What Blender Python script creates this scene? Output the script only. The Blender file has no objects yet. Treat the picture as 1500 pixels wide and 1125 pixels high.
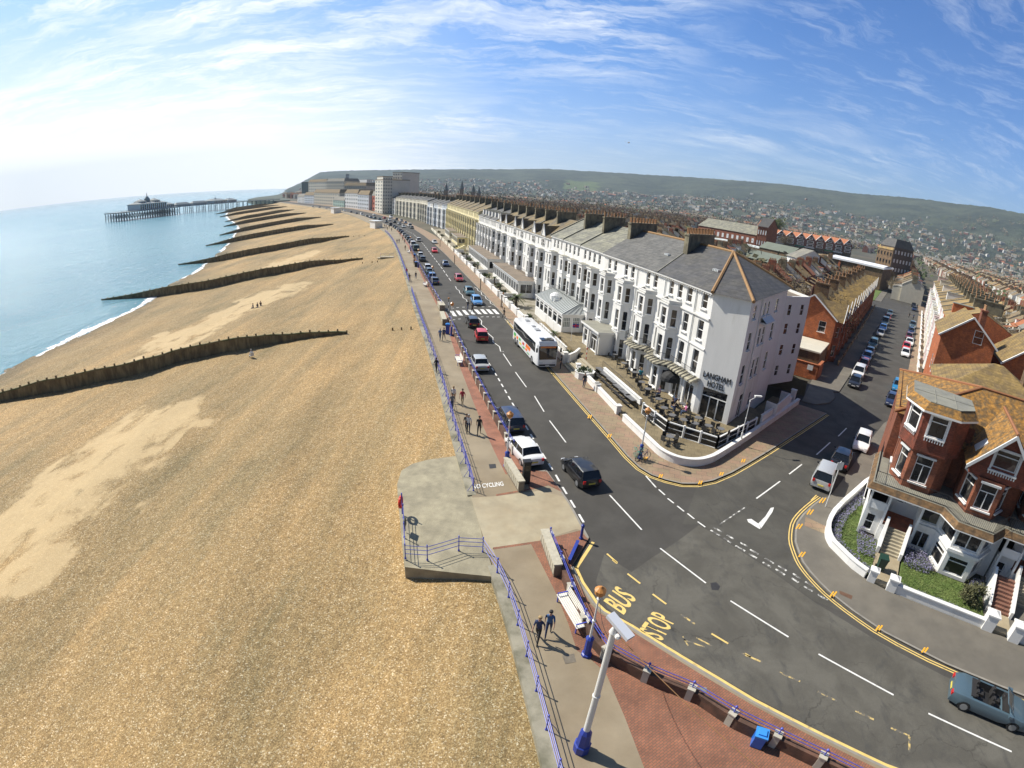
import bpy, bmesh, math, random
import numpy as np
from math import sin, cos, pi, radians, sqrt, atan2, hypot
from mathutils import Matrix, Vector
sc = bpy.context.scene
COL = sc.collection
rnd = random.Random(7)
# ------------------------------------------------------------------ camera (wide action-camera lens, 20 m above the street)
CH = 20.0
FPX, KF, PIT, ROL = 761.2, 0.065, radians(20.8), radians(3.9)
CX, CY = 750.0, 562.5
def _basis():
 d = np.array([0, cos(PIT), sin(PIT)]); c, s = cos(ROL), sin(ROL)
 d = np.array([c*d[0]-s*d[1], s*d[0]+c*d[1], d[2]])
 f = np.array([0, 0, 1.]); f = f-d*(f@d); f /= np.linalg.norm(f)
 return np.cross(d, f), f, -d
RX, FY, UPV = _basis()
cam_data = bpy.data.cameras.new('camera')
cam = bpy.data.objects.new('camera', cam_data); COL.objects.link(cam)
_m = Matrix.Identity(4)
for _i, _b in enumerate((RX, FY, UPV)):
 _m[_i][0] = _b[0]; _m[_i][1] = -_b[1]; _m[_i][2] = -_b[2]
_m[2][3] = CH
cam.matrix_world = _m
cam_data.type = 'PANO'; cam_data.panorama_type = 'FISHEYE_LENS_POLYNOMIAL'
cam_data.fisheye_fov = radians(178)
cam_data.sensor_width = 36; cam_data.sensor_fit = 'HORIZONTAL'
cam_data.clip_start = 0.1; cam_data.clip_end = 60000
cam_data.fisheye_polynomial_k0 = 0
cam_data.fisheye_polynomial_k1 = -0.054775055021024296
cam_data.fisheye_polynomial_k2 = 4.682896504018522e-06
cam_data.fisheye_polynomial_k3 = 1.1478521223305667e-05
cam_data.fisheye_polynomial_k4 = -1.4417692466947957e-07
sc.camera = cam
# ------------------------------------------------------------------ sun and sky
SUN_AZ, SUN_EL = radians(150), radians(46)
sd = bpy.data.lights.new('sun', 'SUN'); sd.energy = 5.0; sd.angle = radians(0.53); sd.color = (1.0, 0.94, 0.83)
sun = bpy.data.objects.new('sun', sd); COL.objects.link(sun)
SUNV = Vector((cos(SUN_AZ)*cos(SUN_EL), sin(SUN_AZ)*cos(SUN_EL), sin(SUN_EL)))
sun.rotation_euler = SUNV.to_track_quat('Z', 'Y').to_euler()
sun.location = (0, 0, 60)
sc.view_settings.view_transform = 'Standard'; sc.view_settings.look = 'None'
sc.view_settings.gamma = 1; sc.view_settings.exposure = 0.42; sc.view_settings.use_curve_mapping = False
def nd(nt, t, **kw):
 n = nt.nodes.new(t)
 for k, v in kw.items():
  if k.startswith('i_'):
   key = k[2:]
   n.inputs[int(key) if key.isdigit() else key].default_value = v
  else: setattr(n, k, v)
 return n
def lk(nt, a, b): nt.links.new(a, b)
def ramp(nt, fac, stops):
 r = nt.nodes.new('ShaderNodeValToRGB')
 el = r.color_ramp.elements
 el[0].position = stops[0][0]; el[1].position = stops[-1][0]
 for s in stops[1:-1]: el.new(s[0])
 for e, s in zip(sorted(el, key=lambda q: q.position), stops):
  c = s[1]; e.color = (c, c, c, 1) if isinstance(c, (int, float)) else (*c, 1)
 lk(nt, fac, r.inputs[0]); return r.outputs[0]
def mth(nt, op, a, b=None, clamp=False):
 n = nt.nodes.new('ShaderNodeMath'); n.operation = op; n.use_clamp = clamp
 for i, v in enumerate((a, b)):
  if v is None: continue
  if isinstance(v, (int, float)): n.inputs[i].default_value = v
  else: lk(nt, v, n.inputs[i])
 return n.outputs[0]
def mixc(nt, fac, a, b, mode='MIX'):
 n = nt.nodes.new('ShaderNodeMix'); n.data_type = 'RGBA'; n.blend_type = mode
 for i, v in ((0, fac), (6, a), (7, b)):
  if isinstance(v, (int, float)): n.inputs[i].default_value = v
  elif isinstance(v, tuple): n.inputs[i].default_value = (*v, 1) if len(v) == 3 else v
  else: lk(nt, v, n.inputs[i])
 return n.outputs[2]
def noise(nt, vec, scale, detail=4, rough=.55, dist=0.0, out=0):
 n = nd(nt, 'ShaderNodeTexNoise'); n.inputs['Scale'].default_value = scale
 n.inputs['Detail'].default_value = detail; n.inputs['Roughness'].default_value = rough
 n.inputs['Distortion'].default_value = dist
 if vec is not None: lk(nt, vec, n.inputs['Vector'])
 return n.outputs[out]
def mapping(nt, vec, scale=(1, 1, 1), rot=(0, 0, 0), loc=(0, 0, 0)):
 n = nd(nt, 'ShaderNodeMapping'); n.inputs['Scale'].default_value = scale
 n.inputs['Rotation'].default_value = rot; n.inputs['Location'].default_value = loc
 lk(nt, vec, n.inputs['Vector']); return n.outputs[0]
world = bpy.data.worlds.new('World'); sc.world = world; world.use_nodes = True
def build_world():
 nt = world.node_tree; bg = nt.nodes['Background']
 sky = nd(nt, 'ShaderNodeTexSky', sky_type='NISHITA', sun_disc=False, sun_elevation=SUN_EL,
             sun_rotation=pi/2-SUN_AZ, air_density=1.0, dust_density=1.6, ozone_density=2.2, altitude=10)
 tc = nd(nt, 'ShaderNodeTexCoord')
 sep = nd(nt, 'ShaderNodeSeparateXYZ'); lk(nt, tc.outputs['Generated'], sep.inputs[0])
 x, y, z = sep.outputs
 zz = mth(nt, 'ADD', mth(nt, 'MAXIMUM', z, 0.0), 0.10)
 cmb = nd(nt, 'ShaderNodeCombineXYZ')
 lk(nt, mth(nt, 'DIVIDE', x, zz), cmb.inputs[0]); lk(nt, mth(nt, 'DIVIDE', y, zz), cmb.inputs[1])
 P = cmb.outputs[0]
 # wispy high cloud: streaks drawn out along one wind direction, torn by a finer noise
 warp = noise(nt, P, 0.8, 5, .6, out=1)
 addv = nd(nt, 'ShaderNodeVectorMath', operation='MULTIPLY_ADD'); lk(nt, warp, addv.inputs[0])
 addv.inputs[1].default_value = (.75, .75, 0); lk(nt, P, addv.inputs[2])
 m1 = mapping(nt, addv.outputs[0], (0.50, 1.35, 1), (0, 0, radians(-58)))
 n1 = noise(nt, m1, 1.5, 14, .70, .15)
 m2 = mapping(nt, addv.outputs[0], (.8, 2.6, 1), (0, 0, radians(-75)), (3.1, 1.7, 0))
 n2 = noise(nt, m2, 2.6, 14, .72, .1)
 n3 = noise(nt, mapping(nt, P, (1, 1, 1), loc=(5.3, 2.2, 0)), 0.42, 3, .5)
 # more cloud on the seaward, sunward side
 side = mth(nt, 'ADD', mth(nt, 'MULTIPLY', x, -0.75), mth(nt, 'MULTIPLY', y, 0.30))
 cov = ramp(nt, mth(nt, 'ADD', mth(nt, 'ADD', n3, mth(nt, 'MULTIPLY', side, 0.24)), mth(nt, 'MULTIPLY', mth(nt, 'MINIMUM', mth(nt, 'SUBTRACT', y, .15), 0.0), .7)), [(0.45, 0.0), (0.66, 1.0)])
 w1 = ramp(nt, n1, [(0.47, 0.0), (0.535, .5), (0.63, 1.0)])
 w2 = ramp(nt, n2, [(0.47, 0.0), (0.58, .8), (0.68, 1.0)])
 cl = mth(nt, 'MULTIPLY', mth(nt, 'ADD', mth(nt, 'MULTIPLY', w1, 0.75), mth(nt, 'MULTIPLY', w2, 0.55)), cov, clamp=True)
 thin = mth(nt, 'MULTIPLY', ramp(nt, n2, [(0.50, 0.0), (0.70, 1.0)]), 0.30)
 cl = mth(nt, 'MAXIMUM', cl, thin)
 # haze whitening towards the horizon, strongest under the sun
 hz = mth(nt, 'POWER', mth(nt, 'SUBTRACT', 1.0, mth(nt, 'MAXIMUM', z, 0.0), clamp=True), 9.0)
 azs = mth(nt, 'ADD', mth(nt, 'MULTIPLY', x, cos(radians(148))), mth(nt, 'MULTIPLY', y, sin(radians(148))))
 azf = ramp(nt, azs, [(0.10, 0.22), (0.55, .60), (0.88, 1.0)])
 hz2 = mth(nt, 'MULTIPLY', mth(nt, 'MULTIPLY', hz, azf), ramp(nt, mth(nt, 'ADD', mth(nt, 'MULTIPLY', y, .5), .5), [(.42, .15), (.60, 1.0)]), clamp=True)
 hz3 = mth(nt, 'POWER', mth(nt, 'SUBTRACT', 1.0, mth(nt, 'MAXIMUM', z, 0.0), clamp=True), 5.6)
 hz2 = mth(nt, 'MAXIMUM', hz2, mth(nt, 'MULTIPLY', mth(nt, 'MULTIPLY', hz3, ramp(nt, azs, [(0.48, 0.0), (0.86, 1.0)])), 1.6), clamp=True)
 STR = 0.10
 bright = (1.16/STR, 1.16/STR, 1.16/STR)
 tint = mixc(nt, 1.0, sky.outputs[0], (0.30, 0.70, 1.22), 'MULTIPLY')
 tint = mixc(nt, mth(nt, 'MULTIPLY', ramp(nt, azs, [(0.1, 0.0), (0.95, 1.0)]), .5), tint, (.13/STR, .37/STR, .82/STR))
 # the unseen sky behind and overhead is dimmed to deepen the shadows
 away = ramp(nt, mth(nt, 'ADD', mth(nt, 'MULTIPLY', mth(nt, 'SUBTRACT', mth(nt, 'MULTIPLY', z, .62), y), .5), .5), [(.42, 1.0), (.62, .38)])
 tint = mixc(nt, 1.0, tint, away, 'MULTIPLY'); cl = mth(nt, 'MULTIPLY', cl, away)
 c = mixc(nt, mth(nt, 'MULTIPLY', cl, 0.93), tint, (0.80/STR, 0.84/STR, 0.88/STR))
 c = mixc(nt, hz2, c, bright)
 lk(nt, c, bg.inputs[0]); bg.inputs[1].default_value = STR
build_world()
# ------------------------------------------------------------------ photograph pixel -> point at height z
def ray(x, y):
 x -= CX; y -= CY; r = hypot(x, y)/FPX; t = r
 for _ in range(25): t -= (t+KF*t**3-r)/(1+3*KF*t*t)
 if r < 1e-9: v = np.array([0, 0, 1.])
 else: v = np.array([sin(t)*x/(r*FPX), sin(t)*y/(r*FPX), cos(t)])
 return np.array([v@RX, v@FY, v@UPV])
def G(x, y, z=0.0):
 w = ray(x, y); k = (CH-z)/(-w[2]); return (float(w[0]*k), float(w[1]*k))
def Gs(pts, z=0.0): return [G(p[0], p[1], z) for p in pts]
# ------------------------------------------------------------------ materials
MATS = {}
def mat(name, col=(.5, .5, .5), rough=.8, var=0.0, vs=1.0, col2=None, c2s=.3, c2=(.45, .62), bump=0.0, bs=20.0, spec=.5, metal=0.0,
  courses=0.0, course_amt=.25, blocks=0.0, stretch=None, coord='pos', coat=0.0, trans=0.0):
 if name in MATS: return MATS[name]
 m = bpy.data.materials.new(name); m.use_nodes = True; MATS[name] = m
 nt = m.node_tree; b = nt.nodes['Principled BSDF']
 b.inputs['Roughness'].default_value = rough; b.inputs['Specular IOR Level'].default_value = spec
 b.inputs['Metallic'].default_value = metal; b.inputs['Coat Weight'].default_value = coat
 b.inputs['Transmission Weight'].default_value = trans
 if coord == 'pos':
  P = nd(nt, 'ShaderNodeNewGeometry').outputs['Position']
 else:
  P = nd(nt, 'ShaderNodeTexCoord').outputs['Object']
 if stretch: P2 = mapping(nt, P, stretch)
 else: P2 = P
 c = None
 base = tuple(col)
 if col2 is not None:
  f = ramp(nt, noise(nt, P2, c2s, 6, .62), [(c2[0], 0.0), (c2[1], 1.0)])
  c = mixc(nt, f, base, tuple(col2))
 if var > 0:
  f = noise(nt, P2, vs, 7, .6)
  v = ramp(nt, f, [(0.25, 1-var), (0.75, 1+var)])
  c = mixc(nt, 1.0, c if c is not None else base, v, 'MULTIPLY')
 if courses > 0:
  sp = nd(nt, 'ShaderNodeSeparateXYZ'); lk(nt, P, sp.inputs[0])
  zc = mth(nt, 'MULTIPLY', sp.outputs[2], courses)
  fr = mth(nt, 'FRACT', zc)
  line = ramp(nt, fr, [(0.0, 1-course_amt), (0.22, 1.0), (1.0, 1.0+course_amt*.25)])
  c = mixc(nt, 1.0, c if c is not None else base, line, 'MULTIPLY')
  if blocks > 0:
   fl = mth(nt, 'FLOOR', zc)
   cm = nd(nt, 'ShaderNodeCombineXYZ')
   off = mth(nt, 'MULTIPLY', fl, 0.37)
   lk(nt, mth(nt, 'ADD', mth(nt, 'MULTIPLY', sp.outputs[0], blocks), off), cm.inputs[0])
   lk(nt, mth(nt, 'ADD', mth(nt, 'MULTIPLY', sp.outputs[1], blocks), off), cm.inputs[1])
   lk(nt, fl, cm.inputs[2])
   vo = nd(nt, 'ShaderNodeTexVoronoi'); lk(nt, cm.outputs[0], vo.inputs['Vector']); vo.inputs['Scale'].default_value = 1.0
   sp2 = nd(nt, 'ShaderNodeSeparateColor'); lk(nt, vo.outputs['Color'], sp2.inputs[0])
   bl = ramp(nt, sp2.outputs[0], [(0, .78), (1, 1.22)])
   c = mixc(nt, 1.0, c, bl, 'MULTIPLY')
 if c is None: b.inputs['Base Color'].default_value = (*base, 1)
 else: lk(nt, c, b.inputs['Base Color'])
 if bump > 0:
  bn = nd(nt, 'ShaderNodeBump'); bn.inputs['Strength'].default_value = min(1, bump); bn.inputs['Distance'].default_value = .05
  lk(nt, noise(nt, P2, bs, 5, .6), bn.inputs['Height']); lk(nt, bn.outputs[0], b.inputs['Normal'])
 return m
KIDS = {}
def adopt(o, parent):
 if parent is not None:
  o.parent = parent; KIDS.setdefault(parent.name, []).append(o)
# ------------------------------------------------------------------ mesh builder
class MB:
 def __init__(s): s.v = []; s.f = []; s.m = []; s.M = None
 def _a(s, vs):
  o = len(s.v)
  if s.M is None: s.v.extend(tuple(map(float, p)) for p in vs)
  else: s.v.extend(tuple(s.M @ Vector(p)) for p in vs)
  return o
 def face(s, pts, m=0):
  o = s._a(pts); s.f.append(tuple(range(o, o+len(pts)))); s.m.append(m); return s
 def box(s, x0, x1, y0, y1, z0, z1, m=0, top=None):
  o = s._a([(x0, y0, z0), (x1, y0, z0), (x1, y1, z0), (x0, y1, z0), (x0, y0, z1), (x1, y0, z1), (x1, y1, z1), (x0, y1, z1)])
  for q in ((3, 2, 1, 0), (4, 5, 6, 7), (0, 1, 5, 4), (1, 2, 6, 5), (2, 3, 7, 6), (3, 0, 4, 7)):
   s.f.append(tuple(o+i for i in q)); s.m.append(m)
  if top is not None: s.m[-5] = top
  return s
 def prism(s, poly, z0, z1, m=0, top=None, bottom=True):
  n = len(poly)
  ar = sum(poly[i][0]*poly[(i+1) % n][1]-poly[(i+1) % n][0]*poly[i][1] for i in range(n))
  if ar < 0: poly = poly[::-1]
  zt = z1 if callable(z1) else (lambda x, y: z1)
  o = s._a([(p[0], p[1], z0) for p in poly]+[(p[0], p[1], zt(p[0], p[1])) for p in poly])
  for i in range(n):
   j = (i+1) % n; s.f.append((o+i, o+j, o+n+j, o+n+i)); s.m.append(m)
  s.f.append(tuple(o+n+i for i in range(n))); s.m.append(m if top is None else top)
  if bottom: s.f.append(tuple(o+n-1-i for i in range(n))); s.m.append(m)
  return s
 def sheet(s, poly, z, m=0):
  n = len(poly)
  ar = sum(poly[i][0]*poly[(i+1) % n][1]-poly[(i+1) % n][0]*poly[i][1] for i in range(n))
  if ar < 0: poly = poly[::-1]
  return s.face([(p[0], p[1], z) for p in poly], m)
 def ribbon(s, pts, w, z, m=0, thick=0.0):
  """flat strip of width w along a polyline"""
  L = []; R = []
  for i, p in enumerate(pts):
   a = pts[max(0, i-1)]; b = pts[min(len(pts)-1, i+1)]
   dx, dy = b[0]-a[0], b[1]-a[1]; l = hypot(dx, dy) or 1
   nx, ny = -dy/l*w/2, dx/l*w/2
   L.append((p[0]+nx, p[1]+ny)); R.append((p[0]-nx, p[1]-ny))
  for i in range(len(pts)-1):
   if thick:
    s.prism([R[i], R[i+1], L[i+1], L[i]], z-thick, z, m)
   else: s.face([(R[i][0], R[i][1], z), (R[i+1][0], R[i+1][1], z), (L[i+1][0], L[i+1][1], z), (L[i][0], L[i][1], z)], m)
  return s
 def tube(s, p0, p1, r0, r1=None, n=8, m=0, cap=True):
  p0 = Vector(p0); p1 = Vector(p1); r1 = r0 if r1 is None else r1
  d = (p1-p0); 
  if d.length < 1e-6: return s
  d.normalize(); a = d.orthogonal().normalized(); b = d.cross(a)
  vs = []
  for p, r in ((p0, r0), (p1, r1)):
   for i in range(n):
    t = 2*pi*i/n; vs.append(p+a*(cos(t)*r)+b*(sin(t)*r))
  o = s._a(vs)
  for i in range(n):
   j = (i+1) % n; s.f.append((o+i, o+j, o+n+j, o+n+i)); s.m.append(m)
  if cap:
   s.f.append(tuple(o+n-1-i for i in range(n))); s.m.append(m)
   s.f.append(tuple(o+n+i for i in range(n))); s.m.append(m)
  return s
 def lathe(s, prof, c=(0, 0, 0), n=12, m=0):
  """prof: (r, z) from bottom to top"""
  vs = []
  for r, z in prof:
   for i in range(n):
    t = 2*pi*i/n; vs.append((c[0]+r*cos(t), c[1]+r*sin(t), c[2]+z))
  o = s._a(vs)
  for k in range(len(prof)-1):
   for i in range(n):
    j = (i+1) % n; s.f.append((o+k*n+i, o+k*n+j, o+(k+1)*n+j, o+(k+1)*n+i)); s.m.append(m)
  s.f.append(tuple(o+n-1-i for i in range(n))); s.m.append(m)
  s.f.append(tuple(o+(len(prof)-1)*n+i for i in range(n))); s.m.append(m)
  return s
 def ball(s, c, r, n=8, m=0, sz=1.0):
  k = max(3, n//2)
  prof = [(max(0.001, r*sin(pi*i/k)), -r*sz*cos(pi*i/k)) for i in range(k+1)]
  return s.lathe(prof, c, n, m)
 def mesh(s, name, mats, smooth=False):
  me = bpy.data.meshes.new(name); me.from_pydata(s.v, [], s.f)
  for m in (mats if isinstance(mats, (list, tuple)) else [mats]): me.materials.append(m)
  me.polygons.foreach_set('material_index', s.m)
  if smooth:
   me.polygons.foreach_set('use_smooth', [True]*len(s.f))
   try: me.set_sharp_from_angle(angle=radians(38))
   except Exception: pass
  me.update(); return me
 def build(s, name, mats, parent=None, smooth=False, **kw):
  o = bpy.data.objects.new(name, s.mesh(name, mats, smooth)); COL.objects.link(o)
  adopt(o, parent)
  tag(o, **kw); return o
def tag(o, label=None, cat=None, group=None, kind=None):
 if label: o['label'] = label
 if cat: o['category'] = cat
 if group: o['group'] = group
 if kind: o['kind'] = kind
 return o
def thing(name, loc=(0, 0, 0), rz=0.0, **kw):
 o = bpy.data.objects.new(name, None); COL.objects.link(o); o.empty_display_size = .3
 o.location = (loc[0], loc[1], loc[2] if len(loc) > 2 else 0); o.rotation_euler = (0, 0, rz)
 return tag(o, **kw)
def inst(me, name, parent=None, loc=(0, 0, 0), rz=0.0, scale=None, **kw):
 o = bpy.data.objects.new(name, me); COL.objects.link(o)
 adopt(o, parent)
 o.location = loc; o.rotation_euler = (0, 0, rz)
 if scale: o.scale = scale
 return tag(o, **kw)
def tree_copy(o, parent=None, swap=None):
 c = o.copy(); COL.objects.link(c); adopt(c, parent)
 if swap and c.data and c.data.name in swap: c.data = swap[c.data.name]
 for ch in KIDS.get(o.name, ()): tree_copy(ch, c, swap)
 return c
def structure(name, mb, mats, **kw): return mb.build(name, mats, kind='structure', **kw)
def lerp(a, b, t): return (a[0]+(b[0]-a[0])*t, a[1]+(b[1]-a[1])*t)
def plen(pts): return sum(hypot(b[0]-a[0], b[1]-a[1]) for a, b in zip(pts, pts[1:]))
def along(pts, d):
 for a, b in zip(pts, pts[1:]):
  l = hypot(b[0]-a[0], b[1]-a[1])
  if d <= l: return (a[0]+(b[0]-a[0])*d/l, a[1]+(b[1]-a[1])*d/l, atan2(b[1]-a[1], b[0]-a[0]))
  d -= l
 a, b = pts[-2], pts[-1]; l = hypot(b[0]-a[0], b[1]-a[1]); k = 1+d/l
 return (a[0]+(b[0]-a[0])*k, a[1]+(b[1]-a[1])*k, atan2(b[1]-a[1], b[0]-a[0]))
def offset(pts, d):
 """polyline shifted to its left by d"""
 out = []
 for i, p in enumerate(pts):
  a = pts[max(0, i-1)]; b = pts[min(len(pts)-1, i+1)]
  dx, dy = b[0]-a[0], b[1]-a[1]; l = hypot(dx, dy) or 1
  out.append((p[0]-dy/l*d, p[1]+dx/l*d))
 return out
def resample(pts, step):
 n = max(2, int(plen(pts)/step)+1); L = plen(pts)
 return [along(pts, L*i/(n-1)*.99999)[:2] for i in range(n)]
def smooth_line(pts, it=2):
 for _ in range(it):
  q = [pts[0]]
  for a, b in zip(pts, pts[1:]): q += [lerp(a, b, .25), lerp(a, b, .75)]
  q.append(pts[-1]); pts = q
 return pts
# ================================================================== THE SETTING
RAIL = [(12.5, -40), (2.49, 10.98), (1.68, 15.12), (0.61, 19.9), (-1.0, 25.27), (-2.35, 30.9), (-4.9, 40.44), (-8.74, 55.96),
  (-18.05, 88.29), (-23.14, 107.18), (-29.42, 129.45), (-38.91, 163.03), (-51.3, 204.4), (-65.12, 244.29),
  (-81.93, 283.8), (-127.6, 382.85), (-182.4, 476.87), (-242.3, 562.4), (-290.8, 631.5), (-369, 748), (-560, 1060),
  (-640, 1250), (-900, 1850), (-1750, 3700)]
SHORE = [(-78, -90), (-80, -20), (-80.5, 20), (-79.5, 53.7), (-81.9, 65), (-84.8, 81.3), (-86.5, 100.3), (-97.5, 132.4), (-109.5, 165.3),
         (-125, 200), (-145.6, 241.2), (-175, 300), (-205, 350), (-255, 420), (-310, 505), (-360, 600), (-420, 720), (-470, 830), (-620, 1060),
         (-700, 1260), (-960, 1870), (-1820, 3730)]
LK = [(5.5, 26.4), (4.6, 30.2), (3.1, 34.6), (1.75, 34.1), (0.04, 39.9), (-1.52, 45.47), (-4.85, 57.71), (-10.11, 78.63), (-13.85, 91.42),
      (-17.68, 104.91), (-22.09, 120.39), (-28.71, 144.61), (-38.66, 180.98), (-50.5, 221), (-61.5, 255.92), (-76.5, 290),
      (-121.8, 386), (-176.6, 480.8), (-237, 566), (-286, 635), (-364, 751)]
BUSK = [(60, -19.2), (40, -6.3), (27, 2.2), (17.19, 9.2), (11.98, 13.75), (10.54, 15.2), (9.03, 16.65), (6.86, 18.75), (5.53, 19.85), (5.1, 20.5), (4.45, 22.2), (4.15, 23.5)]
RK = [(-368, 773), (-273, 646), (-224, 577), (-163, 491), (-116, 405), (-82, 338), (-67, 297), (-54.6, 262.5), (-42.6, 226.5), (-32.5, 194.18), (-23.4, 162.58), (-16.2, 136.41), (-10.7, 116.39),
      (-6.75, 102.34), (-4.0, 91.96), (-1.4, 82.08), (5.1, 56.9), (6.95, 49.69), (8.1, 45.34), (9.3, 40.83), (10.1, 37.7), (10.75, 35.9), (11.5, 34.85), (12.5, 34.2),
      (13.6, 33.75), (14.8, 33.8), (16.4, 34.4), (18.5, 35.75), (20.5, 37.3), (23.6, 39.75), (36.4, 50.2)]
GW = [(-356, 782), (-262, 655), (-213, 585), (-152, 499), (-110, 402), (-76, 335), (-62, 294), (-49.7, 262), (-40.46, 236), (-26.95, 191.5), (-16.6, 148.7), (-9.39, 122.81), (-4.0, 103.56), (1.9, 81), (7.51, 59.33), (10.5, 46.31),
      (11.0, 44.9), (12.55, 39.6), (13.0, 38.0), (14.0, 36.9), (15.2, 36.6), (16.4, 36.9), (18.1, 38.1), (33.6, 52.6)]
ST = np.array([.763, -.646]); SS = np.array([.646, .763])       # across / along the side street
def WV(w, v): return (float(ST[0]*w+SS[0]*v), float(ST[1]*w+SS[1]*v))
YEL = [(25.2, 32.3), (23.6, 31.2), (21.99, 29.9), (20.9, 28.8), (20.15, 27.6), (19.55, 26.4), (19.25, 25.2), (19.05, 24.1), (19.1, 23.0), (19.3, 21.9), (19.6, 20.8), (20.37, 19.1), (21.56, 17.1), (24.3, 14.1), (32, 7.4), (60, -16.5)]
# ---- materials of the ground
def m_shingle():
 m = bpy.data.materials.new('shingle'); m.use_nodes = True; nt = m.node_tree; b = nt.nodes['Principled BSDF']
 P = nd(nt, 'ShaderNodeNewGeometry').outputs['Position']
 at = nd(nt, 'ShaderNodeAttribute', attribute_name='sand')
 n_big = noise(nt, P, .045, 4, .55)
 strk = noise(nt, mapping(nt, P, (1, .13, 1), (0, 0, radians(15))), .55, 6, .66, .4)
 vor = nd(nt, 'ShaderNodeTexVoronoi', feature='F1'); lk(nt, P, vor.inputs['Vector']); vor.inputs['Scale'].default_value = 17.0
 vs = nd(nt, 'ShaderNodeSeparateColor'); lk(nt, vor.outputs['Color'], vs.inputs[0])
 peb = ramp(nt, vs.outputs[0], [(0, (.24, .160, .072)), (.3, (.335, .226, .100)), (.66, (.42, .290, .132)), (.88, (.48, .350, .18)), (1, (.70, .59, .41))])
 fine = noise(nt, P, 22, 3, .7)
 peb = mixc(nt, 1.0, peb, ramp(nt, fine, [(.32, .70), (.66, 1.22)]), 'MULTIPLY')
 mid = noise(nt, P, 2.6, 5, .68)
 peb = mixc(nt, 1.0, peb, ramp(nt, mid, [(.30, .80), (.68, 1.18)]), 'MULTIPLY')
 band = noise(nt, mapping(nt, P, (1, .09, 1), (0, 0, radians(14))), .16, 3, .5, .8)
 tone = ramp(nt, mth(nt, 'ADD', mth(nt, 'ADD', mth(nt, 'MULTIPLY', n_big, .30), mth(nt, 'MULTIPLY', strk, .30)), mth(nt, 'MULTIPLY', band, .40)), [(.38, (.62, .68, .66)), (.46, (.88, .89, .85)), (.53, (1.06, 1.02, .94)), (.62, (1.32, 1.22, 1.08))])
 peb = mixc(nt, 1.0, peb, tone, 'MULTIPLY')
 sn = noise(nt, mapping(nt, P, (1, .5, 1), (0, 0, radians(-35))), .34, 6, .62, .5)
 f = ramp(nt, mth(nt, 'ADD', at.outputs['Fac'], mth(nt, 'MULTIPLY', mth(nt, 'MULTIPLY', mth(nt, 'SUBTRACT', sn, .5), 4.6), mth(nt, 'MULTIPLY', at.outputs['Fac'], 3.0, clamp=True))), [(.30, 0.0), (.80, 1.0)])
 sandc = mixc(nt, noise(nt, P, 1.7, 6, .7), (.48, .345, .175), (.60, .455, .25))
 c = mixc(nt, mth(nt, 'MULTIPLY', f, .72), peb, sandc)
 sp = nd(nt, 'ShaderNodeSeparateXYZ'); lk(nt, P, sp.inputs[0])
 zz = mth(nt, 'ADD', mth(nt, 'MULTIPLY', mth(nt, 'ADD', sp.outputs[2], 5.0), .7), mth(nt, 'MULTIPLY', mth(nt, 'SUBTRACT', noise(nt, P, .10, 4), .5), .6))
 c = mixc(nt, 1.0, c, ramp(nt, zz, [(.05, (.52, .55, .58)), (.45, (1, 1, 1))]), 'MULTIPLY')
 lk(nt, c, b.inputs['Base Color']); b.inputs['Roughness'].default_value = .82; b.inputs['Specular IOR Level'].default_value = .35
 bn = nd(nt, 'ShaderNodeBump'); bn.inputs['Distance'].default_value = .09
 lk(nt, mth(nt, 'SUBTRACT', 1.0, mth(nt, 'MULTIPLY', f, .75)), bn.inputs['Strength'])
 h = mth(nt, 'ADD', mth(nt, 'MULTIPLY', vs.outputs[1], .55), mth(nt, 'MULTIPLY', noise(nt, mapping(nt, P, (1, .6, 1), (0, 0, radians(20))), 1.6, 7, .72), 1.9))
 lk(nt, h, bn.inputs['Height']); lk(nt, bn.outputs[0], b.inputs['Normal'])
 return m
def nd_z(nt, P):
 s = nd(nt, 'ShaderNodeSeparateXYZ'); lk(nt, P, s.inputs[0]); return s.outputs[2]
def m_sea():
 m = bpy.data.materials.new('sea'); m.use_nodes = True; nt = m.node_tree; b = nt.nodes['Principled BSDF']
 P = nd(nt, 'ShaderNodeNewGeometry').outputs['Position']
 big = noise(nt, mapping(nt, P, (1, .35, 1), (0, 0, radians(30))), .012, 4, .5)
 c = ramp(nt, big, [(.35, (.125, .315, .40)), (.65, (.18, .385, .45))])
 lk(nt, c, b.inputs['Base Color']); b.inputs['Roughness'].default_value = .17; b.inputs['IOR'].default_value = 1.33
 bn = nd(nt, 'ShaderNodeBump'); bn.inputs['Distance'].default_value = .85; bn.inputs['Strength'].default_value = 1.0
 a1 = noise(nt, mapping(nt, P, (1, .55, 1), (0, 0, radians(-25))), .55, 7, .68, .3)
 a2 = noise(nt, mapping(nt, P, (1, .3, 1), (0, 0, radians(-20))), .11, 3, .5)
 a3 = noise(nt, mapping(nt, P, (1, .7, 1), (0, 0, radians(-35))), 2.1, 4, .7)
 lk(nt, mth(nt, 'ADD', mth(nt, 'ADD', a1, mth(nt, 'MULTIPLY', a3, .30)), mth(nt, 'MULTIPLY', a2, 1.6)), bn.inputs['Height']); lk(nt, bn.outputs[0], b.inputs['Normal'])
 return m
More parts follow.
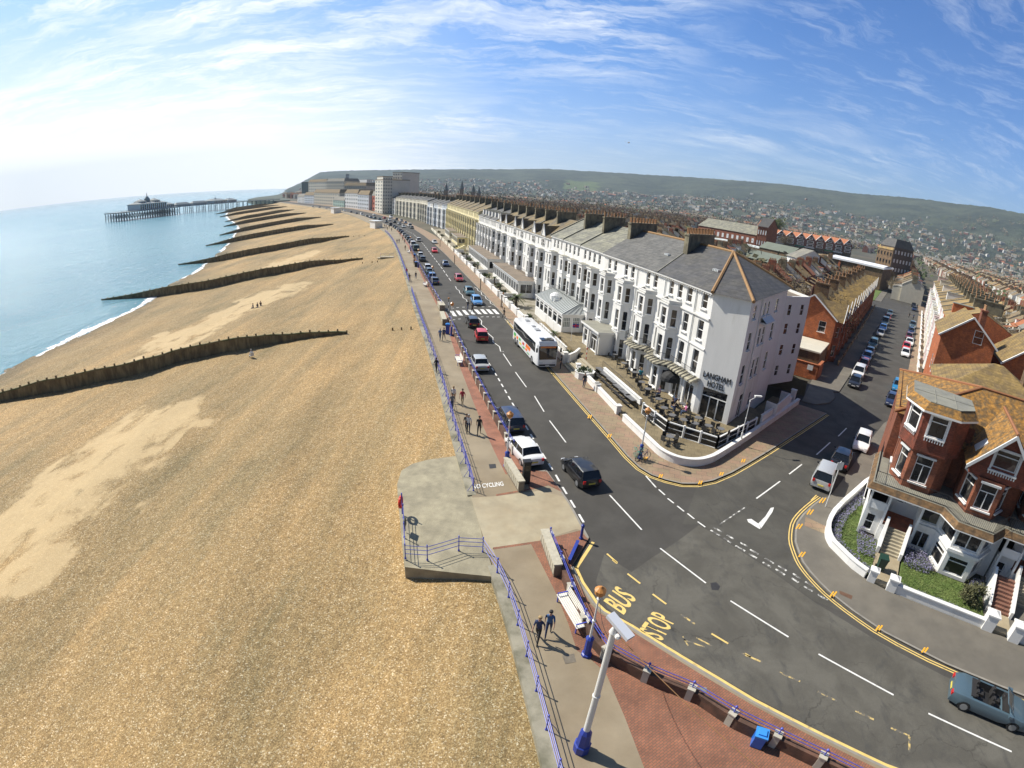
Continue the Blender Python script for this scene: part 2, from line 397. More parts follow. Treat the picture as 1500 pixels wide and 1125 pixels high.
def m_foam():
 m = bpy.data.materials.new('foam'); m.use_nodes = True; nt = m.node_tree; b = nt.nodes['Principled BSDF']
 b.inputs['Base Color'].default_value = (.86, .88, .88, 1); b.inputs['Roughness'].default_value = .6
 P = nd(nt, 'ShaderNodeNewGeometry').outputs['Position']; at = nd(nt, 'ShaderNodeAttribute', attribute_name='foam')
 n = noise(nt, mapping(nt, P, (1, .35, 1), (0, 0, radians(-12))), .9, 7, .7, .6)
 n2 = noise(nt, P, .06, 3)
 f = ramp(nt, mth(nt, 'ADD', mth(nt, 'ADD', at.outputs['Fac'], mth(nt, 'MULTIPLY', mth(nt, 'SUBTRACT', n, .5), 1.9)), mth(nt, 'MULTIPLY', mth(nt, 'SUBTRACT', n2, .5), 1.2)), [(.52, 0.0), (.72, .95)])
 lk(nt, f, b.inputs['Alpha']); return m
def m_asphalt(name, c1, c2, worn):
 m = bpy.data.materials.new(name); m.use_nodes = True; nt = m.node_tree; b = nt.nodes['Principled BSDF']
 MATS[name] = m
 P = nd(nt, 'ShaderNodeNewGeometry').outputs['Position']
 f = ramp(nt, noise(nt, P, .35, 7, .62, .4), [(.40, 0.0), (.62, 1.0)])
 c = mixc(nt, f, c1, c2)
 if worn:
  f2 = ramp(nt, noise(nt, mapping(nt, P, (1, .5, 1), (0, 0, radians(40))), .9, 8, .72, .8), [(.52, 0.0), (.66, 1.0)])
  c = mixc(nt, mth(nt, 'MULTIPLY', f2, .55), c, (.052, .052, .050))
  vo = nd(nt, 'ShaderNodeTexVoronoi', feature='DISTANCE_TO_EDGE'); vo.inputs['Scale'].default_value = .22
  wv = nd(nt, 'ShaderNodeVectorMath', operation='MULTIPLY_ADD'); lk(nt, noise(nt, P, .8, 5, .7, out=1), wv.inputs[0])
  wv.inputs[1].default_value = (1.5, 1.5, 0); lk(nt, P, wv.inputs[2]); lk(nt, wv.outputs[0], vo.inputs['Vector'])
  cr = ramp(nt, vo.outputs['Distance'], [(.0, .6), (.007, 1.0)])
  crm = ramp(nt, noise(nt, P, .25, 2), [(.45, 0.0), (.6, 1.0)])
  c = mixc(nt, crm, c, mixc(nt, 1.0, c, cr, 'MULTIPLY'))
 g = noise(nt, P, 38, 2, .6)
 c = mixc(nt, 1.0, c, ramp(nt, g, [(.3, .86), (.7, 1.14)]), 'MULTIPLY')
 lk(nt, c, b.inputs['Base Color']); b.inputs['Roughness'].default_value = .86; b.inputs['Specular IOR Level'].default_value = .3
 return m
def m_pavers(name, a, b_, mort, scale=1.0, rot=0.0, bw=.22, bh=.11, var=.25):
 m = bpy.data.materials.new(name); m.use_nodes = True; nt = m.node_tree; b = nt.nodes['Principled BSDF']; MATS[name] = m
 P = nd(nt, 'ShaderNodeNewGeometry').outputs['Position']
 br = nd(nt, 'ShaderNodeTexBrick'); lk(nt, mapping(nt, P, (1, 1, 1), (0, 0, rot)), br.inputs['Vector'])
 br.inputs['Scale'].default_value = scale; br.inputs['Brick Width'].default_value = bw; br.inputs['Row Height'].default_value = bh
 br.inputs['Mortar Size'].default_value = .012; br.inputs['Color1'].default_value = (*a, 1); br.inputs['Color2'].default_value = (*b_, 1)
 br.inputs['Mortar'].default_value = (*mort, 1); br.inputs['Bias'].default_value = -.1
 c = mixc(nt, 1.0, br.outputs['Color'], ramp(nt, noise(nt, P, .8, 6, .6), [(.3, 1-var), (.7, 1+var)]), 'MULTIPLY')
 lk(nt, c, b.inputs['Base Color']); b.inputs['Roughness'].default_value = .85
 return m
M_road = m_asphalt('asphalt_new', (.062, .058, .051), (.080, .075, .066), False)
M_old = m_asphalt('asphalt_old', (.090, .084, .070), (.128, .120, .100), True)
M_side = m_asphalt('asphalt_side', (.070, .066, .056), (.095, .090, .076), True)
M_tan = mat('promenade_tarmac', (.250, .198, .128), .9, .13, .5, (.300, .245, .165), .18, (.42, .6), bump=.3, bs=30)
M_foot = mat('pavement_tarmac', (.135, .122, .100), .9, .14, .7, (.168, .150, .120), .25, (.42, .6))
M_conc = mat('slip_concrete', (.34, .275, .175), .9, .16, .8, (.40, .345, .235), .25, (.4, .62), bump=.2, bs=12)
M_apron = mat('apron_concrete', (.27, .24, .165), .9, .22, 1.6, (.35, .31, .21), .35, (.4, .6), bump=.5, bs=14)
M_brickpave = m_pavers('brick_paving', (.30, .120, .068), (.225, .096, .060), (.12, .085, .055), 1.0, radians(-36))
M_brickstrip = m_pavers('brick_strip', (.36, .14, .082), (.28, .115, .072), (.14, .10, .07), 1.0, radians(15))
M_slabs = m_pavers('paving_slabs', (.27, .205, .125), (.30, .185, .125), (.12, .10, .075), 1.0, radians(14), .9, .6, .18)
M_kerb = mat('kerb_stone', (.27, .25, .215), .9, .2, 1.2)
M_white = mat('road_paint_white', (.74, .73, .69), .7, .16, 3.0, (.30, .29, .27), 2.2, (.60, .74))
M_worn = mat('road_paint_worn', (.66, .65, .60), .8, .16, 3.0, (.12, .115, .105), 3.4, (.42, .52))
M_yel = mat('road_paint_yellow', (.74, .53, .17), .75, .14, 3.0, (.34, .27, .14), 2.5, (.58, .74))
M_yelworn = mat('road_paint_yellow_worn', (.64, .47, .17), .8, .15, 3.0, (.13, .12, .10), 3.2, (.44, .54))
M_orange = mat('kerb_mark_orange', (.85, .42, .03), .7, .08, 3.0)
M_grassm = mat('grass_ground', (.085, .135, .028), .95, .3, 1.4, (.14, .19, .05), .6)
# ---- sea, beach
structure('sea', MB().sheet([(-60000, -60000), (60000, -60000), (60000, 60000), (-60000, 60000)], -5.0), m_sea())
def seg_hit(p, d, pts):
 best = None
 for a, b in zip(pts, pts[1:]):
  ex, ey = b[0]-a[0], b[1]-a[1]; den = d[0]*ey-d[1]*ex
  if abs(den) < 1e-9: continue
  t = ((a[0]-p[0])*ey-(a[1]-p[1])*ex)/den; u = ((a[0]-p[0])*d[1]-(a[1]-p[1])*d[0])/den
  if t > 0 and -1e-6 <= u <= 1+1e-6 and (best is None or t < best): best = t
 return best
RAILS = smooth_line(RAIL, 2)
SH2 = smooth_line(SHORE, 2)
SAND = [Gs([(-40, 790), (0, 771), (55, 711), (110, 671), (165, 640), (221, 605), (301, 600), (296, 635), (251, 661), (221, 706), (200, 731), (196, 761), (166, 776), (100, 781), (105, 841), (50, 867), (0, 887), (-40, 895)], -3.2),
  Gs([(200, 535), (225, 490), (300, 468), (362, 436), (430, 416), (450, 418), (436, 434), (352, 467), (285, 500), (228, 532)], -3.0),
  Gs([(370, 400), (400, 385), (470, 366), (470, 374), (405, 396)], -3.0),
  Gs([(130, 560), (170, 540), (215, 520), (230, 530), (180, 552)], -3.4)]
def inside(p, poly):
 c = False; n = len(poly); j = n-1
 for i in range(n):
  if (poly[i][1] > p[1]) != (poly[j][1] > p[1]) and p[0] < (poly[j][0]-poly[i][0])*(p[1]-poly[i][1])/(poly[j][1]-poly[i][1])+poly[i][0]: c = not c
  j = i
 return c
def dseg(p, poly, closed=True):
 d = 1e9; n = len(poly)
 for i in range(n if closed else n-1):
  a = poly[i]; b = poly[(i+1) % n]; ex, ey = b[0]-a[0], b[1]-a[1]
  t = max(0, min(1, ((p[0]-a[0])*ex+(p[1]-a[1])*ey)/(ex*ex+ey*ey+1e-9)))
  d = min(d, hypot(p[0]-a[0]-ex*t, p[1]-a[1]-ey*t))
 return d
from mathutils import noise as mn
def beach_z(t, x, y, width):
 d = t*width
 z = -0.75-(4.25)*(max(0, t)**1.08)
 if t > 1: z = -5.0-(t-1)*width*.05
 # shingle stands high just north of the slipway, low south of it
 if d < 9:
  hi = 1/(1+math.exp(-(y-28)/1.5)); z += (.62*hi+.34*(1-hi))*(1-d/9)
 k = min(1, d/4)*max(0, 1-y/420)
 cr = (x*.975+y*.222)          # across the beach
 z += k*(.10*sin(cr*1.15+2.6*mn.noise((x*.02, y*.02, 7)))*max(0, mn.noise((x*.04, y*.04, 2))+.35)+.26*sin(cr*.42+1.3*mn.noise((x*.03, y*.03, 0)))*math.exp(-((t-.30)/.26)**2)+.26*mn.noise((x*.09, y*.045, 3.1))+.10*mn.noise((x*.5, y*.3, 1.7))+.05*mn.noise((x*1.3, y*1.1, 5)))
 return z
def make_beach():
 L = plen(RAILS); s = 0; st = []
 while s < 850:
  q = along(RAILS, s); st.append(q)
  dist = hypot(q[0], q[1]-20); s += max(.55, dist*.013)
 W = [0]+[(i/118)**1.12*1.35 for i in range(1, 119)]
 rows = []; wd = []
 for (x, y, a) in st:
  q = along(RAILS, max(0, 0))
  # smoothed outward normal
  d = (-sin(a), cos(a)); n = (-cos(radians(0))*sin(a), cos(a))
  n = (-sin(a), cos(a))            # left of direction of travel = seaward
  w = seg_hit((x, y), n, SH2) or 80.0
  rows.append((x, y, n)); wd.append(w)
 # smooth normals and widths
 K = 14
 nn = []
 for i in range(len(rows)):
  lo, hi = max(0, i-K), min(len(rows), i+K+1)
  ax = sum(rows[j][2][0] for j in range(lo, hi)); ay = sum(rows[j][2][1] for j in range(lo, hi)); l = hypot(ax, ay)
  nn.append((ax/l, ay/l))
 for i, (x, y, _) in enumerate(rows): wd[i] = seg_hit((x, y), nn[i], SH2) or wd[max(0, i-1)]
 V = []; F = []; sand = []; nw = len(W)
 for i, (x, y, _) in enumerate(rows):
  for t in W:
   px, py = x+nn[i][0]*wd[i]*t, y+nn[i][1]*wd[i]*t
   V.append((px, py, beach_z(t, px, py, wd[i])))
   v = 0.0
   if px < -25 and py < 190 and t < 1:
    for poly in SAND:
     dd = dseg((px, py), poly)
     v = max(v, min(1, .5+dd/4) if inside((px, py), poly) else max(0, .5-dd/5))
   sand.append(v)
 for i in range(len(rows)-1):
  for j in range(nw-1):
   a = i*nw+j; F.append((a, a+nw, a+nw+1, a+1))
 me = bpy.data.meshes.new('beach'); me.from_pydata(V, [], F); me.materials.append(m_shingle())
 at = me.attributes.new('sand', 'FLOAT', 'POINT'); at.data.foreach_set('value', sand)
 me.polygons.foreach_set('use_smooth', [True]*len(F)); me.update()
 o = bpy.data.objects.new('beach', me); COL.objects.link(o); o['kind'] = 'structure'
 return V, nw, rows, nn, wd
BV, BNW, BROWS, BNN, BWD = make_beach()
_bv = np.array(BV)
def bz(x, y):
 """height of the beach under a point"""
 d = (_bv[:, 0]-x)**2+(_bv[:, 1]-y)**2; i = np.argsort(d)[:3]; w = 1/(d[i]+1e-3)
 return float((_bv[i, 2]*w).sum()/w.sum())
def GB(x, y):
 """photograph pixel -> point on the beach"""
 z = -2.5
 for _ in range(6): p = G(x, y, z); z = bz(*p)
 return (p[0], p[1], z)
# surf along the water's edge
def make_surf():
 pts = resample([p for p in SH2 if -30 < p[1] < 700], 3.0); V = []; F = []; A = []
 prof = [(-2.2, 0.05), (-1.0, .7), (-.3, .95), (.6, .45), (2.5, .14), (7, .02)]
 for i, p in enumerate(pts):
  a = pts[max(0, i-1)]; b = pts[min(len(pts)-1, i+1)]; dx, dy = b[0]-a[0], b[1]-a[1]; l = hypot(dx, dy)
  wob = 1.2*mn.noise((p[0]*.05, p[1]*.05, 9))
  for o, f in prof:
   o2 = o*(1+p[1]/500.0)+wob; V.append((p[0]-dy/l*o2, p[1]+dx/l*o2, -4.965 if o > -3 else -4.80)); A.append(f)
 n = len(prof)
 for i in range(len(pts)-1):
  for j in range(n-1): a = i*n+j; F.append((a, a+n, a+n+1, a+1))
 me = bpy.data.meshes.new('surf'); me.from_pydata(V, [], F); me.materials.append(m_foam())
 me.attributes.new('foam', 'FLOAT', 'POINT').data.foreach_set('value', A); me.update()
 o = bpy.data.objects.new('surf', me); COL.objects.link(o); o['kind'] = 'stuff'
make_surf()
# ---- inland ground and the downs behind the town
M_town = mat('town_ground', (.060, .062, .036), .95, .35, .03, (.105, .085, .055), .018, (.4, .6))
_g = [(p[0]+.5, p[1]) for p in RAIL]
structure('ground', MB().sheet(_g+[(-1750, 9000), (9000, 9000), (9000, -4000), (40, -4000), (13, -60)], -0.17), M_town)
RIDGE = [(-60, -.6), (-27, -.5), (-25.2, -.06), (-23.8, .55), (-21.7, 1.66), (-19.5, 1.8), (-15.3, 1.93), (-8.8, 2.19), (-1.6, 2.57), (2.1, 2.89), (5.7, 2.96), (12.9, 3.23), (20, 3.64), (27, 4.05), (34, 4.26), (40.6, 4.92), (44, 5.1), (47.2, 5.43), (50.4, 5.49), (56, 5.6), (80, 5.2)]
def m_downs():
 m = bpy.data.materials.new('downs'); m.use_nodes = True; nt = m.node_tree; b = nt.nodes['Principled BSDF']
 P = nd(nt, 'ShaderNodeNewGeometry').outputs['Position']
 wood = mixc(nt, ramp(nt, noise(nt, P, .02, 8, .75), [(.38, 0.0), (.62, 1.0)]), (.012, .020, .016), (.055, .066, .036))
 wood = mixc(nt, ramp(nt, noise(nt, mapping(nt, P, (1, 1, 2.5)), .0028, 7, .68, .5), [(.46, 0.0), (.60, .8)]), wood, (.085, .098, .060))
 at = nd(nt, 'ShaderNodeAttribute', attribute_name='field')
 fld = mixc(nt, noise(nt, P, .004, 5), (.085, .135, .045), (.16, .18, .075))
 f = ramp(nt, mth(nt, 'ADD', at.outputs['Fac'], mth(nt, 'MULTIPLY', mth(nt, 'SUBTRACT', noise(nt, P, .0035, 7, .66), .5), 1.5)), [(.56, 0.0), (.64, 1.0)])
 lk(nt, mixc(nt, f, wood, fld), b.inputs['Base Color']); b.inputs['Roughness'].default_value = 1.0; b.inputs['Specular IOR Level'].default_value = .1
 bn = nd(nt, 'ShaderNodeBump'); bn.inputs['Distance'].default_value = 22; bn.inputs['Strength'].default_value = .8
 lk(nt, noise(nt, P, .018, 7, .75), bn.inputs['Height']); lk(nt, bn.outputs[0], b.inputs['Normal'])
 return m
def hillz(x, y):
 az = math.degrees(atan2(x, y)); r = hypot(x, y)
 e = float(np.interp(az, [q[0] for q in RIDGE], [q[1] for q in RIDGE])); R1 = 5200-1900*max(0, min(1, (az+25)/75)); R0 = R1*.50
 hr = max(-6.0, CH+math.tan(radians(e))*R1); t = (r-R0)/(R1-R0)
 if t <= 0: return 0.0
 t = min(t, 1); prof = (t**1.7)*(1.6-.6*t); rav = mn.noise((x*.0011, y*.0011, 2))*.30+mn.noise((x*.003, y*.003, 4))*.10
 return -.6+hr*max(0, prof+rav*sin(pi*t)*.8)
def make_downs():
 V = []; F = []; A = []; NA, NR = 420, 34
 for i in range(NA):
  az = -34+(78+34)*i/(NA-1)
  e = float(np.interp(az, [r[0] for r in RIDGE], [r[1] for r in RIDGE]))
  R1 = 5200-1900*max(0, min(1, (az+25)/75)); R0 = R1*.50
  hr = max(-6.0, CH+math.tan(radians(e))*R1)
  a = radians(az)
  for j in range(NR):
   t = j/(NR-4) if j < NR-3 else 1+(j-NR+4)*.12
   r = R0+(R1-R0)*min(t, 1)+(t-1)*3000*(t > 1)
   x, y = sin(a)*r, cos(a)*r
   prof = (t**1.7)*(1.6-.6*t) if t <= 1 else 1-.10*(t-1)
   rav = mn.noise((x*.0011, y*.0011, 2))*.30+mn.noise((x*.003, y*.003, 4))*.10
   z = (-.6 if az > -25.4 else -14)+hr*max(0, prof+rav*sin(pi*min(t, 1))*.8)
   if t >= 1 and az > -25: z += 5*mn.noise((az*2.3, 0, 1))+3*mn.noise((az*9.3, 0, 5))
   V.append((x, y, z))
   fa = math.exp(-((az-6.0)/3.4)**2)*math.exp(-((t-.50-(az-6)*.03)/.17)**2)*.78+.5*math.exp(-((az-4.5)/.9)**2)*math.exp(-((t-.75)/.2)**2)+.42*math.exp(-((az-22)/3)**2)*math.exp(-((t-.8)/.15)**2)+.34*math.exp(-((az-41)/4)**2)*math.exp(-((t-.75)/.2)**2)+(.35 if az < -17 else 0)
   A.append(fa)
 for i in range(NA-1):
  for j in range(NR-1): a = i*NR+j; F.append((a, a+1, a+NR+1, a+NR))
 me = bpy.data.meshes.new('hills'); me.from_pydata(V, [], F); me.materials.append(m_downs())
 me.attributes.new('field', 'FLOAT', 'POINT').data.foreach_set('value', A)
 me.polygons.foreach_set('use_smooth', [True]*len(F)); me.update()
 o = bpy.data.objects.new('hills', me); COL.objects.link(o); o['kind'] = 'structure'
make_downs()
# ---- road surface (one sheet under the raised pavements)
RZ = -0.12
_left = [(13.6, -40), (3.6, 10.98), (2.8, 15.12), (1.7, 19.9), (.1, 25.27), (-1.3, 30.9), (-3.7, 40.44), (-7.6, 55.96), (-16.9, 88.29), (-22, 107.18), (-28.3, 129.45), (-37.8, 163.03), (-50.2, 204.4), (-64, 244.29), (-80.8, 283.8), (-126, 382.85), (-181, 476.87), (-241, 562.4), (-289, 631.5), (-367, 748)]
_rt = GW[:-8]+[WV(-11.6, 37.5), WV(-10.2, 45), WV(-10.2, 62), WV(-11.5, 66), WV(-11.5, 69), WV(-9.0, 72), WV(-9.0, 184), WV(-60, 184), WV(-60, 200), WV(-7, 200), WV(-5, 420), WV(9.0, 420), WV(10.5, 188), WV(8, 120), WV(5.5, 60), WV(4.0, 34), WV(7, 31.8), WV(40, 31.8), WV(60, 20), WV(60, -40)]
structure('road', MB().sheet(_left+_rt, RZ), M_road)
# older, patched surfaces
old_edge = [G(925, 838, RZ), G(955, 817, RZ), G(992, 793, RZ), G(1024, 769, RZ), G(1046, 782, RZ)]
structure('road_patch', MB().sheet([(60, -18.6), (40, -5.7), (27, 2.8), (17.3, 9.6), (12.2, 14.2), (9.2, 17.1), (7.0, 19.2), (5.9, 20.3), (5.5, 22.4), G(885, 812, RZ)]+old_edge+[G(1130, 836, RZ), G(1190, 880, RZ)]+[(21.3, 16.7), (24.0, 13.7), (31.7, 7.0), (59, -16.4)], RZ+.004), M_old)
structure('road_patch', MB().sheet([G(1000, 768, RZ), G(1024, 768, RZ), G(1050, 783, RZ), G(1130, 835, RZ), G(1192, 880, RZ), (20.1, 19.4), (19.4, 21.5), (19.2, 25), (20.2, 27.9), (22, 30.2), (25.4, 32.6), WV(-.9, 62), WV(-.9, 120), WV(-7.2, 120), WV(-7.2, 63), (23.4, 39.4), (18.5, 35.3), (16.4, 34.0), (14.8, 33.4)], RZ+.004), M_side)
def slab(name, poly, m, z=0.0, **kw): return structure(name, MB().prism(poly, -.33, z), m, **kw)
prom = [(p[0], p[1]) for p in RAIL[:20]]+[p for p in LK[::-1]]+[p for p in BUSK[::-1]]+[(60, -40)]
slab('promenade', prom, M_tan)
slab('pavement', RK[:27]+[(18.5, 35.75), (20.5, 37.3), (23.6, 39.75), (36.4, 50.2)]+GW[::-1], M_slabs)
# strips of the promenade floor, each a sheet 4 mm up
redL = LK[2:][1:]; red = MB()
lk_s = resample([p for p in LK[3:15]], 4); wdt = [1.9 if p[1] > 60 else 2.2 for p in lk_s]
rout = offset(lk_s, 0.16)
rin = [((a[0]*(1-k)+b[0]*k), (a[1]*(1-k)+b[1]*k)) for a, b, k in zip(rout, offset(lk_s, 1.0), [max(.35, 2.0-.025*max(0, p[1]-40)) if p[1] < 70 else .9 for p in lk_s])]
for i in range(len(lk_s)-1): red.face([(*rout[i], .004), (*rout[i+1], .004), (*rin[i+1], .004), (*rin[i], .004)])
red.build('paving_strip', M_brickstrip, kind='structure')
structure('paving_strip', MB().sheet([G(727, 724, 0), G(775, 716, 0), G(768, 690, 0), G(750, 650, 0), (1.55, 34.4), (3.1, 34.4), (4.1, 31.6), G(803, 711, 0), G(780, 717, 0), G(727, 727, 0)], .008), M_brickpave)
cross = [G(690, 729, 0), G(724, 727, 0), G(790, 719, 0), (4.25, 31.0), (5.3, 27.1), G(844, 775, 0), G(790, 792, 0), G(722, 802, 0), (-.15, 23.6), (-1.0, 25.4)]
structure('slipway_crossing', MB().sheet(cross, .004), M_conc)
tri = [G(722, 802, 0), G(790, 792, 0), G(850, 777, 0), (5.42, 26.2), (4.1, 23.4), (4.4, 22.2), (5.0, 20.4), (5.4, 19.8), (6.8, 18.65), (8.95, 16.55), (11.9, 13.65), (17, 9.1), (27, 2.1), (27, -12), G(945, 1128, 0), G(915, 1050, 0), G(887, 985, 0), G(862, 963, 0), G(845, 953, 0), G(833, 915, 0), G(815, 870, 0), G(795, 830, 0), G(778, 797, 0), G(722, 805, 0)]
structure('paving_strip', MB().sheet(tri, .004), M_brickpave)
# south wall coping and the slipway apron on the beach
ap = [G(582, 716, -.5), G(588, 696, -.5), G(604, 684, -.4), G(628, 676, -.3), G(655, 671, -.2), G(668, 668, -.15), (-2.2, 30.5), (-1.2, 26.0), (-.2, 22.3), G(593, 830, -.1)]
structure('slipway_apron', MB().prism(ap, -2.2, lambda x, y: -.04 if x > -4 else -.12), M_apron)
kb = MB()
for line, s in ((LK, 1), (BUSK[::-1][::-1], -1), (RK, -1)):
 l2 = offset(line, .07*s)
 for i in range(len(l2)-1):
  if hypot(*l2[i]) > 300: continue
  kb.ribbon([l2[i], l2[i+1]], .15, .006)
kb.build('kerb', M_kerb, kind='structure')
# sea wall under the promenade edge, with its flat coping
wl = [p for p in RAILS if p[1] > -30 and hypot(*p) < 640]
cop = MB()
for i in range(len(wl)-1):
 if 22.6 < (wl[i][1]+wl[i+1][1])/2 < 30.6: continue
 cop.ribbon([wl[i], wl[i+1]], .62, .012, thick=2.6)
cop.build('sea_wall', mat('sea_wall_concrete', (.30, .275, .205), .9, .2, .9, (.16, .15, .10), .5), kind='structure')
# corner pavement by the brick houses
yo = offset(YEL, .42)
hw = [WV(5.0, 69), WV(4.2, 64), WV(2.6, 52), WV(2.0, 41), WV(2.1, 38.5), G(1262, 716, 0), G(1220, 752, 0), G(1209, 772, 0), G(1208, 785, 0), G(1214, 800, 0), G(1225, 811, 0), G(1247, 833, 0), G(1268, 848, 0), WV(5.2, 31.6), WV(12.4, 31.6), WV(40, 31.6), WV(40, 10)]
slab('pavement', [WV(3.4, 69), WV(2.2, 65), WV(.9, 56), WV(-.3, 45), WV(-.75, 41.5)]+yo+[(60, -16)]+[WV(40, 31.4)]+hw[:-2][::-1], M_foot)
kb2 = MB()
kb2.ribbon(offset(YEL, .47), .15, .006); kb2.build('kerb', M_kerb, kind='structure')
structure('paving_strip', MB().sheet([G(1178, 770, 0), G(1180, 757, 0), G(1212, 772, 0), G(1208, 782, 0)], .008), M_slabs)
# side street pavements
LKS = [WV(-4.5, 72.5), WV(-4.3, 80), WV(-3.9, 104), WV(-3.7, 128), WV(-2.9, 153), WV(-2.6, 182)]
RKS = [WV(3.6, 75), WV(4.3, 84), WV(5.2, 113), WV(6.1, 131), WV(6.8, 160), WV(7.6, 188)]
slab('pavement', [WV(-5.2, 71.5)]+LKS+[WV(-8.8, 182), WV(-8.8, 75.5), WV(-8.0, 63.5), WV(-6.3, 63.8), WV(-4.9, 66.3), WV(-4.6, 69)], M_foot)
slab('pavement', RKS+[WV(10.2, 188), WV(9.2, 160), WV(8.5, 131), WV(7.8, 113), WV(6.6, 84), WV(6.0, 75)], M_slabs)
slab('pavement', [WV(-5.6, 201), WV(-4.6, 330), WV(-7, 330), WV(-8, 201)], M_foot)
slab('pavement', [WV(7.9, 192), WV(7.9, 400), WV(10.3, 400), WV(10.5, 192)], M_slabs)
structure('grass_verge', MB().prism([WV(-8.1, 200.5), WV(-7.2, 300), WV(-17, 300), WV(-17, 200.5)], -.3, .02), M_grassm)
# ---- painted markings, 4 mm above the surface they lie on
mk = RZ+.009
wl_ = MB(); yl_ = MB(); wn_ = MB(); yw_ = MB(); og_ = MB()
def dash(mb, a, b, w=.11): mb.ribbon([G(*a, mk), G(*b, mk)], w, mk)
for a, b in [((783, 580), (797, 603)), ((805, 616), (829, 648)), ((893, 725), (940, 776)), ((967, 803), (1034, 854)), ((1070, 880), (1155, 933)), ((1199, 958), (1309, 1018)), ((1360, 1045), (1482, 1101)),
             ((737, 518), (749, 536)), ((755, 545), (771, 567))]: dash(wl_, a, b)
CL = [(-56, 251.2)]+[G(*p, mk) for p in [(606, 343), (620, 357.3), (633.3, 374.7), (646.7, 392), (662.7, 414.7)]]
L = plen(CL); d = 0
while d < L-4:
 a = along(CL, d); b = along(CL, d+4); wl_.ribbon([a[:2], b[:2]], .14, mk); d += 6
# parking bay dashes beside the promenade kerb
pk = [G(*p, mk) for p in [(708, 518.7), (729.3, 553.3), (750.7, 590.7), (777.3, 636), (806.7, 684), (815, 697), (824, 713.3), (845, 748), (861.3, 776)]]
L = plen(pk); d = 0
while d < L-.9:
 a = along(pk, d); b = along(pk, d+.95); wl_.ribbon([a[:2], b[:2]], .15, mk); d += 1.75
# zebra crossing stripes and give way dashes
z0 = [G(600+x/9.375, 400+y/9.375, mk) for x, y in [(575, 520), (655, 515), (740, 508), (825, 505), (905, 500), (990, 497), (1070, 497), (1150, 497)]]
z1 = [G(600+x/9.375, 400+y/9.375, mk) for x, y in [(625, 592), (708, 582), (795, 573), (880, 567), (965, 562), (1048, 560), (1130, 560), (1212, 562)]]
for a, b in zip(z0, z1): wl_.face([(a[0]-.30, a[1], mk), (b[0]-.30, b[1], mk), (b[0]+.32, b[1], mk), (a[0]+.32, a[1], mk)][::1])
for row in ([(510, 492), (590, 482), (660, 472), (740, 467), (905, 460), (1010, 463), (1100, 461)], [(610, 640), (685, 630), (910, 605), (995, 601), (1070, 600), (1150, 601), (1220, 603)]):
 for x, y in row:
  a = G(600+(x-18)/9.375, 400+(y+1)/9.375, mk); b = G(600+(x+18)/9.375, 400+(y-1)/9.375, mk); wl_.ribbon([a, b], .2, mk)
def zig(mb, pts, o=(600, 400), s=9.375, w=.12): mb.ribbon([G(o[0]+x/s, o[1]+y/s, mk) for x, y in pts], w, mk)
zig(wl_, [(612, 180), (632, 182), (642, 215), (680, 240), (690, 275), (725, 300), (735, 340), (780, 365), (795, 400)])
zig(wl_, [(890, 190), (925, 210), (940, 240), (985, 262), (990, 295), (1040, 320), (1050, 350), (1105, 385), (1110, 415), (1160, 440), (1190, 468)])
zig(wl_, [(900, 600), (935, 605), (990, 655), (985, 705), (1060, 765), (1065, 815), (1145, 885), (1145, 945), (1235, 1010), (1250, 1075), (1295, 1075)])
zig(wl_, [(1310, 630), (1330, 660), (1400, 705), (1420, 735)])
zig(wl_, [(310, 215), (345, 235), (345, 270), (395, 300), (385, 335), (440, 375), (425, 415), (475, 450), (470, 485)])
zig(wl_, [(345, 225), (360, 265), (345, 295), (400, 330)])
zig(wl_, [(540, 665), (600, 705), (600, 755), (655, 800), (655, 860), (720, 920), (720, 985), (780, 1040), (780, 1100), (790, 1180)])
zig(wl_, [(600, 770), (660, 870), (715, 990), (760, 1040)], w=.1)
# junction give-way lines, arrow, side street centre dashes
for a, b in [((946, 697), (961, 714)), ((965, 717), (974, 725)), ((978, 730), (987, 737)), ((992, 741), (1002, 749)), ((1007, 752), (1017, 760)), ((1022, 764), (1033, 772))]: dash(wl_, a, b, .12)
def zz(x, y): return (900+x/3.75, 680+y/3.75)
for a, b in [((528, 362), (582, 394)), ((542, 345), (590, 372)), ((600, 405), (642, 432)), ((618, 388), (655, 410)), ((664, 447), (718, 477)), ((690, 430), (732, 452)), ((738, 490), (782, 516)), ((745, 468), (792, 494)),
             ((815, 538), (862, 566)), ((826, 515), (875, 545)), ((885, 575), (936, 608)), ((900, 556), (945, 585)), ((972, 624), (1012, 650)), ((980, 600), (1022, 628)), ((1040, 668), (1090, 698)), ((1048, 644), (1100, 676)), ((1116, 714), (1172, 748))]: dash(wn_, zz(*a), zz(*b), .17)
for a, b in [((780, 188), (910, 93)), ((960, 54), (1030, 0))]: dash(wl_, zz(*a), zz(*b), .12)
dash(wl_, (1196, 666), (1216, 648), .12); dash(wl_, (1228, 639), (1240, 627), .12)
dash(wn_, zz(578, 330), zz(718, 236), .10)
wl_.face([(*G(*zz(*p), mk), mk) for p in [(728, 302), (752, 300), (790, 326), (803, 352), (798, 356), (735, 318)]])
wl_.face([(*G(*zz(*p), mk), mk) for p in [(790, 326), (830, 285), (858, 240), (877, 236), (868, 262), (806, 352)]])
# double yellow lines
def yell(line, offs, mb=None):
 for o in offs: (mb or yl_).ribbon(offset(line, o), .09, mk)
rks = RK[15:]
yell(rks[:], (-.22, -.42)); 
yell(smooth_line(YEL, 1), (0, .2))
dash(yl_, (1196, 725), (1188, 733), .1)
yell([WV(-7.6, 66), WV(-7.6, 74)], (0,))
